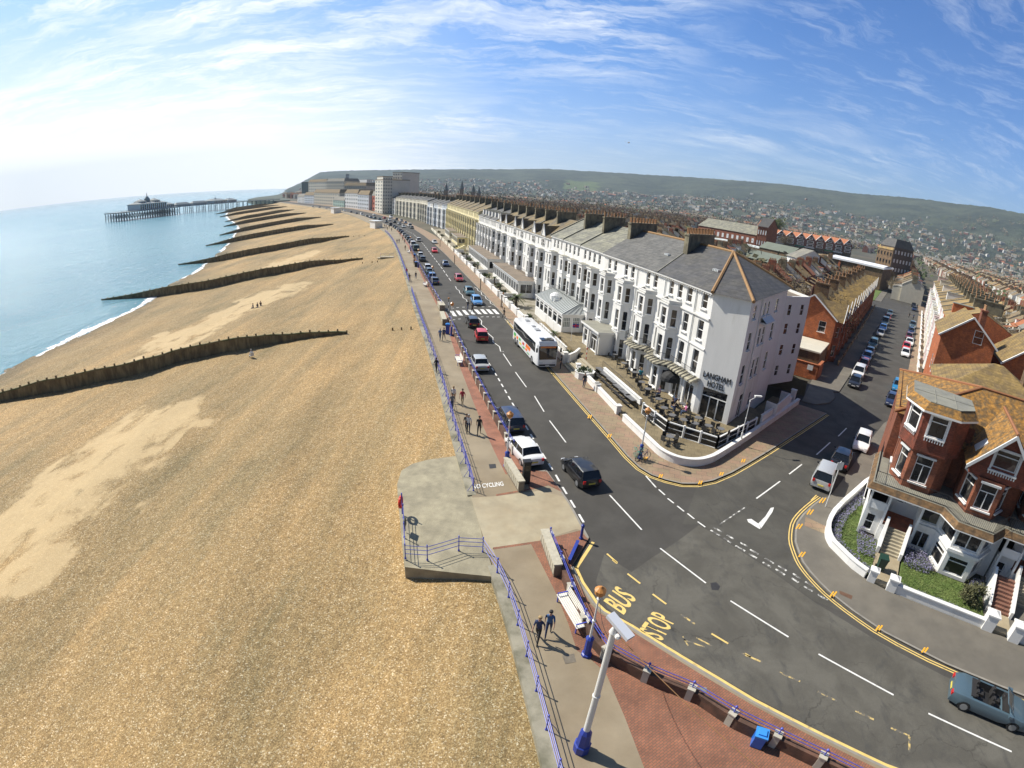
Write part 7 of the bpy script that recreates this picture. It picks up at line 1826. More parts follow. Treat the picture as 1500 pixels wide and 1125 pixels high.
block('barn', 'slate-roofed barn with white gable end at the edge of the sandy yard', 'barn', 0, 0, 0, 0, 374, 14, M_paint, M_roof_gr, 1, 3, 'pitch', 3.5, base=(Gd(1150, 392, 205), Gd(1164, 396, 200)))
block('hospital', 'large pinkish block on the rise beyond the town', 'building', 1075, 300, 1101, 302, 288, 60, mat('far_pink', (.36, .22, .19), .9), M_roof_gr, 4, 12, 'flat')
block('hospital', 'white-grey block left of the large pinkish block', 'building', 1057, 299, 1073, 300, 289, 50, M_stucco, M_roof_gr, 4, 8, 'flat')
block('hospital', 'brownish block far off, left of the white-grey block', 'building', 1038, 297, 1055, 299, 288, 50, mat('far_tan', (.33, .24, .18), .9), M_roof_gr, 4, 8, 'flat')
block('warehouse', 'long thin white-roofed warehouse in the middle of the town', 'warehouse', 1237, 328, 1293, 336, 324.5, 40, M_paint, mat('pale_roof'), 1, 10, 'flat') if False else block('warehouse', 'long thin white-roofed warehouse in the middle of the town', 'warehouse', 1237, 327, 1293, 334, 323.5, 30, M_paint, M_paint, 1, 10, 'flat')
block('warehouse', 'white-roofed warehouse behind the dormered seafront roofs', 'warehouse', 790, 290, 818, 291, 286.5, 60, M_paint, M_paint, 1, 6, 'flat')
block('warehouse', 'small pale warehouse near the right edge below the downs', 'warehouse', 1472, 366, 1494, 371, 357, 40, M_paint, M_paintg, 1, 5, 'flat')
hip_house(26.5, 84, 12, 14, 8.0, 10.8, 'pale house with solar panels, behind the roofs right of the side street', M_stucco, M_slate)
# far seafront: tower blocks and hotels in their order along the bay
M_block = mat('pale_concrete', (.74, .71, .62), .85, .08, .3)
far = [('tower_block', 'tall pale concrete tower block, stepped, its highest part', 'tower block', 574, 312, 588, 313, 253, 18, M_block, 12, 4),
       ('tower_block', 'middle-height pale concrete wing of the tower block', 'tower block', 560, 313, 574, 313, 259, 20, M_block, 11, 4),
       ('tower_block', 'lower front wing of the pale tower block, facing the beach', 'tower block', 549, 311, 560, 313, 264, 22, M_block, 10, 3),
       ('red_house', 'red seafront house beside the pale tower block', 'house', 540, 307, 549, 309, 286, 16, mat('far_red', (.42, .12, .07), .85), 3, 3),
       ('seafront_hotel', 'white and blue low seafront hotel left of the red house', 'hotel', 524, 306, 540, 308, 285, 16, M_paleblue, 4, 6),
       ('seafront_hotel', 'cream seafront hotel with pale gables, second left of the red house', 'hotel', 505, 304, 524, 306, 283, 18, M_paint, 4, 7),
       ('seafront_hotel', 'low green and white seafront pavilion', 'hotel', 488, 302, 504, 304, 293, 14, mat('far_green', (.35, .48, .42), .8), 2, 5),
       ('seafront_hotel', 'long cream seafront hotel with arched centre', 'hotel', 460, 299, 497, 302, 282, 20, M_cream, 4, 12),
       ('seafront_hotel', 'pale blue and white seafront terrace on the bay', 'hotel', 446, 298, 460, 299, 286, 14, M_paleblue, 4, 6),
       ('seafront_hotel', 'small white seafront hotel left of the pale blue terrace', 'hotel', 436, 297, 446, 298, 288, 14, M_stucco, 4, 5),
       ('glass_tower', 'dark green-grey tower at the far end of the bay', 'tower block', 442, 294, 451, 294, 267, 25, mat('far_dark', (.10, .14, .13), .5), 9, 3),
       ('grand_hotel', 'ornate cream hotel with pointed turret at the far end', 'hotel', 452, 295, 478, 296, 267, 25, M_stucco2, 7, 9),
       ('grand_hotel', 'large cream hotel inland of the long arched one', 'hotel', 478, 296, 504, 297, 266, 25, M_cream, 7, 9),
       ('seafront_hotel', 'grey-roofed cream hotel behind the pavilion', 'hotel', 504, 298, 536, 299, 272, 25, mat('far_cream'), 6, 10) ,
       ('tower_block', 'slim pale tower far behind the pavilion', 'tower block', 506, 288, 511, 288, 255, 40, mat('far_slab', (.30, .36, .40), .8), 10, 2),
       ('tower_block', 'short pale tower left of the main tower block', 'tower block', 537, 290, 545, 290, 263, 40, M_stucco, 7, 3)]
for k_, (nm, lb, ct, x0, y0, x1, y1, yt, dp, wm, rw, cl) in enumerate(far): block(nm, lb, ct, x0, y0, x1, y1, yt, dp, wm, M_roof_br if k_%3 else M_roof_gr, rw, cl, 'flat' if 'tower' in nm else 'mansard', 4)
for k, (x, yb, yt, c) in enumerate([(653, 286, 268, 'dark'), (676, 287, 264, 'tall grey'), (701, 292, 274, 'slate'), (693, 285, 270, 'thin')]):
 a = G(x, yb, 0); d = min(1, 900/hypot(*a)); a = (a[0]*d, a[1]*d); h = top_z(a, yt); t = thing('church_spire', (a[0], a[1], 0), label=f'{c} church spire above the town roofs behind the yellow row', cat='church spire')
 MB().box(-3, 3, -3, 3, 0, h*.6).build('tower', [M_brick_d], t); MB().lathe([(4, 0), (.15, h*.4)], (0, 0, h*.6+.01), 8).build('spire', [mat('spire_slate', (.05, .07, .075), .7)], t)
# the headland beyond the pier
hdl = MB(); hp = [(-380, 760), (-440, 810), (-520, 930), (-610, 1130), (-700, 1400), (-880, 1850), (-700, 1850), (-520, 1080), (-366, 790)]
structure('headland', MB().prism(hp, -5.5, 1.5), mat('headland_green', (.07, .085, .06), .95, .3, .01))
# ================================================================== THE PIER
M_pier = mat('pier_iron', (.07, .11, .125), .7, .2, .3); M_pierw = mat('pier_white', (.66, .70, .72), .7, .06, .3); M_pierr = mat('pier_roof', (.20, .23, .24), .7)
def pier():
 A = np.array(G(166, 318, -5)); B = np.array(G(398, 297, -3)); 
 # deck line: seaward end A, shore end B
 A = np.array([-428., 462.]); B = np.array([-372., 756.])
 d = B-A; L = float(np.linalg.norm(d)); rz = atan2(d[1], d[0]); r = thing('pier', (A[0], A[1], 0), rz, label='long iron pleasure pier with white domed pavilions standing in the sea', cat='pier')
 DZ = 3.4; dk = MB()
 dk.box(0, 88, -15, 15, DZ, DZ+.8); dk.box(88, L, -6, 6, DZ, DZ+.8); dk.box(150, 205, -11, 11, DZ+.01, DZ+.78)
 dk.build('deck', [M_pier], r)
 def pile_group(x0, x1, y0, y1, nx, ny):
  if nx*ny < 10:
   for i in range(nx):
    for j in range(0, ny, 2 if ny == 3 else 1): x = x0+(x1-x0)*i/max(1, nx-1); y = y0+(y1-y0)*j/max(1, ny-1); MB().tube((x, y, -6.5), (x, y, DZ), .42, n=5).build('pile', [M_pier], r)
   if nx == 3: MB().tube((x0, y0, -4), (x1, y0, 2.5), .16, n=4).tube((x0, y0, 2.5), (x1, y0, -4), .16, n=4).build('cross_brace', [M_pier], r)
   return
  p = MB()
  for i in range(nx):
   for j in range(ny):
    x = x0+(x1-x0)*i/max(1, nx-1); y = y0+(y1-y0)*j/max(1, ny-1); p.tube((x, y, -6.5), (x, y, DZ), .42, n=5)
    if i < nx-1: xn = x0+(x1-x0)*(i+1)/(nx-1); p.tube((x, y, -4), (xn, y, 2.5), .16, n=4); p.tube((x, y, 2.5), (xn, y, -4), .16, n=4)
  p.build('piles', [M_pier], r, kind='stuff')
 pile_group(1, 87, -14, 14, 24, 4)
 for x in (112, 134, 156, 178, 200): pile_group(x, x+6, -5, 5, 3, 3)
 for x in range(224, int(L), 20): pile_group(x, x+1.5, -4, 4, 2, 2)
 def pav(x0, x1, w, h, name='pavilion', dome=0.0, z=DZ+.8):
  b = MB(); b.box(x0, x1, -w, w, z, z+h); b.build(name, [M_pierw], r)
  q = MB(); q.box(x0-.6, x1+.6, -w-.6, w+.6, z+h+.01, z+h+.5); q.face([(x0, -w, z+h+.5), (x1, -w, z+h+.5), (x1-3, 0, z+h+2.8), (x0+3, 0, z+h+2.8)]); q.face([(x1, w, z+h+.5), (x0, w, z+h+.5), (x0+3, 0, z+h+2.8), (x1-3, 0, z+h+2.8)])
  q.face([(x0, w, z+h+.5), (x0, -w, z+h+.5), (x0+3, 0, z+h+2.8)]); q.face([(x1, -w, z+h+.5), (x1, w, z+h+.5), (x1-3, 0, z+h+2.8)]); q.build('roof', [M_pierr], r)
  for i in range(int((x1-x0)/3)): MB().box(x0+1+i*3, x0+2.6+i*3, -w-.15, -w-.02, z+.5, z+h-.4).build('pavilion_window', [M_glass2], r)
  if dome:
   c = ((x0+x1)/2, 0, z+h+1.5); MB().lathe([(dome, 0), (dome, dome*.7), (dome*1.05, dome*.72), (dome*.9, dome*1.17), (dome*.45, dome*1.7), (dome*.14, dome*2.0), (dome*.14, dome*2.5), (.06, dome*3.1)], c, 12).build('dome', [mat('dome_lead', (.16, .21, .23), .6)], r)
 pav(30, 70, 11, 6.2, dome=3.6); pav(72, 84, 8, 3.2); pav(36, 44, 6, 9); pav(56, 64, 6, 9)
 pav(92, 116, 3.5, 1.6, 'shelter'); pav(120, 146, 3.5, 1.8, 'shelter'); pav(152, 176, 9, 3.0, dome=1.4); pav(184, 200, 6, 2.4, 'kiosk', dome=.9)
 rr = MB()
 for y in (-15, 15): rr.box(0, 88, y-.08, y+.08, DZ+1.7, DZ+1.85); [rr.box(x-.07, x+.07, y-.07, y+.07, DZ+.8, DZ+1.7) for x in range(0, 89, 4)]
 for y in (-6, 6): rr.box(88, L, y-.08, y+.08, DZ+1.7, DZ+1.85); [rr.box(x-.07, x+.07, y-.07, y+.07, DZ+.8, DZ+1.7) for x in range(90, int(L), 5)]
 rr.build('railing', [M_pier], r)
 return r
pier()
# ================================================================== GROYNES
M_groyne = mat('groyne_timber', (.17, .13, .066), .9, .38, 1.8, (.28, .225, .115), 1.2, stretch=(1, 1, .3))
M_gtop = mat('groyne_cap', (.23, .20, .10), .9, .25, 1.4, (.09, .11, .045), .7)
def groyne(pts, hgt, label, tail=None, post=1.9, th=.16):
 W = [GB(*p) for p in pts]; P2 = [(w[0], w[1]) for w in W]; L = plen(P2)
 r = thing('groyne', (P2[0][0], P2[0][1], 0), label=label, cat='groyne', group='timber groynes across the beach')
 ox, oy = P2[0]; n = max(4, int(L/post)); pl = MB(); cp = MB(); po = MB()
 def H(t): return hgt*(.28+.72*min(1, t/.22))*(1 if t < .72 else 1-.80*(t-.72)/.28)
 pr = None
 for i in range(n+1):
  x, y, a = along(P2, L*i/n*.9999); t = i/n; z = bz(x, y)
  zt = max(z, -5.3)+H(t); x -= ox; y -= oy
  nx, ny = -sin(a), cos(a); s = .11
  q = [(x+cos(a)*dx*s-sin(a)*dy*s, y+sin(a)*dx*s+cos(a)*dy*s) for dx, dy in ((-1, -1), (1, -1), (1, 1), (-1, 1))]
  MB().prism(q, z-.5, zt+.16+.09*((i*7) % 3)).build('post', [M_groyne], r)
  q = [(x+cos(a)*dx*.10-sin(a)*(dy*.35+0), y+sin(a)*dx*.10+cos(a)*(dy*.35)) for dx, dy in ((-1, -1), (1, -1), (1, 1), (-1, 1))]
  if pr:
   (x0, y0, z0, t0) = pr; pl.face([(x0+nx*.05, y0+ny*.05, z0-.6), (x0+nx*.05, y0+ny*.05, t0), (x+nx*.05, y+ny*.05, zt), (x+nx*.05, y+ny*.05, z-.6)]); pl.face([(x0-nx*.05, y0-ny*.05, z0-.6), (x-nx*.05, y-ny*.05, z-.6), (x-nx*.05, y-ny*.05, zt), (x0-nx*.05, y0-ny*.05, t0)])
   cp.face([(x0-nx*.13, y0-ny*.13, t0+.01), (x-nx*.13, y-ny*.13, zt+.01), (x+nx*.13, y+ny*.13, zt+.01), (x0+nx*.13, y0+ny*.13, t0+.01)])
   cp.face([(x0-nx*.13, y0-ny*.13, t0-.2), (x-nx*.13, y-ny*.13, zt-.2), (x-nx*.13, y-ny*.13, zt+.01), (x0-nx*.13, y0-ny*.13, t0+.01)])
  pr = (x, y, z, zt)
 pl.build('planking', [M_groyne], r); cp.build('capping', [M_gtop], r)
groyne([(-60, 612), (0, 588), (100, 571), (190, 552), (260, 531), (340, 515), (400, 503), (470, 493), (508, 489)], 1.9, 'nearest long timber groyne with upright planks, beside the angler', post=1.35)
groyne([(150, 444), (240, 433), (300, 424), (360, 410), (430, 397), (480, 387), (531, 380)], 2.1, 'second timber groyne from the camera, reaching into the shallows', post=1.7)
groyne([(262, 390), (320, 383), (390, 369), (450, 358), (511, 347)], 2.2, 'third timber groyne from the camera', post=2.2)
groyne([(302, 362), (360, 351), (420, 340), (488, 329)], 2.3, 'fourth timber groyne from the camera', post=2.6)
groyne([(322, 346), (380, 334), (470, 318.5)], 2.4, 'fifth timber groyne from the camera', post=3)
groyne([(328, 333), (380, 323.5), (448, 312.5)], 2.5, 'sixth timber groyne from the camera', post=3.5)
groyne([(330, 325.5), (380, 317), (431, 307.5)], 2.5, 'seventh timber groyne from the camera', post=4)
groyne([(322, 318.5), (370, 311), (420, 303)], 2.6, 'eighth timber groyne, third before the pier', post=5)
groyne([(316, 314.5), (360, 307), (408, 300.8)], 2.6, 'ninth timber groyne, second before the pier', post=6)
groyne([(330, 309), (370, 303), (400, 299)], 2.6, 'farthest timber groyne, next to the pier', post=7)
for k, (x, y) in enumerate([(575, 484), (588, 483.5), (602, 482.5), (531, 386), (545, 385), (553, 384), (518, 347), (526, 346.5), (534, 346)]):
 g = GB(x, y); MB().tube((g[0], g[1], g[2]-.3), (g[0], g[1], g[2]+.45), .13, n=6).build('post_stump', [M_groyne], label=f'{_ord[k]} dark post stump poking out of the shingle above a groyne', cat='post', group='post stumps in the shingle')
# ================================================================== RAILINGS, LAMPS, BENCHES
M_rblue = mat('rail_blue', (.055, .075, .42), .45, .12, 3, (.10, .12, .50), 2)
M_lampw = mat('lamp_white', (.70, .70, .68), .45, .05, 2)
M_lblue = mat('base_blue', (.025, .050, .30), .45, .12, 3)
M_amber = mat('lantern_amber', (.50, .22, .06), .35, .1, 4)
M_benchw = mat('bench_white', (.72, .70, .62), .6, .08, 4)
M_stonep = mat('stone_pier', (.46, .43, .35), .85, .12, 2)
M_wood = mat('weathered_wood', (.20, .165, .12), .85, .2, 3)
M_brown = mat('dark_brown_wall', (.085, .048, .032), .9, .2, 2, (.14, .07, .045), 1.2, courses=10, course_amt=.25)
_post = MB(); _post.tube((0, 0, 0), (0, 0, 1.02), .032, .028, 7); _post.ball((0, 0, 1.08), .055, 7); _post.lathe([(.07, 0), (.05, .1)], n=7)
for z in (.38, .70, .97): _post.ball((0, 0, z), .045, 6)
POSTME = _post.mesh('post', [M_rblue]); POSTME2 = MB().tube((0, 0, 0), (0, 0, 1.08), .045, .04, 5).mesh('post', [M_rblue])
def railing(name, label, pts, z=0.0, step=1.95, zs=(.38, .70, .97), brace=False, limit=98, rad=.02):
 r = thing(name, (pts[0][0], pts[0][1], z), label=label, cat='railing'); ox, oy = pts[0]
 L = plen(pts); n = max(1, round(L/step)); b = MB(); q = [along(pts, L*i/n*.9999) for i in range(n+1)]; st = MB()
 for i, (x, y, a) in enumerate(q):
  near_ = hypot(x, y) < 70
  if i < limit: inst(POSTME if near_ else POSTME2, 'post', r, (x-ox, y-oy, 0), a)
  else: st.tube((x-ox, y-oy, 0), (x-ox, y-oy, 1.05), .04, n=4)
  if brace and near_: b.tube((x-ox+sin(a)*.02, y-oy-cos(a)*.02, .75), (x-ox-sin(a)*.42, y-oy+cos(a)*.42, 0.0), .018, n=5)
  if i: 
   for zz_ in zs: b.tube((q[i-1][0]-ox, q[i-1][1]-oy, zz_), (x-ox, y-oy, zz_), rad if near_ else rad*1.7, n=5, cap=False)
 b.build('rails', [M_rblue], r)
 if st.v: st.build('far_posts', [M_rblue], r, kind='stuff')
 return r
rl = offset(RAILS, -.22)
def between(pts, y0, y1): return [p for p in pts if y0 <= p[1] <= y1]
railing('promenade_railing', 'blue seaside railing from the slipway along the beach to the first steps', [(-2.2, 31.0)]+between(rl, 31.4, 104), brace=True)
railing('promenade_railing', 'blue seaside railing beyond the first beach steps', between(rl, 107.5, 240), step=2.6)
railing('promenade_railing', 'blue seaside railing south of the slipway, nearest the camera', [(-.10, 22.6)]+between(rl, 4, 22.2)[::-1], brace=True)
railing('slipway_railing', 'blue railing round the concrete slipway apron, carrying the lifebuoy', [G(591, 758, 0), G(594.5, 829, 0), G(700, 797, 0), (-.12, 22.62)], z=-.04, step=2.1)
# lifebuoy
lb = G(590, 754, 0); t = thing('lifebuoy', (lb[0]-.05, lb[1]+.1, .62), label='red lifebuoy hanging at the seaward end of the slipway railing', cat='lifebuoy')
b = MB()
for i in range(14):
 a0, a1 = 2*pi*i/14, 2*pi*(i+1)/14; b.tube((-.08, cos(a0)*.34, .3+sin(a0)*.34), (-.08, cos(a1)*.34, .3+sin(a1)*.34), .10, n=7, cap=False)
b.build('ring', [mat('buoy_red', (.75, .03, .02), .5, .05)], t); MB().tube((0, 0, -.62), (0, 0, 1.0), .045, n=7).build('post', [M_rblue], t)
sgp = G(597, 778, 0); t = thing('lifebuoy_sign', (sgp[0]-.15, sgp[1], 0), label='dark notice panel on the slipway railing below the lifebuoy', cat='sign'); MB().box(-.04, .04, -.28, .28, .35, .95).build('panel', [mat('dark_panel', (.05, .06, .06), .6)], t); MB().tube((0, 0, 0), (0, 0, .4), .03).build('post', [M_rblue], t)
# low roadside wall with stone piers and blue rail
def road_wall(name, label, pts, h=.62, step=2.25, z=0):
 r = thing(name, (pts[0][0], pts[0][1], z), label=label, cat='wall'); ox, oy = pts[0]; P = [(x-ox, y-oy) for x, y in pts]
 MB().ribbon(P, .30, h, thick=h).build('wall', [M_brown], r)
 L = plen(P); n = max(1, round(L/step)); rb = MB(); pv = None
 for i in range(n+1):
  x, y, a = along(P, L*i/n*.9999); m = MB(); m.M = Matrix.Translation((x, y, 0)) @ Matrix.Rotation(a, 4, 'Z')
  m.box(-.16, .16, -.18, .18, 0, h+.10); m.box(-.19, .19, -.21, .21, h+.103, h+.17); m.build('stone_pier', [M_stonep], r)
  m = MB(); m.tube((x, y, h+.17), (x, y, h+.55), .03, n=6); m.ball((x, y, h+.55), .075, 7); m.build('finial', [M_rblue], r)
  if pv:
   for zz_ in (h+.30, h+.50): rb.tube((*pv, zz_), (x, y, zz_), .02, n=4, cap=False)
  pv = (x, y)
 rb.build('rail', [M_rblue], r); return r
lko = offset(LK[3:14], .42)
road_wall('roadside_wall', 'low dark roadside wall with blue rail, from the white seat to the crossing', [p for p in resample(lko, 3) if 36.5 < p[1] < 80])
road_wall('roadside_wall', 'low dark roadside wall with blue rail, beyond the zebra crossing', [p for p in resample(lko, 3) if 86 < p[1] < 180], step=4.5)
SW = [G(805, 790, .3), G(818, 820, .3), G(838, 872, .3), G(856, 912, .3), G(871, 940, .3), G(887, 958, .3)]
road_wall('roadside_wall', 'low dark wall with blue rail beside the bus stop, between slipway and lamp post', SW)
SW2 = [G(888, 958, .3), G(945, 990, .3), G(1023, 1022, .3), G(1080, 1060, .3), G(1150, 1092, .3), G(1230, 1130, .3), G(1330, 1180, .3)]
road_wall('roadside_wall', 'low dark brick wall with blue rail and stone piers running to the bottom right corner', SW2, h=.66)
# long pale-topped stone seats built against the wall
def stone_seat(name, label, a, b, h=.8, w=.4):
 m = MB(); m.ribbon([a, b], w, h, thick=h, m=1); m.ribbon([a, b], w+.12, h+.10, thick=.095)
 n = 9
 for i in range(n): p = lerp(a, b, (i+.1)/n); q = lerp(a, b, (i+.9)/n); m.ribbon([p, q], w+.04, h-.12, thick=h-.3)
 return m.build(name, [mat('worn_cream', (.46, .42, .32), .8, .2, 4), M_wood], label=label, cat='bench')
stone_seat('stone_bench', 'long pale slatted seat block at the roadside wall end, by the white parked car', G(742, 676, .5), G(764, 712, .5))
stone_seat('stone_bench', 'long pale slatted seat block on the slipway side of the bus stop wall', G(797, 782, .5), G(817, 835, .5))
stone_seat('stone_bench', 'pale seat block beside the zebra crossing, beach side', G(644.5, 446, .4), G(648, 452, .4), .9, .9)
stone_seat('stone_bench', 'pale seat block just below the zebra crossing, beach side', G(647, 461, .4), G(651, 473, .4), .9, .6)
def bench(c, rz, label, L=2.0):
 r = thing('bench', (c[0], c[1], 0), rz, label=label, cat='bench', group='white promenade benches')
 for i in range(5): MB().box(-L/2, L/2, -.24+i*.115, -.15+i*.115, .43, .46).build('seat_slat', [M_benchw], r)
 bk = MB()
 for i in range(4): bk.box(-L/2, L/2, .33+i*.03, .36+i*.03, .52+i*.11, .60+i*.11)
 bk.build('backrest', [M_benchw], r)
 for s in (-1, 1):
  f = MB(); x = s*(L/2-.12); f.box(x-.03, x+.03, -.24, .34, .39, .428); f.box(x-.03, x+.03, -.22, -.16, 0, .39); f.box(x-.03, x+.03, .28, .34, 0, .39); f.tube((x, .34, .40), (x, .46, .98), .028, n=5); f.box(x-.03, x+.03, -.24, .34, .62, .66); f.tube((x, -.2, .4), (x, -.2, .63), .02, n=5); f.build('leg_frame', [M_rblue], r)
 return r
ba = G(838, 897, .3); bench((ba[0]-.1, ba[1]), radians(-82)-pi+pi*.0, 'long white slatted bench back to the wall near the two nearest walkers', 2.6).rotation_euler = (0, 0, radians(-70))
bb = G(671, 528, .3); bench(bb, radians(-75), 'white bench by the road wall opposite the silver convertible', 2.4)
bb = G(622, 417, .3); bench(bb, radians(-72), 'small white bench far up the promenade by the blue parked cars', 2.0)
bb = G(598, 369, .3); bench(bb, radians(-70), 'distant white bench on the beach promenade among the walkers', 2.2)
def lamp(c, H, label, base=M_lblue, arm=False, bs=.20, head='globe', r0=.07, name='street_lamp'):
 r = thing(name, (c[0], c[1], 0), label=label, cat='street lamp')
 MB().lathe([(bs*1.15, 0), (bs*1.1, .12), (bs*.8, .16), (bs*.72, 1.15), (bs*.9, 1.2), (bs*.5, 1.32)], n=8).build('base', [base], r)
 MB().lathe([(r0, 1.32), (r0*.8, H*.55), (r0*1.3, H*.55+.02), (r0*1.3, H*.55+.1), (r0*.7, H*.55+.12), (r0*.6, H-.5), (r0*1.5, H-.45), (r0*.6, H-.38), (r0*.6, H-.3)], n=8).build('pole', [M_lampw], r)
 if head == 'globe':
  MB().lathe([(.10, 0), (.24, .18), (.27, .40), (.12, .52), (.05, .60)], (0, 0, H-.3), 10).build('lantern', [M_amber], r)
 else:
  MB().tube((0, 0, H-.35), (.55, 0, H+.02), .03, n=6).build('arm', [M_lampw], r); MB().box(.35, 1.05, -.12, .12, H, H+.13).build('lamp_head', [M_lampw], r)
 return r
def hgt(base, top):
 best = min((hypot(projp(base[0], base[1], z/20)[0]-top[0], projp(base[0], base[1], z/20)[1]-top[1]), z/20) for z in range(10, 300)); return best[1]
g = G(859, 959, 0); lamp(g, hgt(g, (877, 866)), 'white lamp post with amber lantern beside the wall bend at the bus stop', bs=.24)
g = G(742, 683, 0); lamp(g, hgt(g, (741, 607)), 'white lamp post with blue base between the dark estate and white parked cars', bs=.24)
g = G(937, 671, 0); lamp(g, hgt(g, (948, 601)), 'white lamp post with blue base and flowers at the hotel corner pavement')
g = G(1083, 652, 0); lamp(g, hgt(g, (1104, 582)), 'slim pale lamp post with flat head beside the hotel side wall', base=M_lampw, bs=.12, head='flat', r0=.055)
g = G(1209, 742, 0); r = thing('sign_pole', (g[0], g[1], 0), label='slim grey sign pole on the corner pavement by the silver estate car', cat='pole'); MB().tube((0, 0, 0), (0, 0, 4.0), .04, n=6).build('pole', [M_lampw], r); MB().box(-.3, .3, -.04, -.01, 3.3, 3.9).build('plate', [M_paintg], r)
for k, (x, y) in enumerate([(661, 492), (633, 424), (612.5, 392), (601, 368)]):
 g = G(x, y, 0); lamp(g, 4.6, f'{_ord[k]} small lamp post along the beach promenade, counted from the crossing', bs=.2).__setitem__('group', 'promenade lamp posts')
# big camera pole with its blue box and wires
mp = G(851, 1098, 0); MH = hgt(mp, (902, 918)); t = thing('camera_pole', (mp[0], mp[1], 0), label='tall thick white pole with blue base box and white panel at its top', cat='pole')
MB().lathe([(.34, 0), (.36, .5), (.30, .55), (.25, 1.35), (.15, 1.55)], n=8).build('base_box', [M_lblue], t)
MB().lathe([(.135, 1.5), (.125, MH*.5), (.15, MH*.5+.02), (.15, MH*.5+.10), (.122, MH*.5+.12), (.11, MH-.3), (.15, MH-.25), (.06, MH)], n=14).build('pole', [M_lampw], t, smooth=True)
pn = MB(); pn.M = Matrix.Translation((.15, -.1, MH+.05)) @ Matrix.Rotation(radians(-55), 4, 'Z') @ Matrix.Rotation(radians(12), 4, 'Y'); pn.box(-.55, .5, -.16, .16, .0, .14); pn.build('panel', [mat('panel_grey', (.55, .57, .62), .4)], t)
MB().ball((.12, -.2, MH-.25), .11, 8).build('camera_dome', [M_paint], t)
wr = MB()
def wire(p, q, sag, r_=.012, n=10, m=0):
 p = Vector(p); q = Vector(q); pr = p
 for i in range(1, n+1):
  s = i/n; c = p.lerp(q, s)+Vector((0, 0, -sag*4*s*(1-s))); wr.tube(pr, c, r_, n=4, cap=False, m=m); pr = c
wire((.0, .0, MH-.1), (.25, .12, MH-1.2), .2); wire((.0, .05, MH-.1), (-.1, .1, MH-1.4), -.2)
wr.build('cable', [M_black], t)
wr = MB(); wire((mp[0], mp[1], MH-.2), (mp[0]+9, mp[1]-12, MH-.6), .5, .014); wr.build('overhead_wire', [mat('copper_wire', (.30, .16, .07), .5)], label='thin copper overhead wire running from the camera pole to the bottom edge', cat='wire')
wr = MB(); lg_ = G(859, 959, 0); wire((lg_[0], lg_[1], 4.0), (mp[0], mp[1], MH-.6), .5, .012); wr.build('overhead_wire', [M_black], label='dark sagging wire between the lamp post and the camera pole', cat='wire')
# bollards, bins, boards
def bollard(c, h, label, m=M_lblue, r_=.09, name='bollard', cat='bollard', grp=None):
 t = thing(name, (c[0], c[1], 0), label=label, cat=cat, group=grp); MB().lathe([(r_*1.5, 0), (r_*1.4, .1), (r_, .14), (r_*.9, h*.85), (r_*1.3, h*.87), (r_*1.2, h*.95), (r_*.3, h)], n=9).build('shaft', [m], t); MB().ball((0, 0, h), r_*.7, 7).build('cap', [m], t); return t
bollard(G(851, 789, 0), 1.1, 'slim blue bollard at the kerb of the slipway crossing')
def litter_bin(c, label, s=.28, h=1.05, m=None, rz=0.0):
 t = thing('litter_bin', (c[0], c[1], 0), rz, label=label, cat='litter bin', group='promenade litter bins'); m = m or mat('bin_blue', (.02, .14, .55), .4, .1, 4)
 MB().box(-s, s, -s, s, .04, h-.12).build('body', [m], t); MB().box(-s-.04, s+.04, -s-.04, s+.04, h-.117, h-.02).box(-s*.7, s*.7, -s*.7, s*.7, h-.018, h+.06).build('lid', [mat('bin_lid', (.05, .28, .72), .35)], t)
litter_bin(G(1107, 1090, 0), 'bright blue litter bin beside the low wall at the bottom edge', .25, .9, rz=radians(-28))
litter_bin(G(655.5, 489, 0), 'dark blue litter bin behind the blue-jacketed couple', .26, 1.5, M_lblue)
litter_bin(G(607.5, 378, 0), 'dark litter bin far up the promenade near the white bench', .3, 1.2, M_black)
litter_bin(G(609.5, 391, 0), 'black litter bin by the road wall beside the parked black car', .32, 1.4, M_black)
g = G(770, 707, 0); t = thing('ticket_machine', (g[0], g[1], 0), radians(15), label='black parking ticket machine at the end of the roadside wall', cat='ticket machine')
MB().box(-.26, .26, -.20, .20, 0, 1.75).build('cabinet', [M_black], t); MB().box(-.20, .20, -.215, -.203, 1.1, 1.55).build('display', [M_glass2], t); MB().box(-.3, .3, -.24, .24, 1.753, 1.86).build('hood', [M_black], t)
for k, (x, y) in enumerate([(703.5, 424), (734, 450), (665.5, 386), (644.5, 361)]):
 bollard(G(x, y, 0), 2.3, f'{_ord[k]} brown post on the hotel-side pavement beyond the coach, counted from nearest' if k != 1 else 'brown post at the zebra crossing on the hotel side', M_wood, .11, 'wooden_post', 'post', 'brown posts on the inland pavement')
for k, (x, y) in enumerate([(656.5, 465), (735.5, 456)]):
 g = G(x, y, 0); t = thing('crossing_beacon', (g[0], g[1], 0), label=['black and white beacon pole at the beach end of the zebra crossing', 'black and white beacon pole at the hotel end of the zebra crossing'][k], cat='beacon pole')
 for j in range(6): MB().tube((0, 0, j*.5), (0, 0, j*.5+.499), .05, n=7).build('band', [M_black if j % 2 else M_paint], t)
 MB().ball((0, 0, 3.15), .16, 9).build('globe', [M_amber], t)
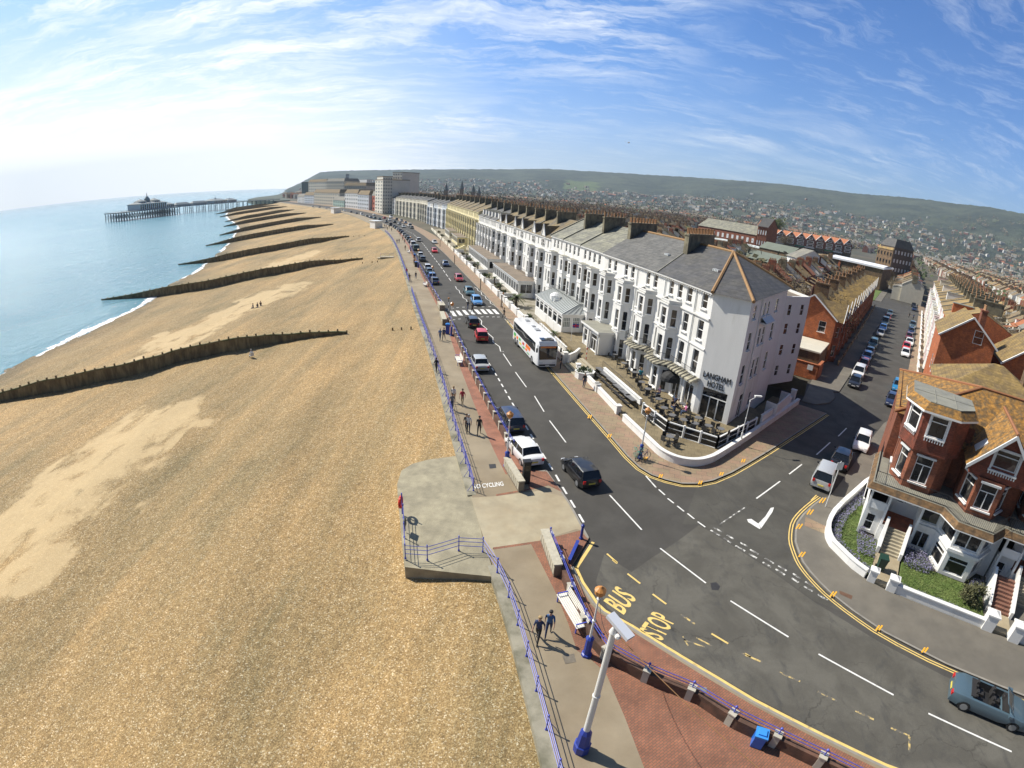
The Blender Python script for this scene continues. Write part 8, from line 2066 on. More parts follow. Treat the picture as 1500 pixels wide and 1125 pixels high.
# beach steps and kiosk far up the beach
for k, (x, y, s) in enumerate([(575.5, 377, 1), (514, 349.5, 1)][:1]):
 g = G(x, y, -.5); t = thing('beach_steps', (g[0], g[1], -.6), radians(105), label='small concrete steps down to the shingle from the promenade', cat='steps'); MB().box(-1.6, 1.6, -.3, 3.8, -1.2, .35).box(-1.2, 1.2, 3.8, 4.6, -1.2, .0).build('landing', [M_conc], t); m = MB(); rail_run(m, [(-1.5, -.2), (-1.5, 3.7), (1.5, 3.7)], .35, 1.0, 1.2, .02); m.build('handrail', [M_rblue], t)
g = G(551, 333, 0); t = thing('kiosk', (g[0], g[1], 0), radians(125), label='white kiosk on the beach edge where the bay curves', cat='kiosk'); MB().box(-4, 4, -2, 2, -1.5, 3.2).build('wall', [M_paint], t); MB().box(-4.4, 4.4, -2.4, 2.4, 3.203, 3.5).build('roof', [M_paintg], t); MB().box(-3.2, 3.2, -2.1, -2.01, 1, 2.4).build('hatch', [M_glass2], t)
g = G(492, 311, 0); t = thing('kiosk', (g[0], g[1], 0), radians(125), label='smaller white kiosk farther round the bay', cat='kiosk'); MB().box(-5, 5, -3, 3, -1.5, 3.4).build('wall', [M_paint], t); MB().box(-5.4, 5.4, -3.4, 3.4, 3.403, 3.8).build('roof', [M_paintg], t)
# flowers and bicycle at the hotel corner lamp
g = G(934, 672, 0); scatter('flower_tub', [(g[0]-.4, g[1]-.4), (g[0]+.4, g[1]-.4), (g[0]+.4, g[1]+.4), (g[0]-.4, g[1]+.4)], 260, .07, mat('turquoise_leaf', (.04, .30, .22), .7, .3, 5, (.35, .12, .10), 4), .1, 1.0, 21)
def bicycle(c, rz, label):
 t = thing('bicycle', (c[0], c[1], 0), rz, label=label, cat='bicycle')
 for x in (-.52, .52):
  b = MB()
  for i in range(14): a0, a1 = 2*pi*i/14, 2*pi*(i+1)/14; b.tube((x+cos(a0)*.34, 0, .35+sin(a0)*.34), (x+cos(a1)*.34, 0, .35+sin(a1)*.34), .02, n=5, cap=False)
  b.build('wheel', [M_black], t)
 MB().tube((-.52, 0, .35), (-.1, 0, .32), .018, n=5).tube((-.1, 0, .32), (-.2, 0, .82), .018, n=5).tube((-.52, 0, .35), (-.19, 0, .75), .015, n=5).tube((-.19, 0, .75), (.38, 0, .80), .018, n=5).tube((-.1, 0, .32), (.38, 0, .74), .018, n=5).tube((.52, 0, .35), (.36, 0, .95), .018, n=5).build('frame', [M_lblue], t)
 MB().box(-.32, -.08, -.06, .06, .84, .89).build('saddle', [M_black], t); MB().tube((.33, -.25, .98), (.33, .25, .98), .016, n=5).build('handlebar', [M_black], t)
bicycle((g[0]+.35, g[1]-.25), radians(30), 'bicycle leaning on the hotel corner lamp post')
# parked wheel stop with blue rail at the bus bay kink
g0, g1 = G(852, 787, .0), G(834, 828, .0)
low_wall('kerb_rail', [G(846, 797, 0), G(833, 826, 0)], .28, t=.08, m=M_lblue, cope=.03, label='short dark blue barrier along the kinked kerb by the slim bollard', cat='barrier')
# ================================================================== VEHICLES
M_tyre = mat('tyre', (.018, .018, .018), .85); M_rim = mat('wheel_rim', (.40, .41, .42), .35, metal=.6); M_cglass = mat('car_glass', (.010, .012, .015), .04, spec=.7)
M_trim = mat('car_trim', (.020, .020, .022), .6); M_lightw = mat('headlamp', (.70, .72, .74), .15); M_lightr = mat('tail_lamp', (.55, .02, .02), .25); M_plate = mat('number_plate', (.72, .60, .10), .5); M_platew = mat('number_plate_white', (.75, .75, .72), .5)
PAINT = {n: mat('paint_'+n, c, .30, spec=.6, coat=.6) for n, c in dict(black=(.010, .010, .011), white=(.78, .78, .77), silver=(.42, .43, .43), grey=(.13, .14, .15), navy=(.018, .028, .07), blue=(.03, .14, .42), sky=(.10, .30, .62), red=(.62, .020, .018), crimson=(.42, .02, .02), teal=(.05, .12, .14), green=(.03, .07, .05), slateblue=(.075, .120, .150), cyan=(.02, .20, .42), maroon=(.14, .02, .03)).items()}
STY = {  # length, width, body profile (x from rear, z), cabin (x0 low,x0 top,x1 top,x1 low, roof z)
 'hatch': dict(L=4.05, W=1.72, top=[(0, .62), (.04, .88), (.25, .95), (2.9, .93), (3.75, .74), (4.0, .60), (4.05, .45)], cab=(.08, .55, 2.35, 3.15, 1.46)),
 'saloon': dict(L=4.55, W=1.80, top=[(0, .55), (.05, .88), (.9, .96), (3.2, .92), (4.2, .74), (4.5, .58), (4.55, .45)], cab=(.55, 1.25, 2.65, 3.45, 1.42)),
 'estate': dict(L=4.75, W=1.82, top=[(0, .58), (.05, .92), (.3, .98), (3.4, .95), (4.4, .76), (4.7, .60), (4.75, .45)], cab=(.06, .38, 2.85, 3.65, 1.50)),
 'suv': dict(L=4.6, W=1.88, top=[(0, .66), (.05, 1.02), (.3, 1.08), (3.3, 1.06), (4.3, .95), (4.55, .72), (4.6, .5)], cab=(.06, .28, 2.75, 3.4, 1.72)),
 'van': dict(L=4.9, W=1.92, top=[(0, .66), (.04, 1.10), (.3, 1.15), (3.9, 1.12), (4.6, .95), (4.85, .72), (4.9, .5)], cab=(.04, .14, 3.35, 4.15, 2.0))}
def ip(tab, x): return float(np.interp(x, [t[0] for t in tab], [t[1] for t in tab]))
CARME = {}
def car_meshes(style):
 if style in CARME: return CARME[style]
 S = STY[style]; L, W = S['L'], S['W']/2; wb = (.75, L-.85)
 def hw(x): return W*(.86+.14*min(1, x/.45))*(1-.16*max(0, (x-(L-.8))/.8)**2)
 xs = sorted(set([0, .04, .15, .3, wb[0]-.36, wb[0]-.2, wb[0], wb[0]+.2, wb[0]+.36, 1.6, 2.2, 2.7, wb[1]-.36, wb[1]-.2, wb[1], wb[1]+.2, wb[1]+.36, L-.3, L-.12, L-.03, L]))
 b = MB(); rings = []
 for x in xs:
  w = hw(x); zt = ip(S['top'], x); arch = 0.0
  for c in wb:
   d = abs(x-c)
   if d < .36: arch = max(arch, sqrt(.36**2-d*d)+.02)
  z0 = .20+(.12 if x < .1 or x > L-.1 else 0)+0; za = max(z0, .30+arch*.92 if arch else z0)
  rings.append([(x-L/2, -w*.30, z0+.02), (x-L/2, -w*.93, min(za, zt-.2)), (x-L/2, -w, min(max(za, .42), zt-.15)), (x-L/2, -w, zt-.12), (x-L/2, -w*.93, zt-.015), (x-L/2, -w*.45, zt+.02), (x-L/2, 0, zt+.03)])
 for r in rings: r += [(p[0], -p[1], p[2]) for p in r[-2::-1]]
 o = b._a([p for r in rings for p in r]); n = len(rings[0])
 for i in range(len(rings)-1):
  for j in range(n-1): b.f.append((o+i*n+j, o+(i+1)*n+j, o+(i+1)*n+j+1, o+i*n+j+1)); b.m.append(1 if j in (0, n-2) else 0)
  b.f.append((o+i*n+n-1, o+(i+1)*n+n-1, o+(i+1)*n, o+i*n)); b.m.append(1)
 b.f.append(tuple(o+j for j in range(n))); b.m.append(0); b.f.append(tuple(o+(len(rings)-1)*n+n-1-j for j in range(n))); b.m.append(0)
 body = b
 a0, a1, a2, a3, zr = S['cab']; zbl = lambda x: ip(S['top'], x)-.03
 c = MB(); wb_, wt = W*.93, W*.76
 lo = [(a0, wb_*.97), (a1+.2, wb_), (a2, wb_), (a3, wb_*.92)]; hi = [(a0+.14, wt*.95), (a1, wt), (a2, wt), (a2+.08, wt*.97)]
 hi = [(a1*.6+a0*.4+.05, wt*.96), (a1+.25, wt), (a2-.2, wt), (a2+.02, wt*.97)]
 g = MB(); P = lambda x, y, z: (x-L/2, y, z)
 for s in (-1, 1):
  for i in range(3):
   q = [P(lo[i][0], s*lo[i][1], zbl(lo[i][0])), P(lo[i+1][0], s*lo[i+1][1], zbl(lo[i+1][0])), P(hi[i+1][0], s*hi[i+1][1], zr-.05), P(hi[i][0], s*hi[i][1], zr-.05)]
   g.face(q if s < 0 else q[::-1], 0)
 g.face([P(lo[0][0], lo[0][1], zbl(a0)), P(lo[0][0], -lo[0][1], zbl(a0)), P(hi[0][0], -hi[0][1], zr-.05), P(hi[0][0], hi[0][1], zr-.05)]); g.face([P(lo[3][0], -lo[3][1], zbl(a3)), P(lo[3][0], lo[3][1], zbl(a3)), P(hi[3][0], hi[3][1], zr-.05), P(hi[3][0], -hi[3][1], zr-.05)])
 rf = MB(); R0 = [P(hi[0][0]-.04, 0, 0), P(hi[3][0]+.05, 0, 0)]
 xs2 = [hi[0][0]-.03, hi[0][0]+.25, (hi[0][0]+hi[3][0])/2, hi[3][0]-.3, hi[3][0]+.04]; rr = []
 for x, k in zip(xs2, (.0, .6, 1, .6, .0)):
  w = wt*(.97 if k == 0 else 1.0)+.015; rr.append([P(x, -w, zr-.055), P(x, -w*.9, zr-.01+.02*k), P(x, 0, zr+.01+.03*k), P(x, w*.9, zr-.01+.02*k), P(x, w, zr-.055)])
 o = rf._a([p for r in rr for p in r])
 for i in range(4):
  for j in range(4): rf.f.append((o+i*5+j, o+(i+1)*5+j, o+(i+1)*5+j+1, o+i*5+j+1)); rf.m.append(0)
 pil = []
 for s in (-1, 1):
  for (xl, yl), (xh, yh) in ((lo[0], hi[0]), ((lo[1][0]+.35, lo[1][1]), (hi[1][0]+.4, hi[1][1])), (lo[3], hi[3])): rf.tube(P(xl, s*(yl+.005), zbl(xl)), P(xh, s*(yh+.01), zr-.05), .035, n=5)
 if style == 'van': rf.box(-L/2+.1, -L/2+L*.60, -W*.935, -W*.86, 1.05, zr-.1); rf.box(-L/2+.1, -L/2+L*.60, W*.86, W*.935, 1.05, zr-.1)
 wh = MB(); wh.tube((0, -.10, 0), (0, .10, 0), .315, n=16); ri = MB(); ri.tube((0, -.115, 0), (0, .115, 0), .20, n=10)
 hl = MB(); hl.box(-.05, .06, -.16, .16, -.07, .07); tl = MB(); tl.box(-.05, .05, -.10, .10, -.12, .10)
 CARME[style] = dict(body=body, cabin=g, roof=rf, wheel=wh.mesh('tyre', [M_tyre], True), rim=ri.mesh('rim', [M_rim]), hl=hl.mesh('headlight', [M_lightw]), tl=tl.mesh('tail_light', [M_lightr]), S=S, wb=wb, W=W, L=L); return CARME[style]
BODYC = {}
def car(x, y, ang, style, colr, label, group=None, detail=True, z=RZ+.004, name='car', cat='car'):
 """ang: heading of the bonnet"""
 C = car_meshes(style); k = (style, colr)
 if k not in BODYC: BODYC[k] = (C['body'].mesh('body', [PAINT[colr], M_trim], True), C['roof'].mesh('roof_panel', [PAINT[colr]], True), C['cabin'].mesh('window_glass', [M_cglass]))
 t = thing(name, (x, y, z), ang, label=label, cat=cat, group=group); bm_, rm_, gm_ = BODYC[k]
 inst(bm_, 'body', t); inst(gm_, 'window_glass', t); inst(rm_, 'roof_panel', t)
 for i, wx in enumerate(C['wb']):
  for s in (-1, 1):
   w = inst(C['wheel'], 'wheel', t, (wx-C['L']/2, s*(C['W']-.10), .315))
   if detail: inst(C['rim'], 'rim', w)
 if detail:
  S = C['S']; zt = ip(S['top'], C['L']-.15); zr = ip(S['top'], .1)
  for s in (-1, 1):
   inst(C['hl'], 'headlight', t, (C['L']/2-.10, s*C['W']*.66, zt-.10)); inst(C['tl'], 'tail_light', t, (-C['L']/2+.0, s*C['W']*.74, zr-.14))
   MBm = CARME.setdefault('mirror', MB().box(-.06, .06, -.10, .10, -.05, .08).mesh('mirror', [M_trim])); inst(MBm, 'wing_mirror', t, (C['S']['cab'][3]-C['L']/2-.25, s*(C['W']+.06), ip(S['top'], 2.8)+.06))
  inst(CARME.setdefault('pl', MB().box(-.02, .02, -.26, .26, 0, .11).mesh('plate', [M_plate])), 'number_plate', t, (-C['L']/2-.012, 0, .52)); inst(CARME.setdefault('pw', MB().box(-.02, .02, -.26, .26, 0, .11).mesh('plate', [M_platew])), 'number_plate', t, (C['L']/2+.012, 0, .42))
 return t
AW = radians(104.5)      # heading away from the camera along the sea road
def road_dir(x, y):
 best = None
 for a, b in zip(RK, RK[1:]):
  d = dseg((x, y), [a, b], False)
  if best is None or d < best[0]: best = (d, atan2(a[1]-b[1], a[0]-b[0]))
 return best[1]
def carp(px, py, style, c, label, away=True, grp=None, ang=None, z=.5, name='car', cat='car'):
 x, y = G(px, py, z); a = road_dir(x, y) if ang is None else ang
 return car(x, y, a if away else a+pi, style, c, label, grp, detail=hypot(x, y) < 120, name=name, cat=cat)
carp(850, 688, 'hatch', 'black', 'black hatchback driving away near the slipway crossing', ang=radians(110))
carp(767, 657, 'saloon', 'white', 'white saloon parked by the roadside wall, nearest of the parked line', ang=radians(113))
carp(746, 611, 'estate', 'navy', 'dark blue-black estate car parked behind the white saloon', ang=radians(107))
carp(702, 530, 'saloon', 'silver', 'silver car with black soft roof parked alone by the white bench')
carp(705, 490, 'hatch', 'red', 'bright red hatchback driving away just before the zebra crossing', ang=radians(100))
carp(692, 471, 'hatch', 'black', 'black hatchback in front of the red one at the zebra crossing')
carp(698, 440, 'hatch', 'sky', 'light blue car waiting at the zebra crossing, coming towards the camera', False)
carp(687, 426, 'saloon', 'teal', 'dark green-grey car waiting behind the light blue one', False)
carp(672, 407, 'hatch', 'crimson', 'dark red car coming towards the zebra crossing', False)
carp(652.5, 386, 'saloon', 'navy', 'navy car coming along the sea road behind the dark red one', False)
carp(636.5, 367, 'hatch', 'red', 'small red car far along the sea road', False)
carp(636.5, 354.5, 'saloon', 'silver', 'silver car parked at the inland kerb far along the sea road', False)
carp(613, 351, 'estate', 'white', 'white car driving away far along the sea road')
PK = [(636, 411, 'navy', 'saloon'), (632.5, 404, 'blue', 'hatch'), (629, 397, 'slateblue', 'saloon'), (626, 391, 'white', 'hatch'), (618.8, 379, 'black', 'saloon'), (615.5, 373, 'white', 'hatch'), (609.5, 364, 'green', 'van'), (605, 358.5, 'white', 'van'),
      (601.5, 353, 'navy', 'saloon'), (598.5, 349, 'slateblue', 'hatch'), (595.5, 345.8, 'grey', 'saloon'), (592, 342.8, 'silver', 'hatch'), (589, 340, 'navy', 'hatch'), (586, 337.8, 'grey', 'hatch'), (583, 335.5, 'silver', 'saloon'), (580, 333.5, 'slateblue', 'hatch'), (577, 331.5, 'grey', 'saloon'), (572, 329, 'black', 'suv')]
for k, (x, y, c, s) in enumerate(PK): carp(x, y, s, c, f'{c.replace("slateblue", "grey-blue")} car parked on the beach side, {_ord[k]} in line beyond the zebra crossing', grp='cars parked along the promenade kerb')
PK2 = [(591, 331.5, 'silver', 'saloon'), (600, 330.5, 'white', 'van'), (585, 327.5, 'white', 'hatch'), (594, 326, 'navy', 'saloon'), (578, 325, 'black', 'saloon'), (588, 323.5, 'white', 'suv'), (571, 322, 'silver', 'hatch'), (581, 321, 'grey', 'hatch'), (563, 319, 'red', 'hatch'), (573, 318, 'white', 'van'), (556, 320.5, 'slateblue', 'saloon'), (549, 319, 'teal', 'hatch'), (543, 318, 'navy', 'saloon'), (537, 316.5, 'silver', 'hatch'), (548, 314.5, 'white', 'saloon'), (530, 314, 'white', 'van'), (522, 312.5, 'grey', 'saloon'), (514, 310.5, 'navy', 'hatch'), (505, 309, 'silver', 'saloon'), (496, 307.5, 'black', 'hatch'), (487, 306, 'white', 'saloon'), (478, 304.8, 'silver', 'hatch'), (468, 303.5, 'grey', 'saloon'), (458, 302.5, 'white', 'hatch'), (566, 324.5, 'black', 'hatch'), (603, 333, 'grey', 'saloon')]
for k, (x, y, c, s) in enumerate(PK2):
 g = G(x, y, .5); carp(x, y, s, c, f'small far-off {c.replace("slateblue", "grey-blue")} vehicle, {_ord[k] if k < 20 else ["twenty-first", "twenty-second", "twenty-third", "twenty-fourth", "twenty-fifth", "twenty-sixth"][k-20]} of those where the bay curves', k % 3 > 0, 'far vehicles where the bay curves')
# side street
SA = radians(49)
for k, (x, y, c, s, l) in enumerate([(1210, 694, 'silver', 'suv', 'silver four-wheel-drive estate parked at the side street corner, rear to the main road'), (1234, 668, 'black', 'saloon', 'black car parked in the hotel shadow ahead of the silver estate'), (1264, 645, 'white', 'hatch', 'white hatchback parked half in the hotel shadow')]):
 p = G(x, y, .6); car(p[0], p[1], SA+(pi if k == 2 else 0), s, c, l)
for k, (x, y, c, s) in enumerate([(1253, 558, 'black', 'hatch'), (1258, 545, 'white', 'suv'), (1265, 532, 'crimson', 'hatch'), (1270, 521, 'blue', 'hatch'), (1274, 514, 'slateblue', 'saloon'), (1279, 503, 'teal', 'suv'), (1290, 487, 'silver', 'hatch'), (1294, 479, 'blue', 'saloon'), (1297, 471.5, 'slateblue', 'van'), (1301, 464, 'crimson', 'hatch'), (1304, 458, 'slateblue', 'hatch')]):
 p = G(x, y, .6); car(p[0], p[1], SA+pi, s, c, f'{c.replace("slateblue", "grey-blue")} car in the shaded side street line, {_ord[k]} from the hotel', 'cars parked on the shaded side of the side street')
for k, (x, y, c, s) in enumerate([(1308, 584, 'navy', 'saloon'), (1316, 564, 'cyan', 'hatch')]):
 p = G(x, y, .6); car(p[0], p[1], SA+pi, s, c, ['dark navy saloon parked on the sunny side before the lane', 'bright blue hatchback parked behind the navy saloon before the lane'][k])
for k, (x, y, c, s) in enumerate([(1326.5, 516, 'white', 'hatch'), (1328, 507, 'red', 'hatch'), (1332.5, 500, 'white', 'saloon'), (1332, 492, 'maroon', 'hatch'), (1335, 484, 'navy', 'hatch'), (1337, 476, 'slateblue', 'suv')]):
 p = G(x, y, .6); car(p[0], p[1], SA+pi, s, c, f'{c.replace("slateblue", "grey-blue")} car in sunshine, {_ord[k]} of the side street line past the lane', 'cars parked on the sunny side of the side street')
for k, (x, y, c, s) in enumerate([(1339.5, 452, 'navy', 'hatch'), (1338.5, 446.5, 'black', 'hatch'), (1337.5, 439.5, 'white', 'hatch'), (1336.5, 434, 'navy', 'saloon'), (1335.5, 429, 'blue', 'hatch'), (1334.5, 424, 'white', 'hatch'), (1333.5, 419, 'silver', 'saloon'), (1332, 413, 'slateblue', 'hatch'), (1331, 409, 'maroon', 'hatch')]):
 p = G(x, y, .6); car(p[0], p[1], SA+pi, s, c, f'{c.replace("slateblue", "grey-blue")} car beyond the side street crossroads, {_ord[k]} in its line', 'cars parked beyond the crossroads', detail=False)
# coach
def coach():
 a = np.array(G(750.5, 498, 0)); b = np.array(G(790.5, 545, 0)); d = (b-a); L = 12.0; d = d/np.linalg.norm(d); ang = atan2(d[1], d[0]); n = np.array([-d[1], d[0]]); W = 1.27
 c = a+d*L/2+n*W*1.0; t = thing('coach', (c[0], c[1], RZ+.004), ang, label='white touring coach with orange and green stripes stopped outside the hotel', cat='coach')
 wp = mat('coach_white', (.80, .80, .80), .3, coat=.5); H = 3.45; b_ = MB()
 xs = [-L/2, -L/2+.12, -L/2+.5, 0, L/2-1.3, L/2-.45, L/2-.12, L/2]; tops = [H-.5, H-.15, H, H, H, H-.12, H-.55, 1.25]; ws = [W*.95, W, W, W, W, W*.99, W*.95, W*.88]; rr = []
 for x, h, w in zip(xs, tops, ws): rr.append([(x, -w*.8, .32), (x, -w, .45), (x, -w, h-.25), (x, -w*.88, h), (x, 0, h+.06), (x, w*.88, h), (x, w, h-.25), (x, w, .45), (x, w*.8, .32)])
 o = b_._a([p for r in rr for p in r]); m = 9
 for i in range(len(rr)-1):
  for j in range(m): k = (j+1) % m; b_.f.append((o+i*m+j, o+(i+1)*m+j, o+(i+1)*m+k, o+i*m+k)); b_.m.append(0)
 b_.f.append(tuple(o+j for j in range(m))); b_.m.append(0); b_.f.append(tuple(o+(len(rr)-1)*m+m-1-j for j in range(m))); b_.m.append(0)
 b_.build('body', [wp], t, smooth=True)
 for s in (-1, 1):
  y0, y1 = (-W-.015, -W-.002) if s < 0 else (W+.002, W+.015)
  MB().box(-L/2+.4, L/2-1.2, y0, y1, 1.75, 2.95).build('side_window', [M_cglass], t)
 MB().face([(L/2+.03, -W*.82, 1.22), (L/2+.03, W*.82, 1.22), (L/2-.075, W*.92, 2.85), (L/2-.075, -W*.92, 2.85)]).build('windscreen', [M_cglass], t)
 MB().box(L/2-.12, L/2-.05, -W*.75, W*.75, 2.62, 2.82).build('destination_strip', [mat('sign_orange', (.75, .22, .04), .5)], t)
 MB().box(-L/2-.012, -L/2-.002, -W*.8, W*.8, 1.7, 2.7).build('rear_window', [M_cglass], t)
 MB().box(L/2-1.5, L/2-.55, -.8, .8, H-.02, H+.05).build('roof_glass', [M_cglass], t)
 for x, w_, l_ in ((-3.6, .5, .7), (-.6, .45, .6), (1.1, .6, .9)): MB().box(x-l_/2, x+l_/2, -w_/2, w_/2, H+.03, H+.16).build('roof_hatch', [mat('hatch_grey', (.30, .31, .32), .5)], t)
 cols = [mat('stripe_orange', (.85, .18, .02), .5), mat('stripe_green', (.08, .42, .10), .5), mat('stripe_yellow', (.80, .62, .04), .5), mat('stripe_red', (.6, .05, .04), .5)]
 R2 = random.Random(5)
 dec = MB(); seq = [(-5.4, -4.2, 1.1, 1.55, 1), (-5.2, -4.6, .8, 1.1, 2), (-4.0, -3.0, 1.0, 1.4, 0), (-2.7, -1.7, 1.15, 1.5, 1), (-2.4, -1.2, .75, 1.0, 2), (-.9, .1, 1.1, 1.45, 3), (-.7, .4, .7, .95, 1), (.6, 1.6, .8, 1.1, 0), (1.4, 2.6, .65, .78, 1), (.7, 2.9, 1.20, 1.68, 0)]
 for x0, x1, z0, z1, c_ in seq:
  for s in (-1, 1): y = -W-.012 if s < 0 else W+.012; q = [(x0, y, z0), (x1-.15, y, z0), (x1, y, z1), (x0+.15, y, z1)]; dec.face(q if s < 0 else q[::-1], c_)
 dec.build('livery', cols, t)
 for x in (-3.3, -4.5+2.2*0, 3.7):
  for s in (-1, 1):
   w = MB().tube((x, s*(W-.28), .48), (x, s*(W+.01), .48), .48, n=16).build('wheel', [M_tyre], t); MB().tube((x, s*(W-.1), .48), (x, s*(W+.02), .48), .27, n=10).build('rim', [M_rim], w)
 for s in (-1, 1):
  MB().box(L/2-.10, L/2+.02, s*W*.62-.2, s*W*.62+.2, .72, .92).build('headlight', [M_lightw], t); MB().tube((L/2-.3, s*W, 2.9), (L/2+.25, s*(W+.22), 2.7), .025, n=5).box(L/2+.18, L/2+.28, s*(W+.22)-.1, s*(W+.22)+.1, 2.2, 2.7).build('mirror', [M_trim], t)
  MB().box(-L/2-.03, -L/2+.02, s*W*.8-.08, s*W*.8+.08, .9, 1.4).build('tail_light', [M_lightr], t)
 MB().box(L/2-.05, L/2+.03, -W*.8, W*.8, .42, .62).build('bumper', [M_trim], t); MB().box(L/2+.031, L/2+.04, -.26, .26, .46, .57).build('number_plate', [M_platew], t)
coach()
# open-topped car, bottom right
def cabrio():
 p = G(1449, 1033, .2); t = thing('convertible_car', (p[0], p[1], RZ+.004), radians(-42), label='blue-grey open-topped car parked at the kerb, bottom right corner', cat='convertible')
 t.scale = (1.1, 1.05, 1.0); pm = PAINT['slateblue']; L, W = 4.45, .90; b = MB(); top = [(0, .58), (.05, .86), (.5, .95), (1.0, .94), (3.1, .92), (4.0, .80), (4.38, .62), (4.45, .45)]
 wb = (.85, 3.55); op0, op1 = 1.05, 2.75; xs = sorted(set([0, .05, .2, .49, .69, .85, 1.01, 1.05, 1.21, 1.6, 2.0, 2.4, 2.75, 3.19, 3.35, 3.55, 3.75, 3.91, 4.2, 4.35, 4.42, 4.45])); rr = []
 for x in xs:
  w = W*(.84+.16*min(1, x/.5))*(1-.17*max(0, (x-3.7)/.75)**2); zt = ip(top, x); ar = max([sqrt(.36**2-(x-c)**2)+.02 for c in wb if abs(x-c) < .36] or [0]); za = max(.22, .30+ar*.92 if ar else .22)
  inn = op0-.01 <= x <= op1+.01; zc = .45 if inn else zt+.03
  rr.append([(x-L/2, -w*.3, .22), (x-L/2, -w*.94, min(za, zt-.2)), (x-L/2, -w, min(max(za, .42), zt-.15)), (x-L/2, -w*1.0, zt-.14), (x-L/2, -w*.95, zt-.01), (x-L/2, -w*.80, zt+.0), (x-L/2, -w*.79, zc if inn else zt+.01), (x-L/2, 0, zc)])
 for r in rr: r += [(q[0], -q[1], q[2]) for q in r[-2::-1]]
 o = b._a([q for r in rr for q in r]); n = len(rr[0])
 for i in range(len(rr)-1):
  mid = (xs[i]+xs[i+1])/2
  for j in range(n-1): b.f.append((o+i*n+j, o+(i+1)*n+j, o+(i+1)*n+j+1, o+i*n+j+1)); b.m.append(1 if j in (0, n-2) or (op0 <= mid <= op1 and 5 <= j <= 8) else 0)
  b.f.append((o+i*n+n-1, o+(i+1)*n+n-1, o+(i+1)*n, o+i*n)); b.m.append(1)
 b.f.append(tuple(o+j for j in range(n))); b.m.append(0); b.f.append(tuple(o+(len(rr)-1)*n+n-1-j for j in range(n))); b.m.append(0)
 b.build('body', [pm, M_trim], t, smooth=True)
 le = mat('car_leather', (.030, .028, .027), .6)
 for x in (-.75, .15):
  for y in (-.36, .36):
   s = MB().box(x-.25, x+.25, y-.25, y+.25, .5, .66); s.box(x-.36, x-.22, y-.24, y+.24, .66, 1.05); s.build('seat', [le], t); MB().box(x-.36, x-.25, y-.11, y+.11, 1.06, 1.22).build('headrest', [le], t)
 MB().box(.52, .78, -.7, .7, .7, .93).build('dashboard', [le], t)
 st = MB()
 for i in range(12): a0, a1 = 2*pi*i/12, 2*pi*(i+1)/12; st.tube((.48+.05*cos(a0), .36+.17*cos(a0), .92+.17*sin(a0)), (.48+.05*cos(a1), .36+.17*cos(a1), .92+.17*sin(a1)), .014, n=5, cap=False)
 st.build('steering_wheel', [M_trim], t)
 f = MB(); A_, B_, C_, D_ = (1.05, -.76, .93), (1.05, .76, .93), (.50, .62, 1.38), (.50, -.62, 1.38); f.tube(A_, D_, .03, n=5); f.tube(B_, C_, .03, n=5); f.tube(D_, C_, .03, n=5); f.build('windscreen_frame', [pm], t)
 gm = mat('clear_glass', (.25, .28, .30), .04, trans=.85); MB().face([A_, B_, C_, D_]).build('windscreen', [gm], t)
 hood = MB(); hood.box(-1.32, -1.08, -.66, .66, .93, 1.02); hood.build('folded_hood', [le], t)
 for x in wb:
  for s in (-1, 1): w = inst(car_meshes('hatch')['wheel'], 'wheel', t, (x-L/2, s*(W-.10), .315)); inst(CARME['hatch']['rim'], 'rim', w)
 for s in (-1, 1):
  MB().box(-L/2-.02, -L/2+.12, s*.62-.14, s*.62+.14, .62, .80).build('tail_light', [M_lightr], t); MB().box(L/2-.25, L/2-.02, s*.62-.14, s*.62+.14, .56, .70).build('headlight', [M_lightw], t); MB().box(.75, .95, s*.98-.1, s*.98+.1, .92, 1.05).build('wing_mirror', [pm], t)
 MB().box(-L/2-.03, -L/2-.005, -.26, .26, .5, .61).build('number_plate', [M_plate], t)
cabrio()
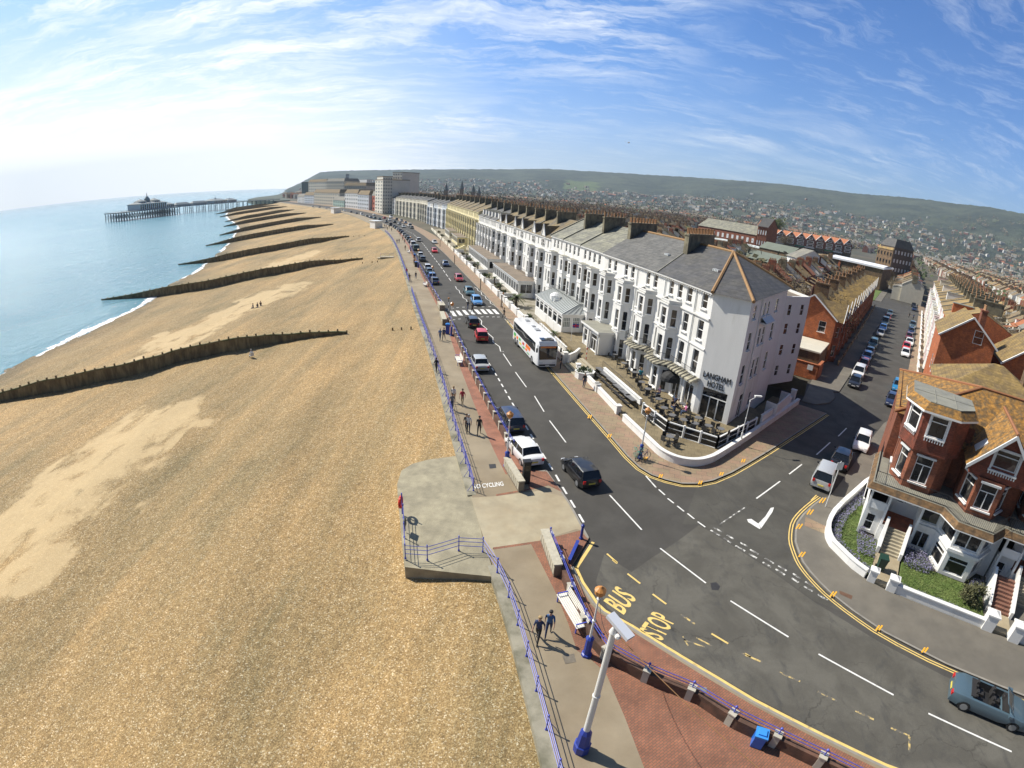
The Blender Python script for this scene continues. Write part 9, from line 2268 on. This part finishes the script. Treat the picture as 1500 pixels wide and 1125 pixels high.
# ================================================================== PEOPLE AND TERRACE FURNITURE
M_skin = mat('skin', (.50, .30, .21), .6); M_shoe = mat('shoe', (.03, .025, .022), .6); M_hair = {'brown': mat('hair_brown', (.07, .04, .02), .7), 'black': mat('hair_black', (.015, .012, .01), .7), 'grey': mat('hair_grey', (.35, .33, .30), .8), 'fair': mat('hair_fair', (.35, .24, .11), .7)}
CLO = {n: mat('cloth_'+n, c, .85) for n, c in dict(black=(.025, .025, .028), navy=(.03, .045, .11), white=(.68, .68, .66), grey=(.16, .165, .17), blue=(.06, .13, .28), red=(.42, .03, .05), jeans=(.07, .11, .20), beige=(.42, .34, .22), pink=(.55, .16, .30), teal=(.03, .26, .32), brown=(.10, .06, .035), plaid=(.10, .06, .10)).items()}
def figure_mesh(pose):
 J = {}; E_ = []
 def j(n, p, r, par=None, kind='top'): J[n] = (p, r, kind); 
 sit = pose == 'sit'; sw = {'stand': 0, 'walk': .30, 'walk2': -.30, 'sit': 0, 'lean': .08}[pose]
 hz = .50 if sit else .92
 P = {'pel': (0, 0, hz, .125, 'leg'), 'sp': (.01, 0, hz+.22, .115, 'top'), 'ch': (.02, 0, hz+.40, .135, 'top'), 'nk': (.02, 0, hz+.56, .055, 'skin'), 'hd0': (.04, 0, hz+.64, .075, 'skin'), 'hd': (.045, 0, hz+.72, .090, 'skin'), 'hd1': (.035, 0, hz+.79, .070, 'skin'), 'nose': (.135, 0, hz+.70, .014, 'skin')}
 ed = [('pel', 'sp'), ('sp', 'ch'), ('ch', 'nk'), ('nk', 'hd0'), ('hd0', 'hd'), ('hd', 'hd1'), ('hd', 'nose')]
 for s, nm in ((1, 'L'), (-1, 'R')):
  f = sw*s
  P['hip'+nm] = (0, s*.09, hz-.03, .095, 'leg')
  if sit: P['kn'+nm] = (.42, s*.11, hz-.02, .062, 'leg'); P['an'+nm] = (.44, s*.11, .09, .042, 'leg'); P['to'+nm] = (.58, s*.12, .035, .035, 'shoe')
  else: P['kn'+nm] = (f*.55+.03, s*.095, .49+abs(f)*.02, .062, 'leg'); P['an'+nm] = (f*1.0-(.04 if f < 0 else 0), s*.095, .09+(.06 if f < 0 else 0), .042, 'leg'); P['to'+nm] = (f*1.0+.14, s*.105, .035, .034, 'shoe')
  P['sh'+nm] = (.01, s*.175, hz+.46, .062, 'top')
  if sit: P['el'+nm] = (.12, s*.23, hz+.20, .044, 'top'); P['wr'+nm] = (.33, s*.16, hz+.20, .028, 'skin')
  else: P['el'+nm] = (-f*.35, s*.235, hz+.20, .044, 'top'); P['wr'+nm] = (-f*.65+.08, s*.245, hz-.02, .028, 'skin')
  wx, wy, wz = P['wr'+nm][:3]; dz = 0 if sit else -1; dx = 1 if sit else .15
  P['pa'+nm] = (wx+.06*dx, wy, wz+.07*dz, .030, 'skin')
  ed += [('pel', 'hip'+nm), ('hip'+nm, 'kn'+nm), ('kn'+nm, 'an'+nm), ('an'+nm, 'to'+nm), ('ch', 'sh'+nm), ('sh'+nm, 'el'+nm), ('el'+nm, 'wr'+nm), ('wr'+nm, 'pa'+nm)]
  for q, (o, l) in enumerate(((-.027, .075), (-.009, .085), (.009, .08), (.027, .062))):
   P[f'f{q}'+nm] = (wx+.06*dx+l*dx+.01*(1-dx), wy+(o if sit else o*.3), wz+.07*dz+l*dz*.9+(0 if sit else 0)-.01+(0 if sit else o*0), .0085, 'skin'); P[f'f{q}'+nm] = tuple(P[f'f{q}'+nm][:1])+P[f'f{q}'+nm][1:] if sit else (wx+.009+o*.9, wy-.012*s, wz-.07-l, .0085, 'skin')
   ed.append(('pa'+nm, f'f{q}'+nm))
  P['th'+nm] = (wx+.055*dx+.035, wy-.035*s, wz+.045*dz-.02, .010, 'skin'); ed.append(('pa'+nm, 'th'+nm))
 names = list(P); idx = {n: i for i, n in enumerate(names)}
 me = bpy.data.meshes.new('sk'); me.from_pydata([P[n][:3] for n in names], [(idx[a], idx[b]) for a, b in ed], []); me.update()
 o = bpy.data.objects.new('sk', me); COL.objects.link(o); m = o.modifiers.new('s', 'SKIN'); m.use_smooth_shade = True
 for i, n in enumerate(names):
  v = me.skin_vertices[0].data[i]; v.radius = (P[n][3], P[n][3]); v.use_root = (n == 'pel')
 sb = o.modifiers.new('u', 'SUBSURF'); sb.levels = 1; sb.render_levels = 1
 dg = bpy.context.evaluated_depsgraph_get(); out = bpy.data.meshes.new_from_object(o.evaluated_get(dg)); bpy.data.objects.remove(o)
 order = ['skin', 'top', 'leg', 'shoe']; segs = [(np.array(P[a][:3]), np.array(P[b][:3]), P[b][4] if P[b][4] != 'leg' or P[a][4] != 'top' else 'top') for a, b in ed]
 segs = [(a, b, 'top' if k == 'skin' and abs(a[2]-(hz+.40)) < .01 else k) for a, b, k in segs]
 out.materials.clear()
 for i in range(4): out.materials.append(None)
 mi = []
 for p in out.polygons:
  c = np.array(p.center[:]); best = (1e9, 'top')
  for a, b, k in segs:
   e = b-a; t = max(0, min(1, float((c-a)@e/(e@e+1e-9)))); d = float(np.linalg.norm(c-a-e*t))
   if d < best[0]: best = (d, k)
  mi.append(order.index(best[1]))
 out.polygons.foreach_set('material_index', mi); out.update(); return out, hz
FIG = {p: figure_mesh(p) for p in ('stand', 'walk', 'walk2', 'sit')}
FCACHE = {}; HCACHE = {}
def person(x, y, z, ang, pose, top, leg, label, hair='brown', group=None, s=1.0):
 me, hz = FIG[pose]; k = (pose, top, leg)
 if k not in FCACHE:
  m = me.copy()
  for i, mm in enumerate((M_skin, CLO[top], CLO[leg], M_shoe)): m.materials[i] = mm
  FCACHE[k] = m
 t = inst(FCACHE[k], 'person', None, (x, y, z), ang, label=label, cat='person', group=group); t.scale = (s, s, s)
 if (hair, hz) not in HCACHE:
  h = MB(); h.lathe([(.098, 0), (.104, .045), (.088, .092), (.045, .118), (.01, .124)], (.022, 0, hz+.735), 12); h.box(-.075, -.02, -.07, .07, hz+.62, hz+.76); HCACHE[(hair, hz)] = h.mesh('hair', [M_hair[hair]], True)
 inst(HCACHE[(hair, hz)], 'hair', t); return t
def pp(px, py, ang, pose, top, leg, label, hair='brown', group=None, z=0.0, s=1.0):
 g = G(px, py, z); return person(g[0], g[1], z, radians(ang), pose, top, leg, label, hair, group, s)
pp(787, 938.5, -110, 'walk', 'navy', 'black', 'person in dark navy jacket walking near the long white bench, nearer the rail', 'fair')
pp(802.5, 930, -100, 'walk2', 'blue', 'navy', 'person in blue top and dark trousers walking beside the navy-jacketed one', 'black')
pp(686, 634, -95, 'stand', 'white', 'navy', 'person in white top with dark bag by the blue railing', 'grey')
pp(683, 633, -95, 'walk', 'black', 'black', 'person in black beside the white-topped one at the blue railing', 'brown')
pp(701.5, 636.5, -90, 'walk2', 'black', 'black', 'person in black walking alone abreast of the dark estate car', 'black')
pp(662, 601, -95, 'walk', 'grey', 'navy', 'person in grey top walking near the rail behind another', 'brown')
pp(664, 590, -95, 'walk2', 'white', 'beige', 'person in pale top slightly ahead near the rail', 'fair')
pp(677, 594, -95, 'walk', 'red', 'beige', 'person in red and dark top walking on the promenade', 'brown')
pp(639, 545.5, 80, 'walk', 'black', 'black', 'lone person in black by the rail opposite the silver car', 'brown')
pp(644.5, 499, -100, 'walk', 'blue', 'jeans', 'person in pale blue jacket of the couple near the dark blue bin', 'grey'); pp(650, 498, -100, 'walk2', 'navy', 'black', 'person in navy jacket of the couple near the dark blue bin', 'brown')
pp(685, 454, 60, 'walk', 'black', 'navy', 'person in dark clothes halfway over the zebra crossing, left one', 'black'); pp(691.5, 459, 60, 'walk2', 'black', 'black', 'person in black halfway over the zebra crossing, right one', 'brown')
pp(738, 466, 200, 'walk', 'black', 'black', 'person in black stepping off the inland kerb beside the coach', 'brown')
pp(855, 568, -70, 'stand', 'black', 'navy', 'person in black jacket standing on the pavement below the hotel steps', 'grey')
pp(821, 541, 160, 'stand', 'black', 'black', 'person in black waiting at the coach door', 'black')
for k, (x, y, a, c) in enumerate([(595.5, 403, 90, 'red'), (609, 409, -90, 'black'), (599.5, 412, 90, 'brown'), (581.5, 357, 90, 'navy'), (584.5, 356.5, -90, 'black'), (593.5, 367, 90, 'brown'), (590, 352, 90, 'brown'), (592.5, 357, -90, 'beige'), (567.5, 337.5, 90, 'black'), (563, 333, 90, 'beige'), (565.5, 334, -90, 'red'), (570, 335, 90, 'black'), (573.5, 339, -90, 'grey'), (586, 346, 90, 'brown'), (558.5, 331, 90, 'navy'), (606.5, 388, 90, 'black')]):
 pp(x, y, a, ['walk', 'walk2', 'stand'][k % 3], c, ['black', 'jeans', 'beige'][k % 3], f'small far-off person in {c} on the promenade, {_ord[k]} past the zebra crossing', 'brown', 'far-off walkers on the promenade')
for k, (x, y, c) in enumerate([(1319, 480, 'black'), (1325, 482.5, 'navy'), (1331, 466, 'black')]): pp(x+12, y-14, 40, ['walk', 'stand', 'walk2'][k], c, 'black', f'{_ord[k]} small person on the sunny side street pavement', 'black', 'people on the side street pavement')
# beach: people sitting, angler's chair
for k, (x, y, t_, c) in enumerate([(371, 451, 'sit', 'grey'), (377.5, 450, 'sit', 'black'), (382, 447.5, 'sit', 'brown')]):
 g = GB(x, y); person(g[0], g[1], g[2]-.42, radians(-120+30*k), t_, c, 'jeans', f'person in {c} sitting on the shingle between the first two groynes', 'brown', 'people sitting on the beach')
g = GB(369, 524); person(g[0], g[1], g[2]-.12, radians(150), 'sit', 'white', 'grey', 'person in white sitting on a folding chair by the nearest groyne', 'grey')
t = thing('folding_chair', (g[0]-.05, g[1], g[2]-.05), radians(150), label='pale folding chair under the sitter by the nearest groyne', cat='chair'); MB().box(-.25, .25, -.25, .25, .36, .40).build('seat', [CLO['white']], t); MB().box(-.28, -.24, -.25, .25, .4, .85).build('backrest', [CLO['white']], t)
for x, y in ((-.22, -.22), (-.22, .22), (.22, -.22), (.22, .22)): MB().tube((x, y, -.1), (x, y, .36), .02, n=5).build('leg', [M_rim], t)
g = GB(428, 309.5)
# hotel terrace furniture
M_rattan = mat('dark_rattan', (.028, .025, .022), .7, .2, 8); M_ttop = mat('table_top', (.15, .15, .155), .4, .1, 5)
TB = (MB().tube((0, 0, .70), (0, 0, .73), .38, n=14).mesh('table_top', [M_ttop]), MB().tube((0, 0, 0), (0, 0, .70), .035, n=6).tube((0, 0, 0), (0, 0, .03), .24, n=8).mesh('pedestal', [M_black]))
CB_ = [('seat', MB().box(-.23, .23, -.22, .22, .40, .45).mesh('seat', [M_rattan])), ('backrest', MB().box(-.23, .23, .19, .23, .45, .84).mesh('backrest', [M_rattan]))]+[('leg', MB().tube((x, y, 0), (x, y, .40), .018, n=5).mesh('leg', [M_rim])) for x in (-.2, .2) for y in (-.19, .2)]
z6p = lambda x, y: (820+x/3.408, 330+y/3.408)
spots = [(275, 655), (320, 700), (372, 745), (408, 795), (440, 830), (492, 880), (520, 925), (560, 962), (618, 985), (672, 1003), (740, 1015), (800, 1030), (612, 905), (690, 975)]
nth = _ord
for k, q in enumerate(spots):
 g = G(*z6p(*q), .8+.4); t = thing('terrace_table', (g[0], g[1], .8), label=f'{nth[k]} round dark table of the upper hotel terrace, counted from the entrance porch', cat='table', group='tables on the upper hotel terrace'); inst(TB[0], 'table_top', t); inst(TB[1], 'pedestal', t)
 for j in range(3 if k % 2 else 4):
  a = j*2*pi/(3 if k % 2 else 4)+k*.7; c = thing('terrace_chair', (g[0]+cos(a)*.62, g[1]+sin(a)*.62, .8), a-pi/2+R.gauss(0, .2), label=f'dark chair round the {nth[k]} table of the upper hotel terrace', cat='chair', group=f'chairs round the {nth[k]} terrace table')
  for nm, me in CB_: inst(me, nm, c)
for k, q in enumerate([(545, 1085), (590, 1060)]):
 g = G(*z6p(*q), .3); 
 if k == 0:
  t = thing('terrace_table', (g[0], g[1], PZ), label='round dark table alone on the lower corner forecourt', cat='table'); inst(TB[0], 'table_top', t); inst(TB[1], 'pedestal', t)
  for j in range(4):
   a = j*pi/2+.4; c = thing('terrace_chair', (g[0]+cos(a)*.62, g[1]+sin(a)*.62, PZ), a-pi/2, label='dark chair round the lone table on the lower forecourt', cat='chair', group='chairs round the lone lower table')
   for nm, me in CB_: inst(me, nm, c)
def picnic(c, rz, label, grp='picnic tables beside the hotel front wall', z=PZ):
 t = thing('picnic_table', (c[0], c[1], z), rz, label=label, cat='picnic table', group=grp); MB().box(-.85, .85, -.36, .36, .72, .77).build('table_top', [M_ttop], t)
 for s in (-1, 1): MB().box(-.85, .85, s*.72-.14, s*.72+.14, .43, .47).build('bench', [M_rattan], t); MB().tube((s*.6, -.74, .40), (s*.6, .74, .40), .035, n=5).tube((s*.6, -.60, 0), (s*.6, -.2, .72), .035, n=5).tube((s*.6, .60, 0), (s*.6, .2, .72), .035, n=5).build('frame', [M_black], t)
for k, q in enumerate([(205, 735), (232, 762), (262, 790), (295, 822), (325, 850), (352, 876)]):
 g = G(*z6p(*q), .6); picnic(g, fa+.1+pi*.0, f'{nth[k]} black picnic table in the row below the white rail, from the steps')
g = G(*z6p(465, 960), .5); picnic(g, fa, 'black picnic table alone on the lower forecourt beside the steps gap', 'lone picnic table')
for k, (q, a, c, h) in enumerate([((405, 745), 90, 'teal', 'fair'), ((498, 835), 200, 'plaid', 'brown'), ((575, 885), 40, 'navy', 'brown'), ((590, 900), 200, 'beige', 'grey'), ((630, 925), 180, 'pink', 'fair'), ((560, 900), -60, 'black', 'brown'), ((395, 740), -30, 'white', 'grey')]):
 g = G(*z6p(*q), 1.3); person(g[0], g[1], .8-.04, radians(a), 'sit', c, 'jeans', f'person in {c.replace("plaid", "purple-brown")} sitting at a table on the upper hotel terrace', h)
# union flag on a small pole by the ramp, red-white barrier pole
g = Up(24.6, -4.4); t = thing('flag_pole', (g[0], g[1], .8), label='short flagpole with a red, white and blue flag by the conservatory', cat='flag'); MB().tube((0, 0, 0), (0, 0, 2.6), .03, n=6).build('pole', [M_paint], t)
fb_ = MB(); fb_.box(0, .9, -.01, .01, 1.9, 2.45, 0); fb_.box(0, .9, -.02, .02, 2.10, 2.24, 1); fb_.box(.38, .52, -.022, .022, 1.9, 2.45, 1); fb_.build('flag', [mat('flag_blue', (.02, .04, .25), .8), mat('flag_red', (.6, .03, .05), .8)], t)
g = Up(16.6, -5.2); t = thing('striped_pole', (g[0], g[1], .8), label='red and white striped pole beside the hotel entrance steps', cat='pole')
for j in range(5): MB().tube((0, 0, j*.3), (0, 0, j*.3+.299), .05, n=6).build('band', [[mat('pole_red', (.6, .04, .04), .6), M_paint][j % 2]], t)
# gulls
for k, (x, y, d, s) in enumerate([(921, 209, 60, 1.0), (1380, 205, 90, 1.0), (916, 208, 70, .7)]):
 w = ray(x, y)*d; t = thing('gull', (w[0], w[1], CH+w[2]), .6*k, label=['white gull gliding above the seafront roofs', 'distant gull high over the right side of town', 'smaller gull beside the first over the seafront roofs'][k], cat='bird', group='gulls')
 t.scale = (s*.6,)*3; MB().lathe([(.01, -.25), (.08, -.1), (.09, .05), (.03, .25)], n=6).build('body', [M_paint], t).rotation_euler = (0, pi/2, 0)
 for q in (-1, 1): MB().face([(.06, 0, .05), (.10, q*.35, .18), (0, q*.75, .08), (-.06, q*.35, .14), (-.08, 0, .05)]).build('wing', [M_paintg], t)
# slight sea haze over the whole place
def haze():
 m = bpy.data.materials.new('haze'); m.use_nodes = True; nt = m.node_tree; nt.nodes.remove(nt.nodes['Principled BSDF'])
 v = nd(nt, 'ShaderNodeVolumePrincipled'); v.inputs['Density'].default_value = HAZE; v.inputs['Color'].default_value = (.72, .87, 1.0, 1); v.inputs['Anisotropy'].default_value = .1
 lk(nt, v.outputs[0], nt.nodes['Material Output'].inputs['Volume'])
 o = MB().box(-9000, 7000, -1500, 7400, -9, 620).build('haze', [m], kind='stuff'); return o
HAZE = 1.05e-4
haze()
